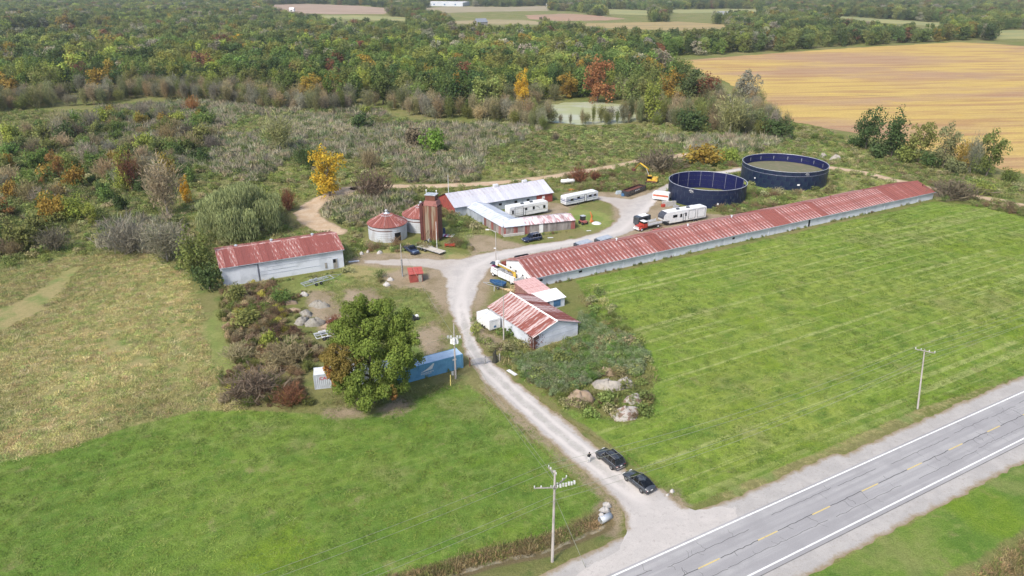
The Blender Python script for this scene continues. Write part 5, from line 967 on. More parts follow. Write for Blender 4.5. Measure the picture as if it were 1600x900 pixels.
# ---------------------------------------------------------------- vehicles, poles, people and yard things
def mid(a, b, h=0): A = at(*a, h); B = at(*b, h); return (A + B) / 2, rot_of(A, B), (B - A).length
def wheel(parent, x, y, r, w, hub=HUB):
    e = MB().tube([(0, -w/2, 0), (0, w/2, 0)], r, 16).build('wheel', RUBBER, parent, (x, y, r)); MB().tube([(0, -w/2 - .012, 0), (0, w/2 + .012, 0)], r * .58, 12).build('rim', hub, e); return e
def loft(mb, secs, mi=0, smooth=True, close=True):
    n = len(secs[0]); vs = [p for s_ in secs for p in s_]; fs = []
    for i in range(len(secs) - 1):
        for k in range(n - (0 if close else 1)): k2 = (k + 1) % n; fs.append((i*n+k, i*n+k2, (i+1)*n+k2, (i+1)*n+k))
    mb.add(vs, fs, mi, smooth); b = len(mb.v) - len(vs)
    for base in (b, b + (len(secs) - 1) * n): mb.f.append([base + k for k in range(n)]); mb.m.append(mi); mb.sm.append(False)
    return mb
def car(px, rz, paint, label, kind='suv', L=4.8, Wd=1.92, H=1.72):
    p = at(*px); e = empty('parked_car', (p.x, p.y, 0), rz, label, 'car'); w = Wd / 2; belt = {'suv': 1.02, 'sedan': .92, 'pickup': 1.08}[kind]; hood = belt - .06
    prof = {'suv': [(-.50, .62, .80), (-.485, .30, belt), (-.40, .27, belt + .03), (-.15, .25, belt + .02), (.15, .25, belt), (.20, .25, belt - .01), (.40, .26, hood - .06), (.47, .28, hood - .22), (.50, .40, .62)],
            'sedan': [(-.50, .50, .78), (-.485, .28, belt + .02), (-.38, .25, belt + .05), (-.15, .22, belt + .01), (.12, .22, belt - .02), (.22, .22, belt - .05), (.38, .24, hood - .14), (.47, .26, hood - .26), (.50, .38, .55)],
            'pickup': [(-.50, .62, .9), (-.49, .35, 1.06), (-.2, .33, 1.08), (.0, .32, 1.08), (.15, .32, belt), (.25, .32, belt - .03), (.42, .33, belt - .08), (.48, .34, belt - .2), (.50, .4, .7)]}[kind]
    secs = []
    for (t, zb, zt) in prof:
        x = t * L; k = 1 - .16 * max(0, (abs(t) - .36) / .14) ** 1.5; m_ = (zb + zt) / 2
        secs.append([(x, -w*k*.90, zb), (x, -w*k, zb + (zt-zb)*.35), (x, -w*k*.985, zb + (zt-zb)*.75), (x, -w*k*.90, zt), (x, 0, zt + .03), (x, w*k*.90, zt), (x, w*k*.985, zb + (zt-zb)*.75), (x, w*k, zb + (zt-zb)*.35), (x, w*k*.90, zb)])
    body = loft(MB(), secs).build('body', paint, e)
    if kind == 'suv': gx = [(-.475, .02), (-.40, .92), (-.10, 1), (.06, .96), (.205, .0)]; roofr = (-.40, .07)
    elif kind == 'sedan': gx = [(-.43, .02), (-.22, .88), (-.05, 1), (.04, .96), (.235, .0)]; roofr = (-.22, .05)
    else: gx = [(-.05, .02), (-.03, .92), (.02, 1), (.10, .96), (.20, 0)]; roofr = (-.035, .10)
    secs = []; gh_ = H - belt
    for (t, f) in gx:
        x = t * L; z = belt + gh_ * f - .02; ww = w * (.86 - .13 * f); wb = w * .88; secs.append([(x, -wb, belt - .04), (x, -ww, z), (x, 0, z + .03 * f), (x, ww, z), (x, wb, belt - .04)])
    loft(MB(), secs, smooth=False).build('windows', GLASS, e)
    mb = MB(); zt = H - .01
    xa, xb = roofr[0] * L, roofr[1] * L; wr = w * .745
    loft(mb, [[(xa - .05, -wr*.97, zt - .10), (xa - .05, 0, zt - .05), (xa - .05, wr*.97, zt - .10)][::1] + [(xa - .05, 0, zt - .14)], [(xa + .5, -wr, zt - .02), (xa + .5, 0, zt + .035), (xa + .5, wr, zt - .02), (xa + .5, 0, zt - .1)], [(xb - .2, -wr, zt - .03), (xb - .2, 0, zt + .03), (xb - .2, wr, zt - .03), (xb - .2, 0, zt - .1)], [(xb + .08, -wr*.97, zt - .10), (xb + .08, 0, zt - .04), (xb + .08, wr*.97, zt - .10), (xb + .08, 0, zt - .14)]]); mb.build('roof', paint, e)
    mb = MB()
    for s_ in (-1, 1):
        for t in ((-.26, -.09, .07) if kind == 'suv' else (-.13, .05)): x = t * L; mb.tube([(x, s_*w*.885, belt - .03), (x - .05, s_*w*.75, H - .06)], .035, 4)
        a, b = gx[-1][0] * L, roofr[1] * L; mb.tube([(a, s_*w*.86, belt - .02), (b, s_*w*.74, H - .05)], .04, 4); a, b = gx[0][0] * L, roofr[0] * L; mb.tube([(a, s_*w*.86, belt), (b, s_*w*.74, H - .08)], .05, 4)
    mb.build('pillar', paint, e)
    if kind == 'suv':
        for s_ in (-1, 1): MB().tube([(-.38*L, s_*w*.68, H + .05), (.03*L, s_*w*.68, H + .05)], .025, 5).build('roof_rail', CHROME, e)
    for s_ in (-1, 1): MB().tube([(gx[0][0] * L + .15, s_*w*.895, belt + .015), (gx[-1][0] * L, s_*w*.895, belt - .015)], .02, 4).build('window_trim', CHROME, e)
    for s_ in (-1, 1):
        for x in (-.30 * L, .31 * L): wheel(e, x, s_ * (w - .12), .36, .24)
        MB().box((.485 * L, s_ * w * .62, hood - .30), (.08, .42, .13)).build('headlight', WHITE_P, e); MB().box((-.487 * L, s_ * w * .66, belt - .16), (.08, .36, .14)).build('tail_light', mat('tail_red', (.25, .01, .01), .3) if 'tail_red' not in bpy.data.materials else bpy.data.materials['tail_red'], e)
        MB().box((.13 * L, s_ * (w + .06), belt + .02), (.18, .16, .13)).build('mirror', paint, e)
    MB().box((-.497 * L, 0, belt - .2), (.04, .34, .16)).build('number_plate', WHITE_P, e); MB().box((-.495 * L, 0, .48), (.06, Wd * .7, .12)).build('bumper', CHROME if kind != 'sedan' else BLACK_P, e)
    if kind == 'pickup': MB().box((-.27 * L, 0, 1.085), (.40 * L, Wd * .76, .02)).build('truck_bed', DARK, e)
    return e
_, r1, _ = mid((969, 737), (938, 712)); car((953, 722), r1, BLACK_P, 'black suv parked on the drive, nearer to the standing person', L=4.45)
_, r1, _ = mid((1012, 765), (983, 742)); car((998, 757), r1, GREY_P, 'charcoal sedan parked at the mouth of the drive behind the black suv', 'sedan', 4.6, 1.86, 1.42)
_, r1, _ = mid((846, 371), (815, 377)); car((831, 376), r1, BLUE_P, 'dark blue suv parked by the weathered front wing of the barn', 'suv', 5.1, 1.95, 1.85)
_, r1, _ = mid((634, 387), (653, 399)); e = car((643, 394), r1, BLUE_P, 'old blue pickup with a pale hood beside the rusty tower', 'pickup', 5.2, 1.95, 1.75)
MB().box((1.65, 0, .99), (1.5, 1.5, .05)).build('pale_hood', mat('pale_blue_paint', (.30, .42, .55), .35), e)

# person
def person(px, label):
    p = at(*px); me = bpy.data.meshes.new('body'); J = [((0,0,.95),.13),((0,0,1.15),.12),((0,0,1.38),.15),((0,0,1.50),.06),((0,0.01,1.60),.085),((0,0.01,1.72),.085),
        ((.10,0,.90),.095),((.12,.02,.50),.065),((.12,0,.08),.045),((.13,.12,.04),.04),((-.10,0,.90),.095),((-.13,.02,.50),.065),((-.13,0,.08),.045),((-.14,.12,.04),.04),
        ((.20,0,1.40),.06),((.27,-.03,1.12),.045),((.20,.16,1.05),.035),((.14,.22,1.08),.03),((-.20,0,1.40),.06),((-.27,-.03,1.12),.045),((-.20,.16,1.05),.035),((-.14,.22,1.08),.03)]
    E_ = [(0,1),(1,2),(2,3),(3,4),(4,5),(0,6),(6,7),(7,8),(8,9),(0,10),(10,11),(11,12),(12,13),(2,14),(14,15),(15,16),(16,17),(2,18),(18,19),(19,20),(20,21)]
    me.from_pydata([j[0] for j in J], E_, []); o = bpy.data.objects.new('person_body', me); S.collection.objects.link(o)
    sk = o.modifiers.new('s', 'SKIN'); 
    for i, j in enumerate(J): me.skin_vertices[0].data[i].radius = (j[1], j[1])
    me.skin_vertices[0].data[0].use_root = True
    ss = o.modifiers.new('d', 'SUBSURF'); ss.levels = 1; ss.render_levels = 1
    dg = bpy.context.evaluated_depsgraph_get(); m2 = bpy.data.meshes.new_from_object(o.evaluated_get(dg)); bpy.data.objects.remove(o)
    mats = [mat('skin', (.45, .28, .20), .6), mat('black_top', (.02, .02, .025), .8), mat('white_trousers', (.75, .75, .75), .8), mat('dark_hair', (.02, .015, .012), .6), mat('dark_shoes', (.05, .05, .05), .6)]
    m2.materials.clear(); [m2.materials.append(q) for q in mats]
    for f in m2.polygons:
        c = f.center; f.material_index = 4 if c.z < .09 else (2 if c.z < .98 else (1 if c.z < 1.47 and not (abs(c.x) < .19 and c.y > .17 and c.z < 1.2) else (3 if (c.z > 1.70 or c.y < -.01) and c.z > 1.56 else 0))); f.use_smooth = True
    e = empty('person', (p.x, p.y, 0), math.radians(20), label, 'person'); inst(m2, 'body', e)
    mb = MB()
    mb.lathe((0, -.02, 1.66), [(.0, .11), (.07, .09), (.098, .03), (.095, -.04), (.06, -.09)], 12, a0=math.pi * .95, a1=math.pi * 2.05); mb.build('hair', mats[3], e)
    for s_ in (-1, 1): MB().box((s_ * .035, .093, 1.665), (.022, .01, .012)).build('eye', BLACK_P, e)
    for h in (-1, 1):
        for k in range(5): a = -.25 + k * .13; MB().tube([(h*.14, .22, 1.08), (h*.12 + (a*.12), .26, 1.075 - .008 * k), (h*.10 + a*.14, .285, 1.055)], [.011, .010, .008], 5).build('finger', mats[0], e)
    MB().box((0, .27, 1.09), (.16, .03, .10)).build('controller', BLACK_P, e)
    return e
person((920, 723), 'person in a black top and white trousers standing on the drive by the black suv')

# recreational vehicles
def rv(a, b, H, Wd, label, cat, front=0, base=.75, ac=2, stripes=None, doors=(), wins=(), slides=(), axle=(.25, .31), fifth=False, name='camper_trailer', roofm=WHITE_P, body=None, side=-1):
    c, r_, L = mid(a, b); c = c + Vector((-math.sin(r_), math.cos(r_), 0)) * Wd / 2; e = empty(name, (c.x, c.y, 0), r_, label, cat); bm_ = body or WHITE_P; w = Wd / 2
    if front: pr = [(-L/2, base), (L/2 - .0, base), (L/2, H - .15), (L/2 - .2, H), (-L/2 + .75, H), (-L/2 + .12, H - .55), (-L/2 - .0, H - 1.2), (-L/2 + .25, base + .35 if fifth else base)]
    else: pr = [(-L/2 + .1, base), (L/2 - .1, base), (L/2, base + .3), (L/2, H - .2), (L/2 - .25, H), (-L/2 + .2, H), (-L/2, H - .2), (-L/2, base + .3)]
    if front and fifth: pr = [(-L/2 + 2.1, base), (L/2, base), (L/2, H - .15), (L/2 - .2, H), (-L/2 + 1.1, H), (-L/2 + .25, H - .55), (-L/2, H - 1.2), (-L/2 + .2, base + .85), (-L/2 + 2.0, base + .75)]
    MB().prism(pr, -w, w).build('body', bm_, e)
    MB().box((.3, 0, H + .02), (L - 2.0, Wd - .1, .05)).build('roof', roofm, e)
    for k in range(ac): MB().box((-L * .12 + k * L * .24, 0, H + .18), (.9, .7, .3), taper=.8).build('roof_air_conditioner', BLACK_P if front else GREY_P, e)
    MB().tube([(L * .33, .4, H), (L * .33, .4, H + .15)], .2, 8).build('roof_vent', WHITE_OLD, e)
    for (x, z, l, h, m_) in wins: opening(e, 'window', x * L, side * (w + .02), z, l, h, 'S', m_ or GLASS, BLACK_P)
    for (x, l) in slides:
        mb = MB()
        for (u, z, ll, hh) in ((0, H - .35, l, .05), (0, base + .35, l, .05), (-l/2, (H + base) / 2, .05, H - base - .7), (l/2, (H + base) / 2, .05, H - base - .7)): mb.box((x * L + u, side * (w + .03), z), (ll, .06, hh))
        mb.build('slide_out_frame', BLACK_P, e)
    for x in doors: opening(e, 'door', x * L, side * (w + .02), base + 1.05, .7, 1.9, 'S', WHITE_P, GREY_P)
    for (z, h, m_) in (stripes or ()): MB().box((0, side * (w + .012), z), (L - .3, .02, h)).build('stripe', m_, e); MB().box((-L/2 - .0, 0, z), (.03, Wd - .2, h)).build('stripe', m_, e)
    mb = MB(); mb.box((.4, 0, base - .12), (L - 1.6, Wd * .75, .2)); mb.build('chassis', BLACK_P, e)
    for x in axle:
        for s_ in (-1, 1): wheel(e, x * L, s_ * (w - .15), .36, .24)
    if fifth:
        for s_ in (-1, 1): MB().tube([(-L/2 + 2.2, s_ * w * .8, base + .7), (-L/2 + 2.2, s_ * w * .8, 0)], .05, 5).build('landing_leg', STEEL, e)
    return e
DSTR = mat('dark_blue_stripe', (.05, .08, .22), .4); BEIGE = mat('beige_graphic', (.50, .46, .40), .5)
rv((884, 324), (934, 313.5), 3.0, 2.45, 'white coach with blue stripes parked on the grass right of the barn', 'motorhome', ac=0, stripes=[(1.75, .26, DSTR), (2.15, .10, DSTR), (1.2, .08, DSTR)], doors=(.10,), wins=[(-.32, 1.9, .9, .55, None), (-.12, 2.2, .8, .4, None), (.25, 2.0, .9, .5, None), (.40, 2.0, .7, .5, None)], axle=(-.18, -.10, .38), name='coach', body=WHITE_OLD, base=.65)
e = rv((848, 330), (789, 341), 3.65, 2.5, 'white fifth-wheel camper inside the courtyard of the U-shaped barn', 'camper', front=0, ac=2, side=1, doors=(.12,), wins=[(-.40, 2.2, .6, .8, None), (-.12, 2.4, .5, .7, None), (.08, 2.5, .6, .5, None), (.42, 2.2, .4, .9, None)], slides=[(.26, 2.6)], stripes=[(2.9, .09, BEIGE), (1.6, .09, BEIGE)], axle=(.15, .24))
mb = MB()
for k in range(8):
    a0, a1 = .2 + k * .17, .37 + k * .17; mb.tube([(-2.2 - 1.3 * math.cos(a0), 1.28, 1.7 + 1.0 * math.sin(a0)), (-2.2 - 1.3 * math.cos(a1), 1.28, 1.7 + 1.0 * math.sin(a1))], .05, 4)
mb.build('swoosh', BLACK_P, e)
e = rv((1036, 355), (1102, 343), 3.75, 2.5, 'long white fifth-wheel camper with a dark nose in front of the nearer tank', 'camper', front=1, fifth=True, ac=2, doors=(-.02,), wins=[(-.24, 2.5, 1.3, .6, None), (-.10, 2.4, .5, .8, None), (.01, 2.5, .4, .8, None)], slides=[(.16, 2.3), (.38, 2.6)], axle=(.22, .30))
_ = None; L_ = (at(1102, 343) - at(1036, 355)).length
MB().prism([(-L_/2 + 1.08, 3.77), (-L_/2 + .22, 3.22), (-L_/2 - .04, 2.55), (-L_/2 + .02, 2.1), (-L_/2 + .3, 2.2), (-L_/2 + .4, 3.2), (-L_/2 + 1.1, 3.6)], -1.2, 1.2).build('front_cap', mat('charcoal_cap', (.07, .075, .095), .35), e)
rv((1019, 313), (1044, 316), 2.5, 2.3, 'small old white camper with a red band beside the nearer tank', 'camper', ac=0, stripes=[(1.65, .55, mat('faded_red_band', (.52, .14, .08), .5))], axle=(.1,), base=.55, name='small_camper')
rv((997, 355), (1016, 350), 2.6, 1.9, 'white-roofed camper van behind the red truck', 'van', ac=0, body=GREY_P, wins=[(0, 1.9, 1.6, .5, None)], axle=(-.3, .3), base=.5, name='camper_van')

# trucks
def red_truck():
    c, r_, L = mid((1029, 353), (994, 361)); e = empty('flatbed_truck', (c.x, c.y, 0), r_, 'old red flatbed truck with a white bumper in the yard', 'truck')
    loft(MB(), [[(L/2 - .1, -.75, .6), (L/2 - .1, -.7, 1.35), (L/2 - .1, .7, 1.35), (L/2 - .1, .75, .6)], [(L/2 - 1.7, -.85, .6), (L/2 - 1.7, -.8, 1.55), (L/2 - 1.7, .8, 1.55), (L/2 - 1.7, .85, .6)]], smooth=False).build('hood', RED_P, e)
    for s_ in (-1, 1): MB().lathe((0, 0, 0), [(.45, -.2), (.62, -.15), (.62, .15), (.45, .2)], 12, a0=0, a1=math.pi).build('fender', RED_P, e, (L/2 - .9, s_ * .95, .5)).rotation_euler = (math.pi / 2, 0, 0)
    MB().box((L/2 - 2.3, 0, 1.25), (1.25, 1.9, 1.1)).build('cab', RED_P, e); MB().box((L/2 - 2.3, 0, 2.0), (1.15, 1.8, .55), taper=.88).build('windows', GLASS, e); MB().box((L/2 - 2.35, 0, 2.3), (1.15, 1.7, .1)).build('cab_roof', WHITE_P, e)
    MB().box((L/2 + .05, 0, .65), (.2, 2.2, .28)).build('bumper', WHITE_P, e); MB().box((L/2 - .08, 0, 1.0), (.08, 1.0, .55)).build('grille', CHROME, e)
    for s_ in (-1, 1): MB().tube([(L/2 - .1, s_ * .75, 1.05), (L/2 + .02, s_ * .75, 1.05)], .13, 10).build('headlight', WHITE_P, e)
    BL = L - 3.1; MB().box((-L/2 + BL/2, 0, 1.15), (BL, 2.3, .16)).build('flatbed', WOOD_G, e)
    mb = MB(); [mb.box((-L/2 + BL/2, s_ * 1.13, 1.5), (BL, .06, .55)) for s_ in (-1, 1)]; mb.build('side_board', WHITE_OLD, e); MB().box((-L/2 + BL, 0, 1.8), (.08, 2.2, 1.2)).build('headboard', STEEL, e)
    MB().box((-.6, 0, .75), (L - 1, .9, .25)).build('chassis', BLACK_P, e)
    for x in (L/2 - .9, -L/2 + 1.2):
        for s_ in (-1, 1): wheel(e, x, s_ * .95, .48, .3, WHITE_OLD)
red_truck()
def flat_trailer(a, b, Wd, deck, label, name='flatbed_trailer', deckm=WOOD_G, railm=STEEL, ax=(-.05, .08), tongue=1.3, rail=0, h=.6):
    c, r_, L = mid(a, b); e = empty(name, (c.x, c.y, 0), r_, label, 'trailer')
    n = 7; pm = MB().box((0, 0, 0), (L, Wd / n - .03, .05)).mesh('deck_plank', deckm)
    if deck:
        for k in range(n): inst(pm, 'deck_plank', e, (0, -Wd/2 + Wd / n * (k + .5), h + .04 + random.uniform(-.008, .008)))
    mb = MB(); [mb.box((0, s_ * (Wd/2 + .03), h), (L, .08, .14)) for s_ in (-1, 1)]; [mb.box((x, 0, h - .03), (.08, Wd, .1)) for x in np.linspace(-L/2, L/2, 4 if not deck else 6)]
    mb.tube([(L/2, -Wd/2, h), (L/2 + tongue, 0, h - .05)], .05, 4); mb.tube([(L/2, Wd/2, h), (L/2 + tongue, 0, h - .05)], .05, 4); mb.tube([(L/2 + tongue, 0, h), (L/2 + tongue + .3, 0, h)], .05, 4)
    mb.build('frame', railm, e); MB().tube([(L/2 + tongue - .2, 0, h + .3), (L/2 + tongue - .2, 0, 0)], .04, 5).build('jack', STEEL, e)
    for x in ax:
        for s_ in (-1, 1):
            wheel(e, x * L, s_ * (Wd/2 + .18), .33, .2)
            MB().box((x * L, s_ * (Wd/2 + .18), .72), (.75, .26, .05)).build('mudguard', railm, e)
    if rail:
        mb = MB()
        for y in (-.35, .35): mb.box((-.1 * L, y, h + .22), (L * .9, .12, .12)); [mb.box((x * L, y, h + .1), (.08, .08, .2)) for x in (-.4, -.1, .3)]
        mb.build('bunk_rail', GALV, e)
    return e
flat_trailer((692, 398), (656, 387), 2.0, True, 'flatbed trailer with grey planks beside the old blue pickup', ax=(.12, .27), deckm=mat('pale_planks', (.52, .48, .42), .85))
e = flat_trailer((474, 449), (519, 436), 2.1, False, 'galvanised boat trailer frame in front of the left shed', 'boat_trailer', railm=GALV, ax=(-.14, .02), tongue=2.2, rail=1); 
e = flat_trailer((493, 530), (520, 524), 2.2, False, 'boat trailer frame left of the maple crown', 'boat_trailer', railm=WHITE_OLD, ax=(-.1, .1), tongue=1.5, rail=1)
e = flat_trailer((1038, 360), (1014, 368), 1.7, False, 'low dark red trailer frame in front of the red truck', 'low_trailer', railm=mat('dark_red_paint', (.25, .03, .04), .5), ax=(0,), tongue=1.0); MB().box((-.2, 0, .66), (2.2, 1.2, .25)).build('red_deck', RED_P, e)

def bucket_truck():
    c, r_, L = mid((812, 446), (772, 428)); e = empty('bucket_truck', (c.x, c.y, 0), r_, 'white utility truck with a folded yellow boom by the end of the long barn', 'truck')
    MB().box((L/2 - .55, 0, 1.1), (1.1, 2.0, .9), taper=.94).build('hood', WHITE_P, e); MB().box((L/2 - 1.7, 0, 1.45), (1.4, 2.1, 1.5)).build('cab', WHITE_P, e); MB().box((L/2 - 1.65, 0, 2.0), (1.45, 2.14, .45), taper=.92).build('windows', GLASS, e)
    for k, (x, s_) in enumerate([(x, s_) for x in (-.36, -.2, -.04, .1) for s_ in (-1, 1)]):
        MB().box((x * L, s_ * .98, 1.25), (L * .15, .42, 1.25)).build('tool_locker', WHITE_P, e)
    MB().box((-L * .12, 0, .95), (L * .62, 1.6, .2)).build('bed', GREY_P, e); MB().box((-L/2 + .15, 0, 1.15), (.15, 2.3, 1.2)).build('tailgate', WHITE_OLD, e)
    MB().tube([(-L * .30, 0, 1.0), (-L * .30, 0, 2.5)], [.4, .3], 10).build('turret', YELLOW_P, e)
    MB().tube([(-L * .32, .25, 2.5), (L * .30, .3, 2.75)], .17, 6).build('lower_boom', YELLOW_P, e); MB().tube([(L * .30, -.15, 2.85), (-L * .2, -.1, 2.75)], .15, 6).build('upper_boom', WHITE_P, e)
    MB().box((L * .36, -.1, 2.9), (.7, .7, 1.0)).build('bucket', WHITE_P, e)
    for k in range(5): MB().tube([(-L*.3 + k*.5, -.4 + .2 * (k % 3), 1.9), (-L*.25 + k*.55, .4 - .15 * k, 2.2)], .08, 5).build('hose', [YELLOW_P, RUST, STEEL, BLACK_P, ORANGE_P][k], e)
    MB().box((0, 0, .65), (L - .6, .9, .25)).build('chassis', BLACK_P, e)
    for x in (L/2 - .9, -L/2 + 1.6):
        for s_ in (-1, 1): wheel(e, x, s_ * .92, .45, .3, WHITE_OLD)
bucket_truck()
q = at(774, 424); e = empty('small_tractor', (q.x, q.y, 0), r_z := math.radians(-20), 'small magenta and white machine with a dark roof at the foot of the lamp post', 'machine')
MB().box((0, 0, 1.0), (1.5, 1.1, .9)).build('body', MAG_P, e); MB().box((-.1, -.56, .9), (1.2, .05, .9)).build('side_panel', WHITE_P, e); MB().box((0, 0, 2.0), (2.0, 1.5, .1)).build('canopy', GREY_P, e); [MB().tube([(x, y, 1.4), (x, y, 2.0)], .04, 4).build('post', STEEL, e) for x in (-.6, .6) for y in (-.5, .5)]; [wheel(e, x, y, .35, .25) for x in (-.6, .6) for y in (-.6, .6)]
# small blue boat on a trailer
c, r_, L = mid((790, 452), (763, 446)); e = empty('boat_on_trailer', (c.x, c.y, 0), r_, 'small blue boat on a galvanised trailer beside the utility truck', 'boat')
loft(MB(), [[(-1.9, -.8, .9), (-1.9, -.75, 1.25), (-1.9, 0, 1.2), (-1.9, .75, 1.25), (-1.9, .8, .9), (-1.9, 0, .6)], [(0, -.85, .9), (0, -.9, 1.35), (0, 0, 1.15), (0, .9, 1.35), (0, .85, .9), (0, 0, .55)], [(1.6, -.3, 1.1), (1.6, -.35, 1.45), (1.6, 0, 1.4), (1.6, .35, 1.45), (1.6, .3, 1.1), (1.6, 0, .8)]], smooth=False).build('hull', mat('boat_blue', (.03, .09, .2), .4), e)
mb = MB(); mb.tube([(-1.9, -.8, 1.3), (0, -.93, 1.4), (1.7, 0, 1.5), (0, .93, 1.4), (-1.9, .8, 1.3)], .05, 5); mb.build('gunwale', BLUE_LT, e); mb = MB(); [mb.tube([(-2.0, s_ * .7, .5), (1.8, s_ * .5, .5), (3.4, 0, .5)], .05, 4) for s_ in (-1, 1)]; mb.build('trailer_frame', GALV, e); [wheel(e, -.8, s_ * 1.0, .3, .2) for s_ in (-1, 1)]
# enclosed white trailer by the workshop
c, r_, L = mid((768, 519), (747, 502)); c = c + Vector((math.cos(r_ - math.pi/2), math.sin(r_ - math.pi/2), 0)) * 0
A = at(764, 518); r_ = math.radians(123.5); e = empty('enclosed_trailer', (A.x, A.y, 0), math.radians(33.6), 'white enclosed box trailer parked against the workshop', 'trailer')
MB().box((1.15, 2.0, 1.35), (2.3, 4.6, 2.0)).build('body', WHITE_P, e); mb = MB(); [mb.box((x, y, 1.35), (.05, .05, 2.04)) for x in (0, 2.3) for y in (-.3, 4.3)]; mb.build('corner_trim', GALV, e)
for y in (.9, 2.9): MB().box((1.15, y, 2.38), (1.5, 1.3, .06)).build('roof_hatch', WHITE_OLD, e)
MB().box((1.15, -.31, .85), (.5, .04, .4)).build('latch_plate', BLUE_LT, e); MB().box((1.0, -.33, 2.0), (1.3, .03, .06)).build('door_seam', STEEL, e); [wheel(e, x, y, .3, .2) for x in (-.02, 2.32) for y in (1.4, 2.1)]; MB().tube([(1.15, 4.3, .5), (1.15, 5.6, .45)], .06, 5).build('tow_bar', STEEL, e)
# timber frame and boards
q = at(806, 458); e = empty('timber_rack', (q.x, q.y, 0), math.radians(30), 'new timber frame rack behind the workshop roof', 'rack'); 
for x in (-.9, 0, .9):
    for y in (-.5, .5): MB().box((x, y, .8), (.12, .12, 1.6)).build('post', WOOD_N, e)
for z in (.5, 1.1, 1.6):
    for y in (-.5, .5): MB().box((0, y, z), (2.0, .1, .1)).build('rail', WOOD_N, e)
for k in range(4): p = at(790 + k * 4, 452 + k * 1.5); tag(MB().box((0, 0, 0), (2.6, .25, .08), rz=.2).build('board', WOOD_N, None, (p.x, p.y, .15 + .07 * k), -.5 + k * .15), ['lowest', 'second', 'third', 'topmost'][k] + ' loose new board beside the timber rack', 'board', 'loose boards by the timber rack')
# orange machine and open black trailer beyond the barn end
q = at(801, 413); e = empty('orange_machine', (q.x, q.y, 0), math.radians(28), 'rusty orange farm machine behind the white end of the long barn', 'machine'); MB().box((0, 0, 1.0), (2.4, 1.4, .7), taper=.8).build('body', ORANGE_P, e); MB().tube([(-1.2, 0, 1.0), (-2.8, 0, .5)], .1, 5).build('drawbar', RUST, e); MB().box((-1.8, 0, .6), (1.4, 1.6, .5)).build('tine_bed', mat('dark_red_rust2', (.24, .06, .04), .8), e); [wheel(e, x, y, .45, .3) for x in (-.7, .7) for y in (-.8, .8)]
q = at(817, 411); e = empty('open_box_trailer', (q.x, q.y, 0), math.radians(28), 'open black box trailer behind the near end of the long barn', 'trailer'); mb = MB(); mb.box((0, 0, .7), (3.4, 2.0, .08)); mb.build('floor', BLACK_P, e); mb = MB(); [mb.box((0, y, 1.2), (3.4, .06, 1.0)) for y in (-1, 1)]; [mb.box((x, 0, 1.2), (.06, 2.0, 1.0)) for x in (-1.7, 1.7)]; mb.build('side_wall', BLACK_P, e); mb = MB(); mb.box((0, -1, 1.73), (3.5, .1, .08)); mb.build('top_rail', WHITE_OLD, e); [wheel(e, 0, y, .35, .25) for y in (-1.15, 1.15)]
for k, (px, lb) in enumerate((((909, 391), 'left black bin with a grey lid behind the long barn'), ((941, 384), 'right black bin with a grey lid behind the long barn'))):
    q = at(*px); e = empty('lidded_bin', (q.x, q.y, 0), math.radians(28.5), lb, 'bin', 'lidded bins behind the long barn'); MB().box((0, 0, .9), (3.6, 2.0, 1.8)).build('body', BLACK_P, e); MB().box((.5, 0, 2.0), (3.6, 2.3, .1), ry=-.08).build('lid', mat('grey_lid', (.36, .40, .46), .5) if k == 0 else bpy.data.materials['grey_lid'], e)
# containers
CBLUE = mat('container_blue', (.14, .34, .53), .5, col2=(.11, .28, .45), scale=.8); CTOP = mat('pale_blue_roof', (.50, .64, .78), .5, col2=(.40, .54, .68), scale=1); CGREY = mat('container_grey', (.50, .54, .60), .55, col2=(.42, .45, .5), scale=.8)
def text_part(parent, body, size, loc, rot, m, name='lettering', squash=1):
    cu = bpy.data.curves.new(name, 'FONT'); cu.body = body; cu.size = size; cu.align_x = 'CENTER'; cu.extrude = .01; o = bpy.data.objects.new(name, cu); S.collection.objects.link(o)
    dg = bpy.context.evaluated_depsgraph_get(); me = bpy.data.meshes.new_from_object(o.evaluated_get(dg)); bpy.data.objects.remove(o); me.materials.clear(); me.materials.append(m)
    p = inst(me, name, parent, loc, rot, (squash, 1, 1)); return p
def container(A, rz, label, m, top, L=12.19, Wd=2.44, H=2.6):
    e = empty('shipping_container', (A.x, A.y, 0), rz, label, 'container', 'shipping containers'); n = 40; w = (L - .3) / n; z0, z1 = .18, H - .12
    for (y, s_) in ((0, 1), (Wd, -1)):
        vs = []; x = .15
        for i in range(n):
            for (dx, dy) in ((0, 0), (w * .3, 0), (w * .5, .045), (w * .8, .045)): vs += [(x + dx, y + s_ * dy, z0), (x + dx, y + s_ * dy, z1)]
            x += w
        mb = MB(); mb.add(vs, [(2*i, 2*i+2, 2*i+3, 2*i+1) for i in range(len(vs) // 2 - 1)]); mb.build('side_panel', m, e)
    MB().box((L/2, Wd/2, H - .05), (L - .1, Wd - .1, .05)).build('roof', top, e); mb = MB()
    for y in (.04, Wd - .04): mb.box((L/2, y, H - .06), (L, .1, .13)); mb.box((L/2, y, .1), (L, .1, .17))
    for x in (.06, L - .06):
        for y in (.05, Wd - .05): mb.box((x, y, H/2), (.13, .11, H - .26))
    mb.build('frame', m, e); MB().box((L - .1, Wd/2, H/2), (.06, Wd - .2, H - .3)).build('door_end', mat('rusted_door', (.14, .12, .13), .7) if 'rusted_door' not in bpy.data.materials else bpy.data.materials['rusted_door'], e); MB().box((.1, Wd/2, H/2), (.06, Wd - .2, H - .3)).build('end_panel', m, e)
    MB().box((L/2, Wd/2, .12), (L - .2, Wd - .2, .1)).build('floor', WOOD_G, e)
    return e
B1 = at(724, 574.5); a1 = math.radians(29.5); A1 = B1 - Vector((math.cos(a1), math.sin(a1), 0)) * 12.19
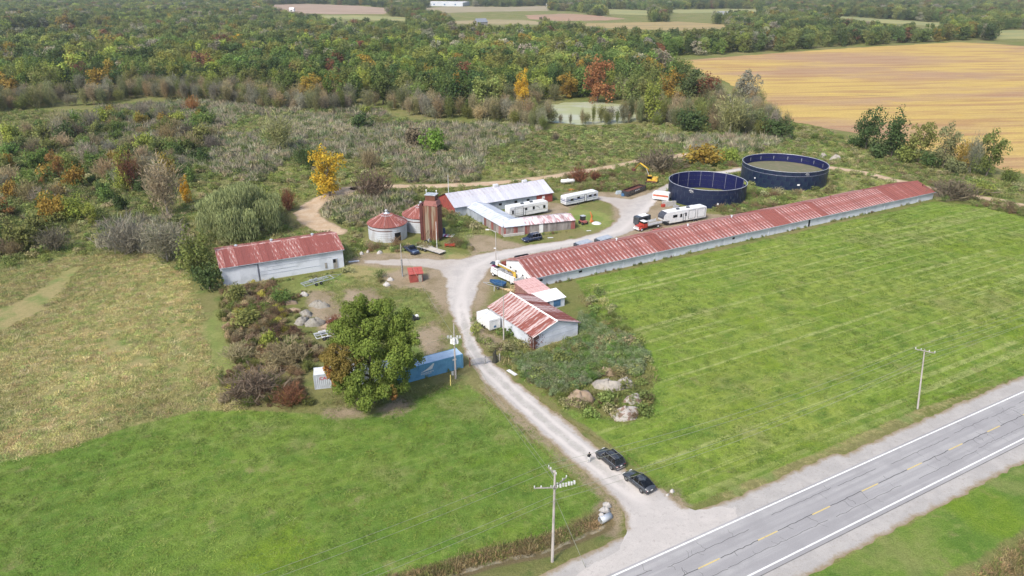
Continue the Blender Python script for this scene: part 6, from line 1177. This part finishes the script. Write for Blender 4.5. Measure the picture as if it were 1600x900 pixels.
e = container(A1, a1, 'blue shipping container with a white wing mark, right of the maple', CBLUE, CTOP)
mb = MB()   # white wing emblem
for k in range(7):
    a = (k - .0) * .30; mb.poly([(4.6 + a, -.02, 1.18 + a * .10), (4.78 + a, -.02, 1.16 + a * .10), (5.9 + a * .62, -.02, 1.52 + a * .42), (5.75 + a * .55, -.02, 1.60 + a * .42)])
mb.poly([(5.0, -.021, 1.3), (6.9, -.021, 2.15), (6.0, -.021, 1.55)]); mb.build('wing_emblem', WHITE_P, e)
text_part(e, 'mytainers', .52, (5.75, -.025, .82), (math.pi / 2, -.06, 0), WHITE_P, squash=1.1); text_part(e, 'mobile storage', .20, (5.9, -.025, .62), (math.pi / 2, -.06, 0), WHITE_P)
MB().box((10.6, -.03, 2.0), (.7, .02, .3)).build('small_mark', WHITE_P, e)
A2_ = at(492, 609); a2 = math.radians(13); e = container(A2_, a2, 'grey shipping container with red letters, left of the maple', CGREY, WHITE_OLD)
text_part(e, 'CAI', .75, (1.5, -.03, 1.65), (math.pi / 2, 0, 0), mat('container_red_letters', (.55, .03, .06), .5))

# dumpster, junk, excavators, propane tank
c, r_, L = mid((981, 308), (1008, 298)); e = empty('open_dumpster', (c.x, c.y, 0), r_, 'open rusty black dumpster by the track to the tanks', 'dumpster'); mb = MB(); [mb.box((0, y, .95), (L, .08, 1.5)) for y in (0, 2.3)]; mb.build('side_wall', BLACK_P, e); mb = MB(); [mb.box((x, 1.15, .95), (.08, 2.3, 1.5)) for x in (-L/2, L/2)]; mb.build('end_wall', BLACK_P, e); mb = MB(); [mb.box((x, -.07, .95), (.1, .1, 1.5)) for x in np.linspace(-L/2, L/2, 9)]; mb.build('rib', BLACK_P, e)
mb = MB(); [mb.box((0, y, 1.72), (L + .1, .12, .08)) for y in (0, 2.3)]; [mb.box((x, 1.15, 1.72), (.12, 2.3, .08)) for x in (-L/2, L/2)]; mb.build('top_rail', RUST, e); MB().box((0, 1.15, .9), (L - .2, 2.2, .6)).build('scrap_load', mat('rusty_scrap', (.16, .06, .05), .9), e)
[MB().box((x, -.13, 1.2), (.5, .02, .3)).build('faded_mark', WHITE_OLD, e) for x in (-.9, -.1, .9)]
def excavator(px, rz, s_, body, boomp, label, name='excavator'):
    q = at(*px); e = empty(name, (q.x, q.y, 0), rz, label, 'excavator'); 
    for y in (-1.1, 1.1): MB().tube([(-1.6 * s_, y * s_, .4 * s_), (1.6 * s_, y * s_, .4 * s_)], .4 * s_, 8).build('track', RUBBER, e)
    MB().box((0, 0, 1.0 * s_), (2.9 * s_, 2.3 * s_, .4 * s_)).build('platform', RUST, e); MB().box((-.9 * s_, 0, 1.6 * s_), (1.5 * s_, 2.2 * s_, .9 * s_), taper=.9).build('engine_cover', body, e); MB().box((.5 * s_, .6 * s_, 1.9 * s_), (1.2 * s_, .9 * s_, 1.5 * s_), taper=.92).build('cab', body, e); MB().box((.55 * s_, .6 * s_, 2.1 * s_), (1.22 * s_, .94 * s_, .7 * s_)).build('windows', GLASS, e)
    P_ = [Vector(p) * s_ for p in boomp]; MB().tube(P_[:3], [.3 * s_, .26 * s_, .2 * s_], 4).build('boom', body, e); MB().tube(P_[2:4], [.2 * s_, .14 * s_], 4).build('stick', body, e); MB().box(P_[3], (.8 * s_, .9 * s_, .7 * s_), taper=1.3).build('digging_bucket', RUST, e); MB().tube([P_[0] + Vector((0, 0, .3)), P_[1].lerp(P_[2], .3)], .07 * s_, 5).build('cylinder', CHROME, e); return e
excavator((1018, 288), math.radians(160), 1.15, YELLOW_P, [(.6, -.3, 1.4), (1.3, -.3, 4.2), (3.6, -.3, 5.6), (5.2, -.3, 3.6)], 'yellow excavator with its boom raised above the brambles')
q = at(911, 350); e = empty('mini_tractor', (q.x, q.y, 0), math.radians(-60), 'small pink and dark machine with a black cab on the grass island', 'machine'); MB().box((0, 0, .8), (2.0, 1.2, .5)).build('body', mat('faded_pink_paint', (.40, .13, .12), .6), e); MB().box((-.2, 0, 1.6), (1.1, 1.1, 1.2)).build('cab', BLACK_P, e); MB().box((-.2, 0, 2.25), (1.2, 1.2, .1)).build('cab_roof', GALV, e); [wheel(e, x, y, .4, .3) for x in (-.7, .7) for y in (-.7, .7)]
q = at(923, 347); e = empty('orange_digger_arm', (q.x, q.y, 0), .5, 'upright orange digger arm beside the small pink machine', 'digger arm'); MB().tube([(0, 0, 0), (.3, 0, 1.6), (-.3, 0, 2.9)], [.3, .25, .12], 5).build('arm', ORANGE_P, e); MB().box((.3, 0, .3), (.9, .7, .6), taper=.7).build('base', ORANGE_P, e)
tag(MB().lathe((0, 0, 0), [(0, .35), (.6, .35), (1.0, .2), (1.3, 0)], 16).build('spool_base', WHITE_OLD, None, tuple(at(932, 349))), 'pale round tub lying right of the orange digger arm', 'tub')
q = at(887, 288); e = empty('propane_tank', (q.x, q.y, 0), math.radians(12), 'white propane tank on legs in the weeds behind the barn', 'propane tank'); MB().tube([(-2.3, 0, 1.1), (-2.1, 0, 1.1), (2.1, 0, 1.1), (2.3, 0, 1.1)], [.35, .62, .62, .35], 16).build('vessel', WHITE_P, e); [MB().box((x, 0, .3), (.2, .9, .7)).build('leg', CONC, e) for x in (-1.3, 1.3)]; MB().tube([(0, 0, 1.6), (0, 0, 1.9)], .22, 8).build('valve_hood', WHITE_OLD, e)
q = at(892, 298); tag(MB().box((0, 0, .3), (1.4, .8, .5), taper=.8).box((.9, 0, .25), (.5, .5, .3)).build('orange_implement', ORANGE_P, None, (q.x, q.y, 0), .3), 'small orange implement below the propane tank', 'implement')
q = at(967, 303); tag(MB().box((0, 0, .5), (2.0, 1.2, .9), taper=.7).box((1.2, .2, .3), (.8, .9, .6)).build('scrap_heap', mat('pale_scrap', (.38, .44, .48), .6), None, (q.x, q.y, 0), .3), 'pale blue scrap heap left of the dumpster', 'scrap')
q = at(975, 306); tag(MB().box((0, 0, .45), (1.6, 1.1, .8), taper=.8).tube([(-.8, 0, .9), (.9, .2, 1.3)], .08, 5).build('blue_drum', BLUE_LT, None, (q.x, q.y, 0), .3), 'blue drum shaped scrap touching the dumpster', 'scrap')
# concrete slabs, rubble and stones
def rock(name, px, d, m, label, cat='rock', group=None, seed=0, flat=.6, rz=0, z=0):
    rg = np.random.default_rng(seed); n = 90; mb = MB(); u = []
    vs = []; fs = []; R_ = 9; K = 14
    for i in range(R_):
        ph = math.pi / 2 * (1 - i / (R_ - 1)); 
        for k in range(K):
            th_ = 2 * math.pi * k / K; r_ = 1 + .22 * math.sin(2 * th_ + seed) + .12 * math.sin(5 * th_ + seed * 3) + rg.normal(0, .07)
            vs.append((math.cos(ph) * math.cos(th_) * r_ * d[0] / 2, math.cos(ph) * math.sin(th_) * r_ * d[1] / 2, math.sin(ph) ** 1.4 * d[2] * (1 + rg.normal(0, .09)) * (1 + .2 * math.sin(3 * th_ + seed)) - .03))
    for i in range(R_ - 1):
        for k in range(K): fs.append((i*K+k, i*K+(k+1) % K, (i+1)*K+(k+1) % K, (i+1)*K+k))
    fs.append([k for k in range(K)]); mb.add(vs, fs, 0, True); q = at(*px); o = mb.build(name, m, None, (q.x, q.y, z), rz); return tag(o, label, cat, group)
def block(px, d, rz, label, tilt=0, m=CONC, name='concrete_slab', cat='slab', group='loose concrete slabs by the tank', z=0):
    q = at(*px); o = MB().box((0, 0, d[2] / 2), d, taper=.96).build(name, m, None, (q.x, q.y, z), rz); o.rotation_euler.x = tilt; return tag(o, label, cat, group)
block((1047, 322), (3.6, .5, 1.4), .35, 'long upright concrete slab left of the nearer tank'); block((1056, 326), (1.6, 1.4, .9), .9, 'short grey concrete slab below the long upright one', .15, mat('dark_concrete', (.28, .28, .29), .9)); block((1076, 330), (2.8, .45, 1.6), .7, 'pointed concrete slab touching the foot of the nearer tank', .1); block((1040, 318), (2.0, 1.0, .8), .2, 'small pale slab by the old camper')
block((1036, 323), (1.0, .8, .8), .3, 'small red and white crate in the yard by the slabs', 0, RED_P, 'crate', 'crate', None)
DIRT_P = mat('pinkish_dirt', (.33, .25, .18), .95, col2=(.24, .18, .12), scale=.8, bump=.6); GRAV_P = mat('grey_gravel_pile', (.36, .33, .29), .95, col2=(.28, .26, .23), scale=1.2, bump=.6); RUB = mat('rubble_mix', (.40, .37, .34), .95, col2=(.22, .15, .12), scale=1.4, lo=.48, hi=.56, bump=.8); NET = mat('grey_net', (.30, .285, .25), .95, col2=(.23, .21, .18), scale=2.5, bump=1)
for (px, d, m_, lb, sd) in (((906, 624), (3.9, 5.0, 1.3), DIRT_P, 'tan dirt pile nearest the drive below the nettle thicket', 1), ((944, 583), (3.6, 2.4, 1.0), DIRT_P, 'brown dirt pile at the top of the dirt heaps', 2), ((950, 604), (5.0, 3.0, 1.1), GRAV_P, 'smooth grey gravel pile in the middle of the dirt heaps', 3), ((978, 600), (3.0, 2.4, 1.0), GRAV_P, 'grey gravel pile right of the smooth one', 4),
                           ((990, 626), (3.6, 2.2, 1.0), RUB, 'pale rubble pile at the right of the dirt heaps', 5), ((978, 648), (4.6, 3.2, 1.2), RUB, 'mixed brick and stone pile at the lower end of the dirt heaps', 6)):
    rock('dirt_pile', px, d, m_, lb, 'dirt pile', None, sd)
for i, (px, d, m_, lb) in enumerate((((452, 474), (3.0, 2.0, .7), DIRT_P, 'flat tan heap at the top left of the netting piles'), ((460, 486), (3.2, 1.6, .6), DIRT_P, 'pinkish flat heap below the top left heap'), ((498, 478), (4.2, 2.4, 1.1), NET, 'long grey netting pile on the upper right of the brambles'), ((478, 492), (3.0, 2.0, 1.0), NET, 'grey netting pile in the middle of the row'), ((472, 504), (3.0, 2.2, 1.1), NET, 'rounded grey netting pile left of the drooping one'), ((492, 507), (3.8, 2.2, 1.2), NET, 'drooping grey netting pile above the second boat trailer'), ((516, 510), (2.6, 1.6, .8), DIRT_P, 'reddish heap beside the orange bush'), ((475, 462), (1.6, 1.2, .8), CONC, 'small white boulder above the netting piles'))):
    rock('netting_pile' if m_ is NET else 'heap', px, d, m_, lb, 'pile', None, 20 + i)
plant_px('twig', 522, 512, 494, 26, 'rust', 'small orange-red bush between the netting piles and the maple', 'bush', name='bush')
for i, (px, s_, lb) in enumerate((((610, 438), 1.3, 'pale boulder left of the small red shed'), ((604, 446), 1.6, 'larger pale boulder lower left of the small red shed'), ((565, 397), 1.2, 'white stone in front of the left grain bin'), ((575, 394), 1.0, 'small grey stone in front of the left grain bin'), ((593, 396), 1.3, 'flat white stone right of the bin stones'), ((557, 389), .9, 'grey stone in the weeds left of the grain bin'), ((945, 798), 1.1, 'pale stone by the culvert at the drive mouth'), ((948, 790), 1.0, 'upper pale stone by the culvert'), ((940, 805), .8, 'lower pale stone by the culvert'), ((1050, 768), .7, 'white stone behind the charcoal sedan'), ((1043, 774), .5, 'small white stone at the right edge of the drive'), ((1285, 247), 3.0, 'pale gravel heap behind the farther tank'), ((1305, 250), 3.6, 'wide pale gravel heap right of the other, behind the farther tank'))):
    rock('boulder', px, (s_, s_ * .8, s_ * .5), CONC if i < 11 else GRAV_P, lb, 'rock', None, 40 + i)
for i, (px, s_, rz, lb) in enumerate((((553, 409), 2.4, .3, 'white sheet of tin lying right of the left shed'), ((760, 640 - 60), 0, 0, ''), ((800, 583), 2.2, -.9, 'white board lying beside the drive above the gate bend'), ((860, 372), 1.4, .2, 'white board on the ground right of the dark blue suv'), ((920, 361), 1.2, .2, 'pale board on the ground below the pink machine'), ((740, 395), .0, 0, ''), ((520, 500), 1.6, -.5, 'thin white plank leaning on the netting piles'))):
    if s_: q = at(*px); tag(MB().box((0, 0, .08), (s_, s_ * .3, .06)).build('white_board', WHITE_OLD, None, (q.x, q.y, .03), rz), lb, 'board')
q = at(703, 386); e = empty('red_implement', (q.x, q.y, 0), .1, 'broken red farm implement right of the flatbed trailer', 'implement'); MB().box((0, 0, .55), (2.6, .2, .5), ry=.1).build('red_beam', RED_P, e); MB().box((.4, .8, .4), (2.2, .2, .4), ry=-.12).build('red_beam', RED_P, e); [MB().tube([(x, -.2, 0), (x, .9, .7)], .08, 4).build('cross_bar', RED_P, e) for x in (-1.1, 0, 1.1)]
q = at(700, 370); e = empty('scrap_sheets', (q.x, q.y, 0), -.2, 'red and white striped scrap sheets right of the rusty tower', 'scrap'); [MB().box((-1.2 + k * .6, .2 * (k % 2), .3 + .03 * k), (.56, 2.2, .05), ry=.1).build('tin_sheet', [WHITE_OLD, MAG_P, WHITE_OLD, PINK_P, WHITE_OLD][k], e) for k in range(5)]
q = at(694, 366); tag(MB().tube([(0, 0, 0), (0, 0, 1.6)], .35, 10).tube([(0, 0, 1.6), (0, 0, 1.75)], [.35, .1], 10).build('barrel_tank', mat('dark_blue_drum', (.02, .04, .10), .5), None, (q.x, q.y, 0)), 'dark blue upright drum at the right foot of the rusty tower', 'drum')
for k, (px, lb) in enumerate((((666, 381), 'left old tyre rim leaning at the foot of the tower'), ((671, 379), 'middle old tyre rim at the foot of the tower'), ((676, 382), 'right old tyre rim at the foot of the tower'))):
    q = at(*px); o = MB().lathe((0, 0, 0), [(.28, -.1), (.5, -.12), (.55, 0), (.5, .12), (.28, .1)], 14).build('old_tyre', STEEL if k % 2 else RUBBER, None, (q.x, q.y, .5)); o.rotation_euler = (1.2, .2, k); tag(o, lb, 'tyre', 'old tyres at the foot of the tower')
q = at(648, 500); e = empty('ride_on_mower', (q.x, q.y, 0), .6, 'small black and white ride-on mower right of the maple', 'mower'); MB().box((0, 0, .5), (1.3, .7, .4), taper=.85).build('body', BLACK_P, e); MB().box((.5, 0, .75), (.5, .6, .35)).build('hood', WHITE_P, e); MB().box((-.3, 0, .9), (.4, .5, .4)).build('seat', BLACK_P, e); [wheel(e, x, y, .25, .18) for x in (-.45, .5) for y in (-.42, .42)]
q = at(938, 811); e = empty('culvert_pipe', (q.x, q.y, -.25), RA + .1, 'pale culvert pipe end under the drive mouth', 'pipe'); MB().lathe((0, 0, 0), [(.38, 0), (.45, 0), (.45, 1.6), (.38, 1.6), (.38, 0)], 16).build('pipe', GALV, e).rotation_euler = (0, math.pi / 2, 0)

# gate across the drive
A = at(736, 572); B = at(779, 565); r_ = rot_of(A, B); L = (B - A).length; e = empty('farm_gate', (A.x, A.y, 0), r_, 'tubular metal farm gate across the drive beside the blue container', 'gate')
for x, h, m_ in ((-.2, 1.6, RUST), (L * .52, 1.4, BLACK_P), (L + .2, 1.5, WOOD_G)): MB().tube([(x, 0, -.2), (x, 0, h)], .09, 6).build('post', m_, e)
for (x0, x1) in ((0, L * .5), (L * .54, L)):
    for z in (.25, .5, .75, 1.0, 1.2): MB().tube([(x0, 0, z), (x1, 0, z)], .03, 5).build('rail', GALV, e)
q = at(773, 566); tag(MB().tube([(0, 0, 0), (.1, 0, .9), (-.05, .1, 1.6), (.2, .1, 2.3)], [.5, .4, .3, .1], 7).build('dead_stump', mat('dark_stump', (.04, .04, .03), .9), None, (q.x, q.y, 0)), 'dark ivy-covered stump right of the gate', 'stump')
for k, (px, h, lb) in enumerate((((876, 397), 1.7, 'short dark post behind the long barn'), ((704, 603), 2.0, 'thin yellow marker post left of the pole at the blue container'), ((1000, 392), 0, ''), ((1065, 332), 1.2, 'short grey post at the foot of the nearer tank'), ((772, 455), 1.2, 'short post beside the boat trailer'))):
    if h: q = at(*px); tag(MB().tube([(0, 0, 0), (.05, 0, h)], .07, 6).build('post', [mat('dark_wood', (.06, .05, .045), .9), mat('yellow_marker', (.6, .5, .15), .7)][1 if k == 1 else 0] if k < 2 else STEEL, None, (q.x, q.y, 0)), lb, 'post')

# utility poles and wires
POLE = mat('weathered_pole', (.34, .315, .29), .9, col2=(.25, .23, .21), scale=3, stretch=(1, 1, .2)); INS = mat('insulator', (.62, .63, .62), .35)
def upole(px, h, label, arms=(), lean=(0, 0), r=.16, tr=(), rz=0, cat='utility pole', name='utility_pole', m=POLE, grp=None):
    q = at(*px); e = empty(name, (q.x, q.y, 0), rz, label, cat, grp); top = Vector((lean[0], lean[1], h)); MB().tube([(0, 0, -.3), tuple(top)], [r, r * .62], 8).build('pole', m, e); at_ = lambda z: top * (z / h)
    for (z, l, a, off) in arms:
        c = at_(z); d = Vector((math.cos(a), math.sin(a), 0)); MB().box(c + d * off + Vector((0, -.12, 0)), (l, .10, .12), rz=a).build('crossarm', POLE, e)
        for t in (-.47, -.2, .2, .47): p = c + d * (off + l * t) + Vector((0, -.12, .06)); MB().tube([p, p + Vector((0, 0, .16)), p + Vector((0, 0, .24))], [.04, .075, .05], 6).build('insulator', INS, e)
        MB().tube([c + d * (off + l * .3) + Vector((0, -.12, 0)), c + Vector((0, 0, -.7))], .025, 4).build('brace', GALV, e)
    for (z, a, rr) in tr:
        c = at_(z) + Vector((math.cos(a), math.sin(a), 0)) * .42; MB().tube([c - Vector((0, 0, .5)), c + Vector((0, 0, .45)), c + Vector((0, 0, .52))], [.24, .24, .1], 12).build('transformer', INS, e); MB().tube([c + Vector((0, 0, .5)), c + Vector((0, 0, .75))], .05, 5).build('bushing', STEEL, e)
    return e, q
NP, nq = upole((863, 876), 12.3, 'tall wooden utility pole with double crossarms near the road at bottom centre', [(12.0, 1.5, math.radians(120), .5), (10.2, 2.6, RA - .45, -.9), (10.3, 2.4, RA + .35, .9)], r=.17)
mb = MB(); c = Vector((0.6, -.2, 10.5)); [mb.box(c + Vector((.3 * k, .1 * k, .05 * (k % 2))), (.2, .22, .34)) for k in range(6)]; mb.build('switch_gear', INS, NP)
RP, rq = upole((1434, 639), 9.9, 'leaning utility pole with a single crossarm on the right lawn', [(9.7, 2.6, RA - 1.0, .0)], (-1.0, .5), r=.14)
CP, cq = upole((712, 592), 10.0, 'utility pole with transformers in front of the blue container', [], r=.16, tr=[(7.0, math.pi, 0), (7.0, 0, 0), (7.1, -1.6, 0)])
MB().box((-.45, -.1, 1.1), (.35, .25, .6)).build('meter_box', INS, CP); mb = MB(); [mb.box((x, -.15, 7.75), (.3, .3, .3)) for x in (-.95, -.5, .5, .95)]; mb.box((0, -.15, 7.55), (2.2, .1, .12)); mb.build('fuse_rack', INS, CP)
WP, wq = upole((787, 531), 8.6, 'bare wooden pole standing against the workshop roof', r=.13)
BP, bq = upole((629, 432), 7.6, 'old pole with a black lower half behind the small red shed', r=.12); MB().tube([(0, 0, 0), (0, 0, 4.0)], .17, 8).build('black_sleeve', BLACK_P, BP)
SL, sq = upole((775, 422), 9.2, 'yard lamp post with a small lamp arm by the end of the long barn', r=.12, cat='lamp post', name='lamp_post'); MB().tube([(0, 0, 8.9), (-.9, 0, 9.4), (-1.5, 0, 9.55)], .05, 5).build('lamp_arm', GALV, SL); MB().box((-1.8, 0, 9.52), (.75, .3, .16)).build('lamp_head', WHITE_P, SL); MB().box((-.2, 0, 5.2), (.5, .2, .2)).build('small_lamp', WHITE_P, SL)
UP, uq = upole((701, 306), 6.5, 'thin pale pole left of the red gable of the back barn', r=.08, m=GALV, cat='pole', name='pole')
TP, tq = upole((683, 391), 7.2, 'thin white pole in front of the rusty tower', r=.06, m=WHITE_OLD, cat='pole', name='pole')
PP = (.52, .50, .42); WIRE = mat('aged_wire', (.30, .32, .24), .6)
def wire(a, b, sag, label, r=.021, n=14, m=None):
    a = Vector(a); b = Vector(b); pts = [a.lerp(b, t) - Vector((0, 0, 4 * sag * t * (1 - t))) for t in np.linspace(0, 1, n)]; tag(MB().tube(pts, r, 3, smooth=True, cap=False).build('power_line', m or WIRE), label, 'power line', 'overhead power lines')
d_ = Vector((math.cos(RA), math.sin(RA), 0)); nN = Vector((-math.sin(RA), math.cos(RA), 0))
rt = Vector((rq.x - 1.0, rq.y + .5, 9.9)); nt = Vector((nq.x, nq.y, 0)); lt = nt - d_ * 62; ft = rt + d_ * 70
for k, (off, z) in enumerate(((1.3, 12.3), (.4, 12.2), (-1.3, 10.5), (-.2, 8.6))):
    nm = ['outermost', 'second', 'third', 'lowest'][k]
    wire(nt + nN * off + Vector((0, 0, z)), lt + nN * off + Vector((0, 0, z)), 1.2, nm + ' power line running left from the pole at bottom centre')
    wire(nt + nN * off + Vector((0, 0, z)), rt + nN * off * .9 + Vector((0, 0, (0, -.1, -.1, -2.0)[k])), 1.5, nm + ' power line between the roadside poles over the right lawn')
    wire(rt + nN * off * .9 + Vector((0, 0, (0, -.1, -.1, -2.0)[k])), ft + nN * off, 1.0, nm + ' power line running right from the pole on the right lawn')
wire(nt + Vector((0, 0, 11.5)), Vector((cq.x, cq.y, 9.8)), 1.0, 'service line from the bottom centre pole to the container pole'); wire(nt + Vector((.3, 0, 10.4)), Vector((cq.x, cq.y, 8.4)), 1.2, 'lower service line from the bottom centre pole to the container pole')
wire((cq.x, cq.y, 7.8), (bq.x, bq.y, 7.4), .8, 'service line from the container pole to the pole at the small red shed', .03); wire((cq.x, cq.y, 8.0), (wq.x, wq.y, 8.4), .6, 'service line from the container pole to the bare workshop pole'); wire((wq.x, wq.y, 8.4), (sq.x, sq.y, 8.6), .6, 'service line from the workshop pole to the yard lamp post')
wire(nt + Vector((0, 0, 9.0)), nt + Vector((3.6, -1.0, 0)), 0, 'guy wire of the bottom centre pole', .03); wire((cq.x, cq.y, 8.0), (cq.x - 6, cq.y + 12, 0.0), 0, 'guy wire of the container pole', .03)
# dry yellow windrows beside the drive
wr = [[(748, 607), (780, 640), (815, 672), (850, 705), (885, 738), (915, 765)], [(830, 615), (865, 642), (905, 668), (940, 690), (975, 708), (1000, 730), (1030, 762)]]
WX, WY = [], []
for ln in wr:
    for a, b in zip(ln[:-1], ln[1:]):
        A, B = at(*a), at(*b); n = int((B - A).length / .22)
        for k in range(n): p = A.lerp(B, k / n); WX.append(p.x + random.gauss(0, .12)); WY.append(p.y + random.gauss(0, .12))
WX, WY = np.array(WX), np.array(WY); n = len(WX); gn_stuff('mown_windrow', 'thin rows of dry yellow cut grass beside the drive', 'cut grass', WX, WY, RNG.uniform(0, 6.28, n), np.tile([.28, .28, .22], (n, 1)), RNG.integers(0, 3, n), np.tile([.22, .205, .085], (n, 1)) * RNG.uniform(.7, 1.2, (n, 1)), GRS)

# far buildings
def far_building(pxl, pxr, depth, h, rise, wm, rm, label, cat='building', name='far_building', nwin=0, winm=DARK):
    A, B = at(*pxl), at(*pxr); L = (B - A).length; e = empty(name, (A.x, A.y, 0), rot_of(A, B), label, cat); gable_walls(L, depth, h, h + rise).build('wall', wm, e)
    for s_ in (0, 1):
        mb = MB(); y0, y1 = (-.5, depth / 2) if s_ == 0 else (depth / 2, depth + .5); z0, z1 = (h, h + rise) if s_ == 0 else (h + rise, h); mb.poly([(-.5, y0, z0 + .1), (L + .5, y0, z0 + .1), (L + .5, y1, z1 + .1), (-.5, y1, z1 + .1)]); mb.build('roof', rm, e)
    for k in range(nwin): opening(e, 'window' if nwin < 6 else 'loading_door', L * (k + .7) / (nwin + .4), -.2, h * .45, min(4, L / nwin * .4), h * .35, 'S', winm)
    return e
e = far_building((619, 9), (723, 10), 90, 9.5, 1.0, WALL_WHITE, WALL_BRIGHT, 'huge white warehouse on the far plain at the top of the photograph', 'warehouse', 'warehouse', 6, BLUE_LT)
far_building((746, 42), (762, 41.5), 12, 6, 5, WOOD_G, mat('slate_grey_roof', (.23, .25, .29), .7), 'grey old barn at the far edge of the forest', 'barn', 'far_barn', 1)
far_building((853, 11), (881, 11.5), 40, 7, 6, WALL_WHITE, WALL_BRIGHT, 'white barn on the far plain, upper middle', 'barn', 'far_barn', 2)
far_building((1122, 26), (1138, 26), 14, 5, 4, WALL_WHITE, mat('grey_shingle', (.33, .34, .36), .8), 'small white farmhouse on the far plain right of the middle', 'house', 'farmhouse', 3)
far_building((1550, 38), (1561, 38), 12, 4, 3, WALL_BRIGHT, bpy.data.materials['grey_shingle'], 'left small house among the trees at the far right', 'house', 'farmhouse', 2)
far_building((1570, 39), (1584, 39.5), 12, 4, 3, WALL_BRIGHT, bpy.data.materials['slate_grey_roof'], 'right small house among the trees at the far right', 'house', 'farmhouse', 3)
far_building((452, 18), (459, 18), 10, 5, 3, WALL_BRIGHT, WALL_BRIGHT, 'tiny white shed at the far left field', 'shed', 'far_shed', 1)

# air
hz = bpy.data.meshes.new('haze'); hm = MB().box((0, 3600, 43), (16000, 11200, 94)); 
haze = hm.build('haze', [], None); tag(haze, 'thin pale autumn haze over the plain', 'haze', kind='stuff'); t = NT('haze_air'); vol = t.n('ShaderNodeVolumePrincipled'); vol.inputs['Color'].default_value = (.80, .87, 1, 1); vol.inputs['Density'].default_value = .00008; vol.inputs['Anisotropy'].default_value = .2
t.t.nodes.remove(t.b); t.l(vol.outputs[0], t.o.inputs['Volume']); haze.data.materials.append(t.m)
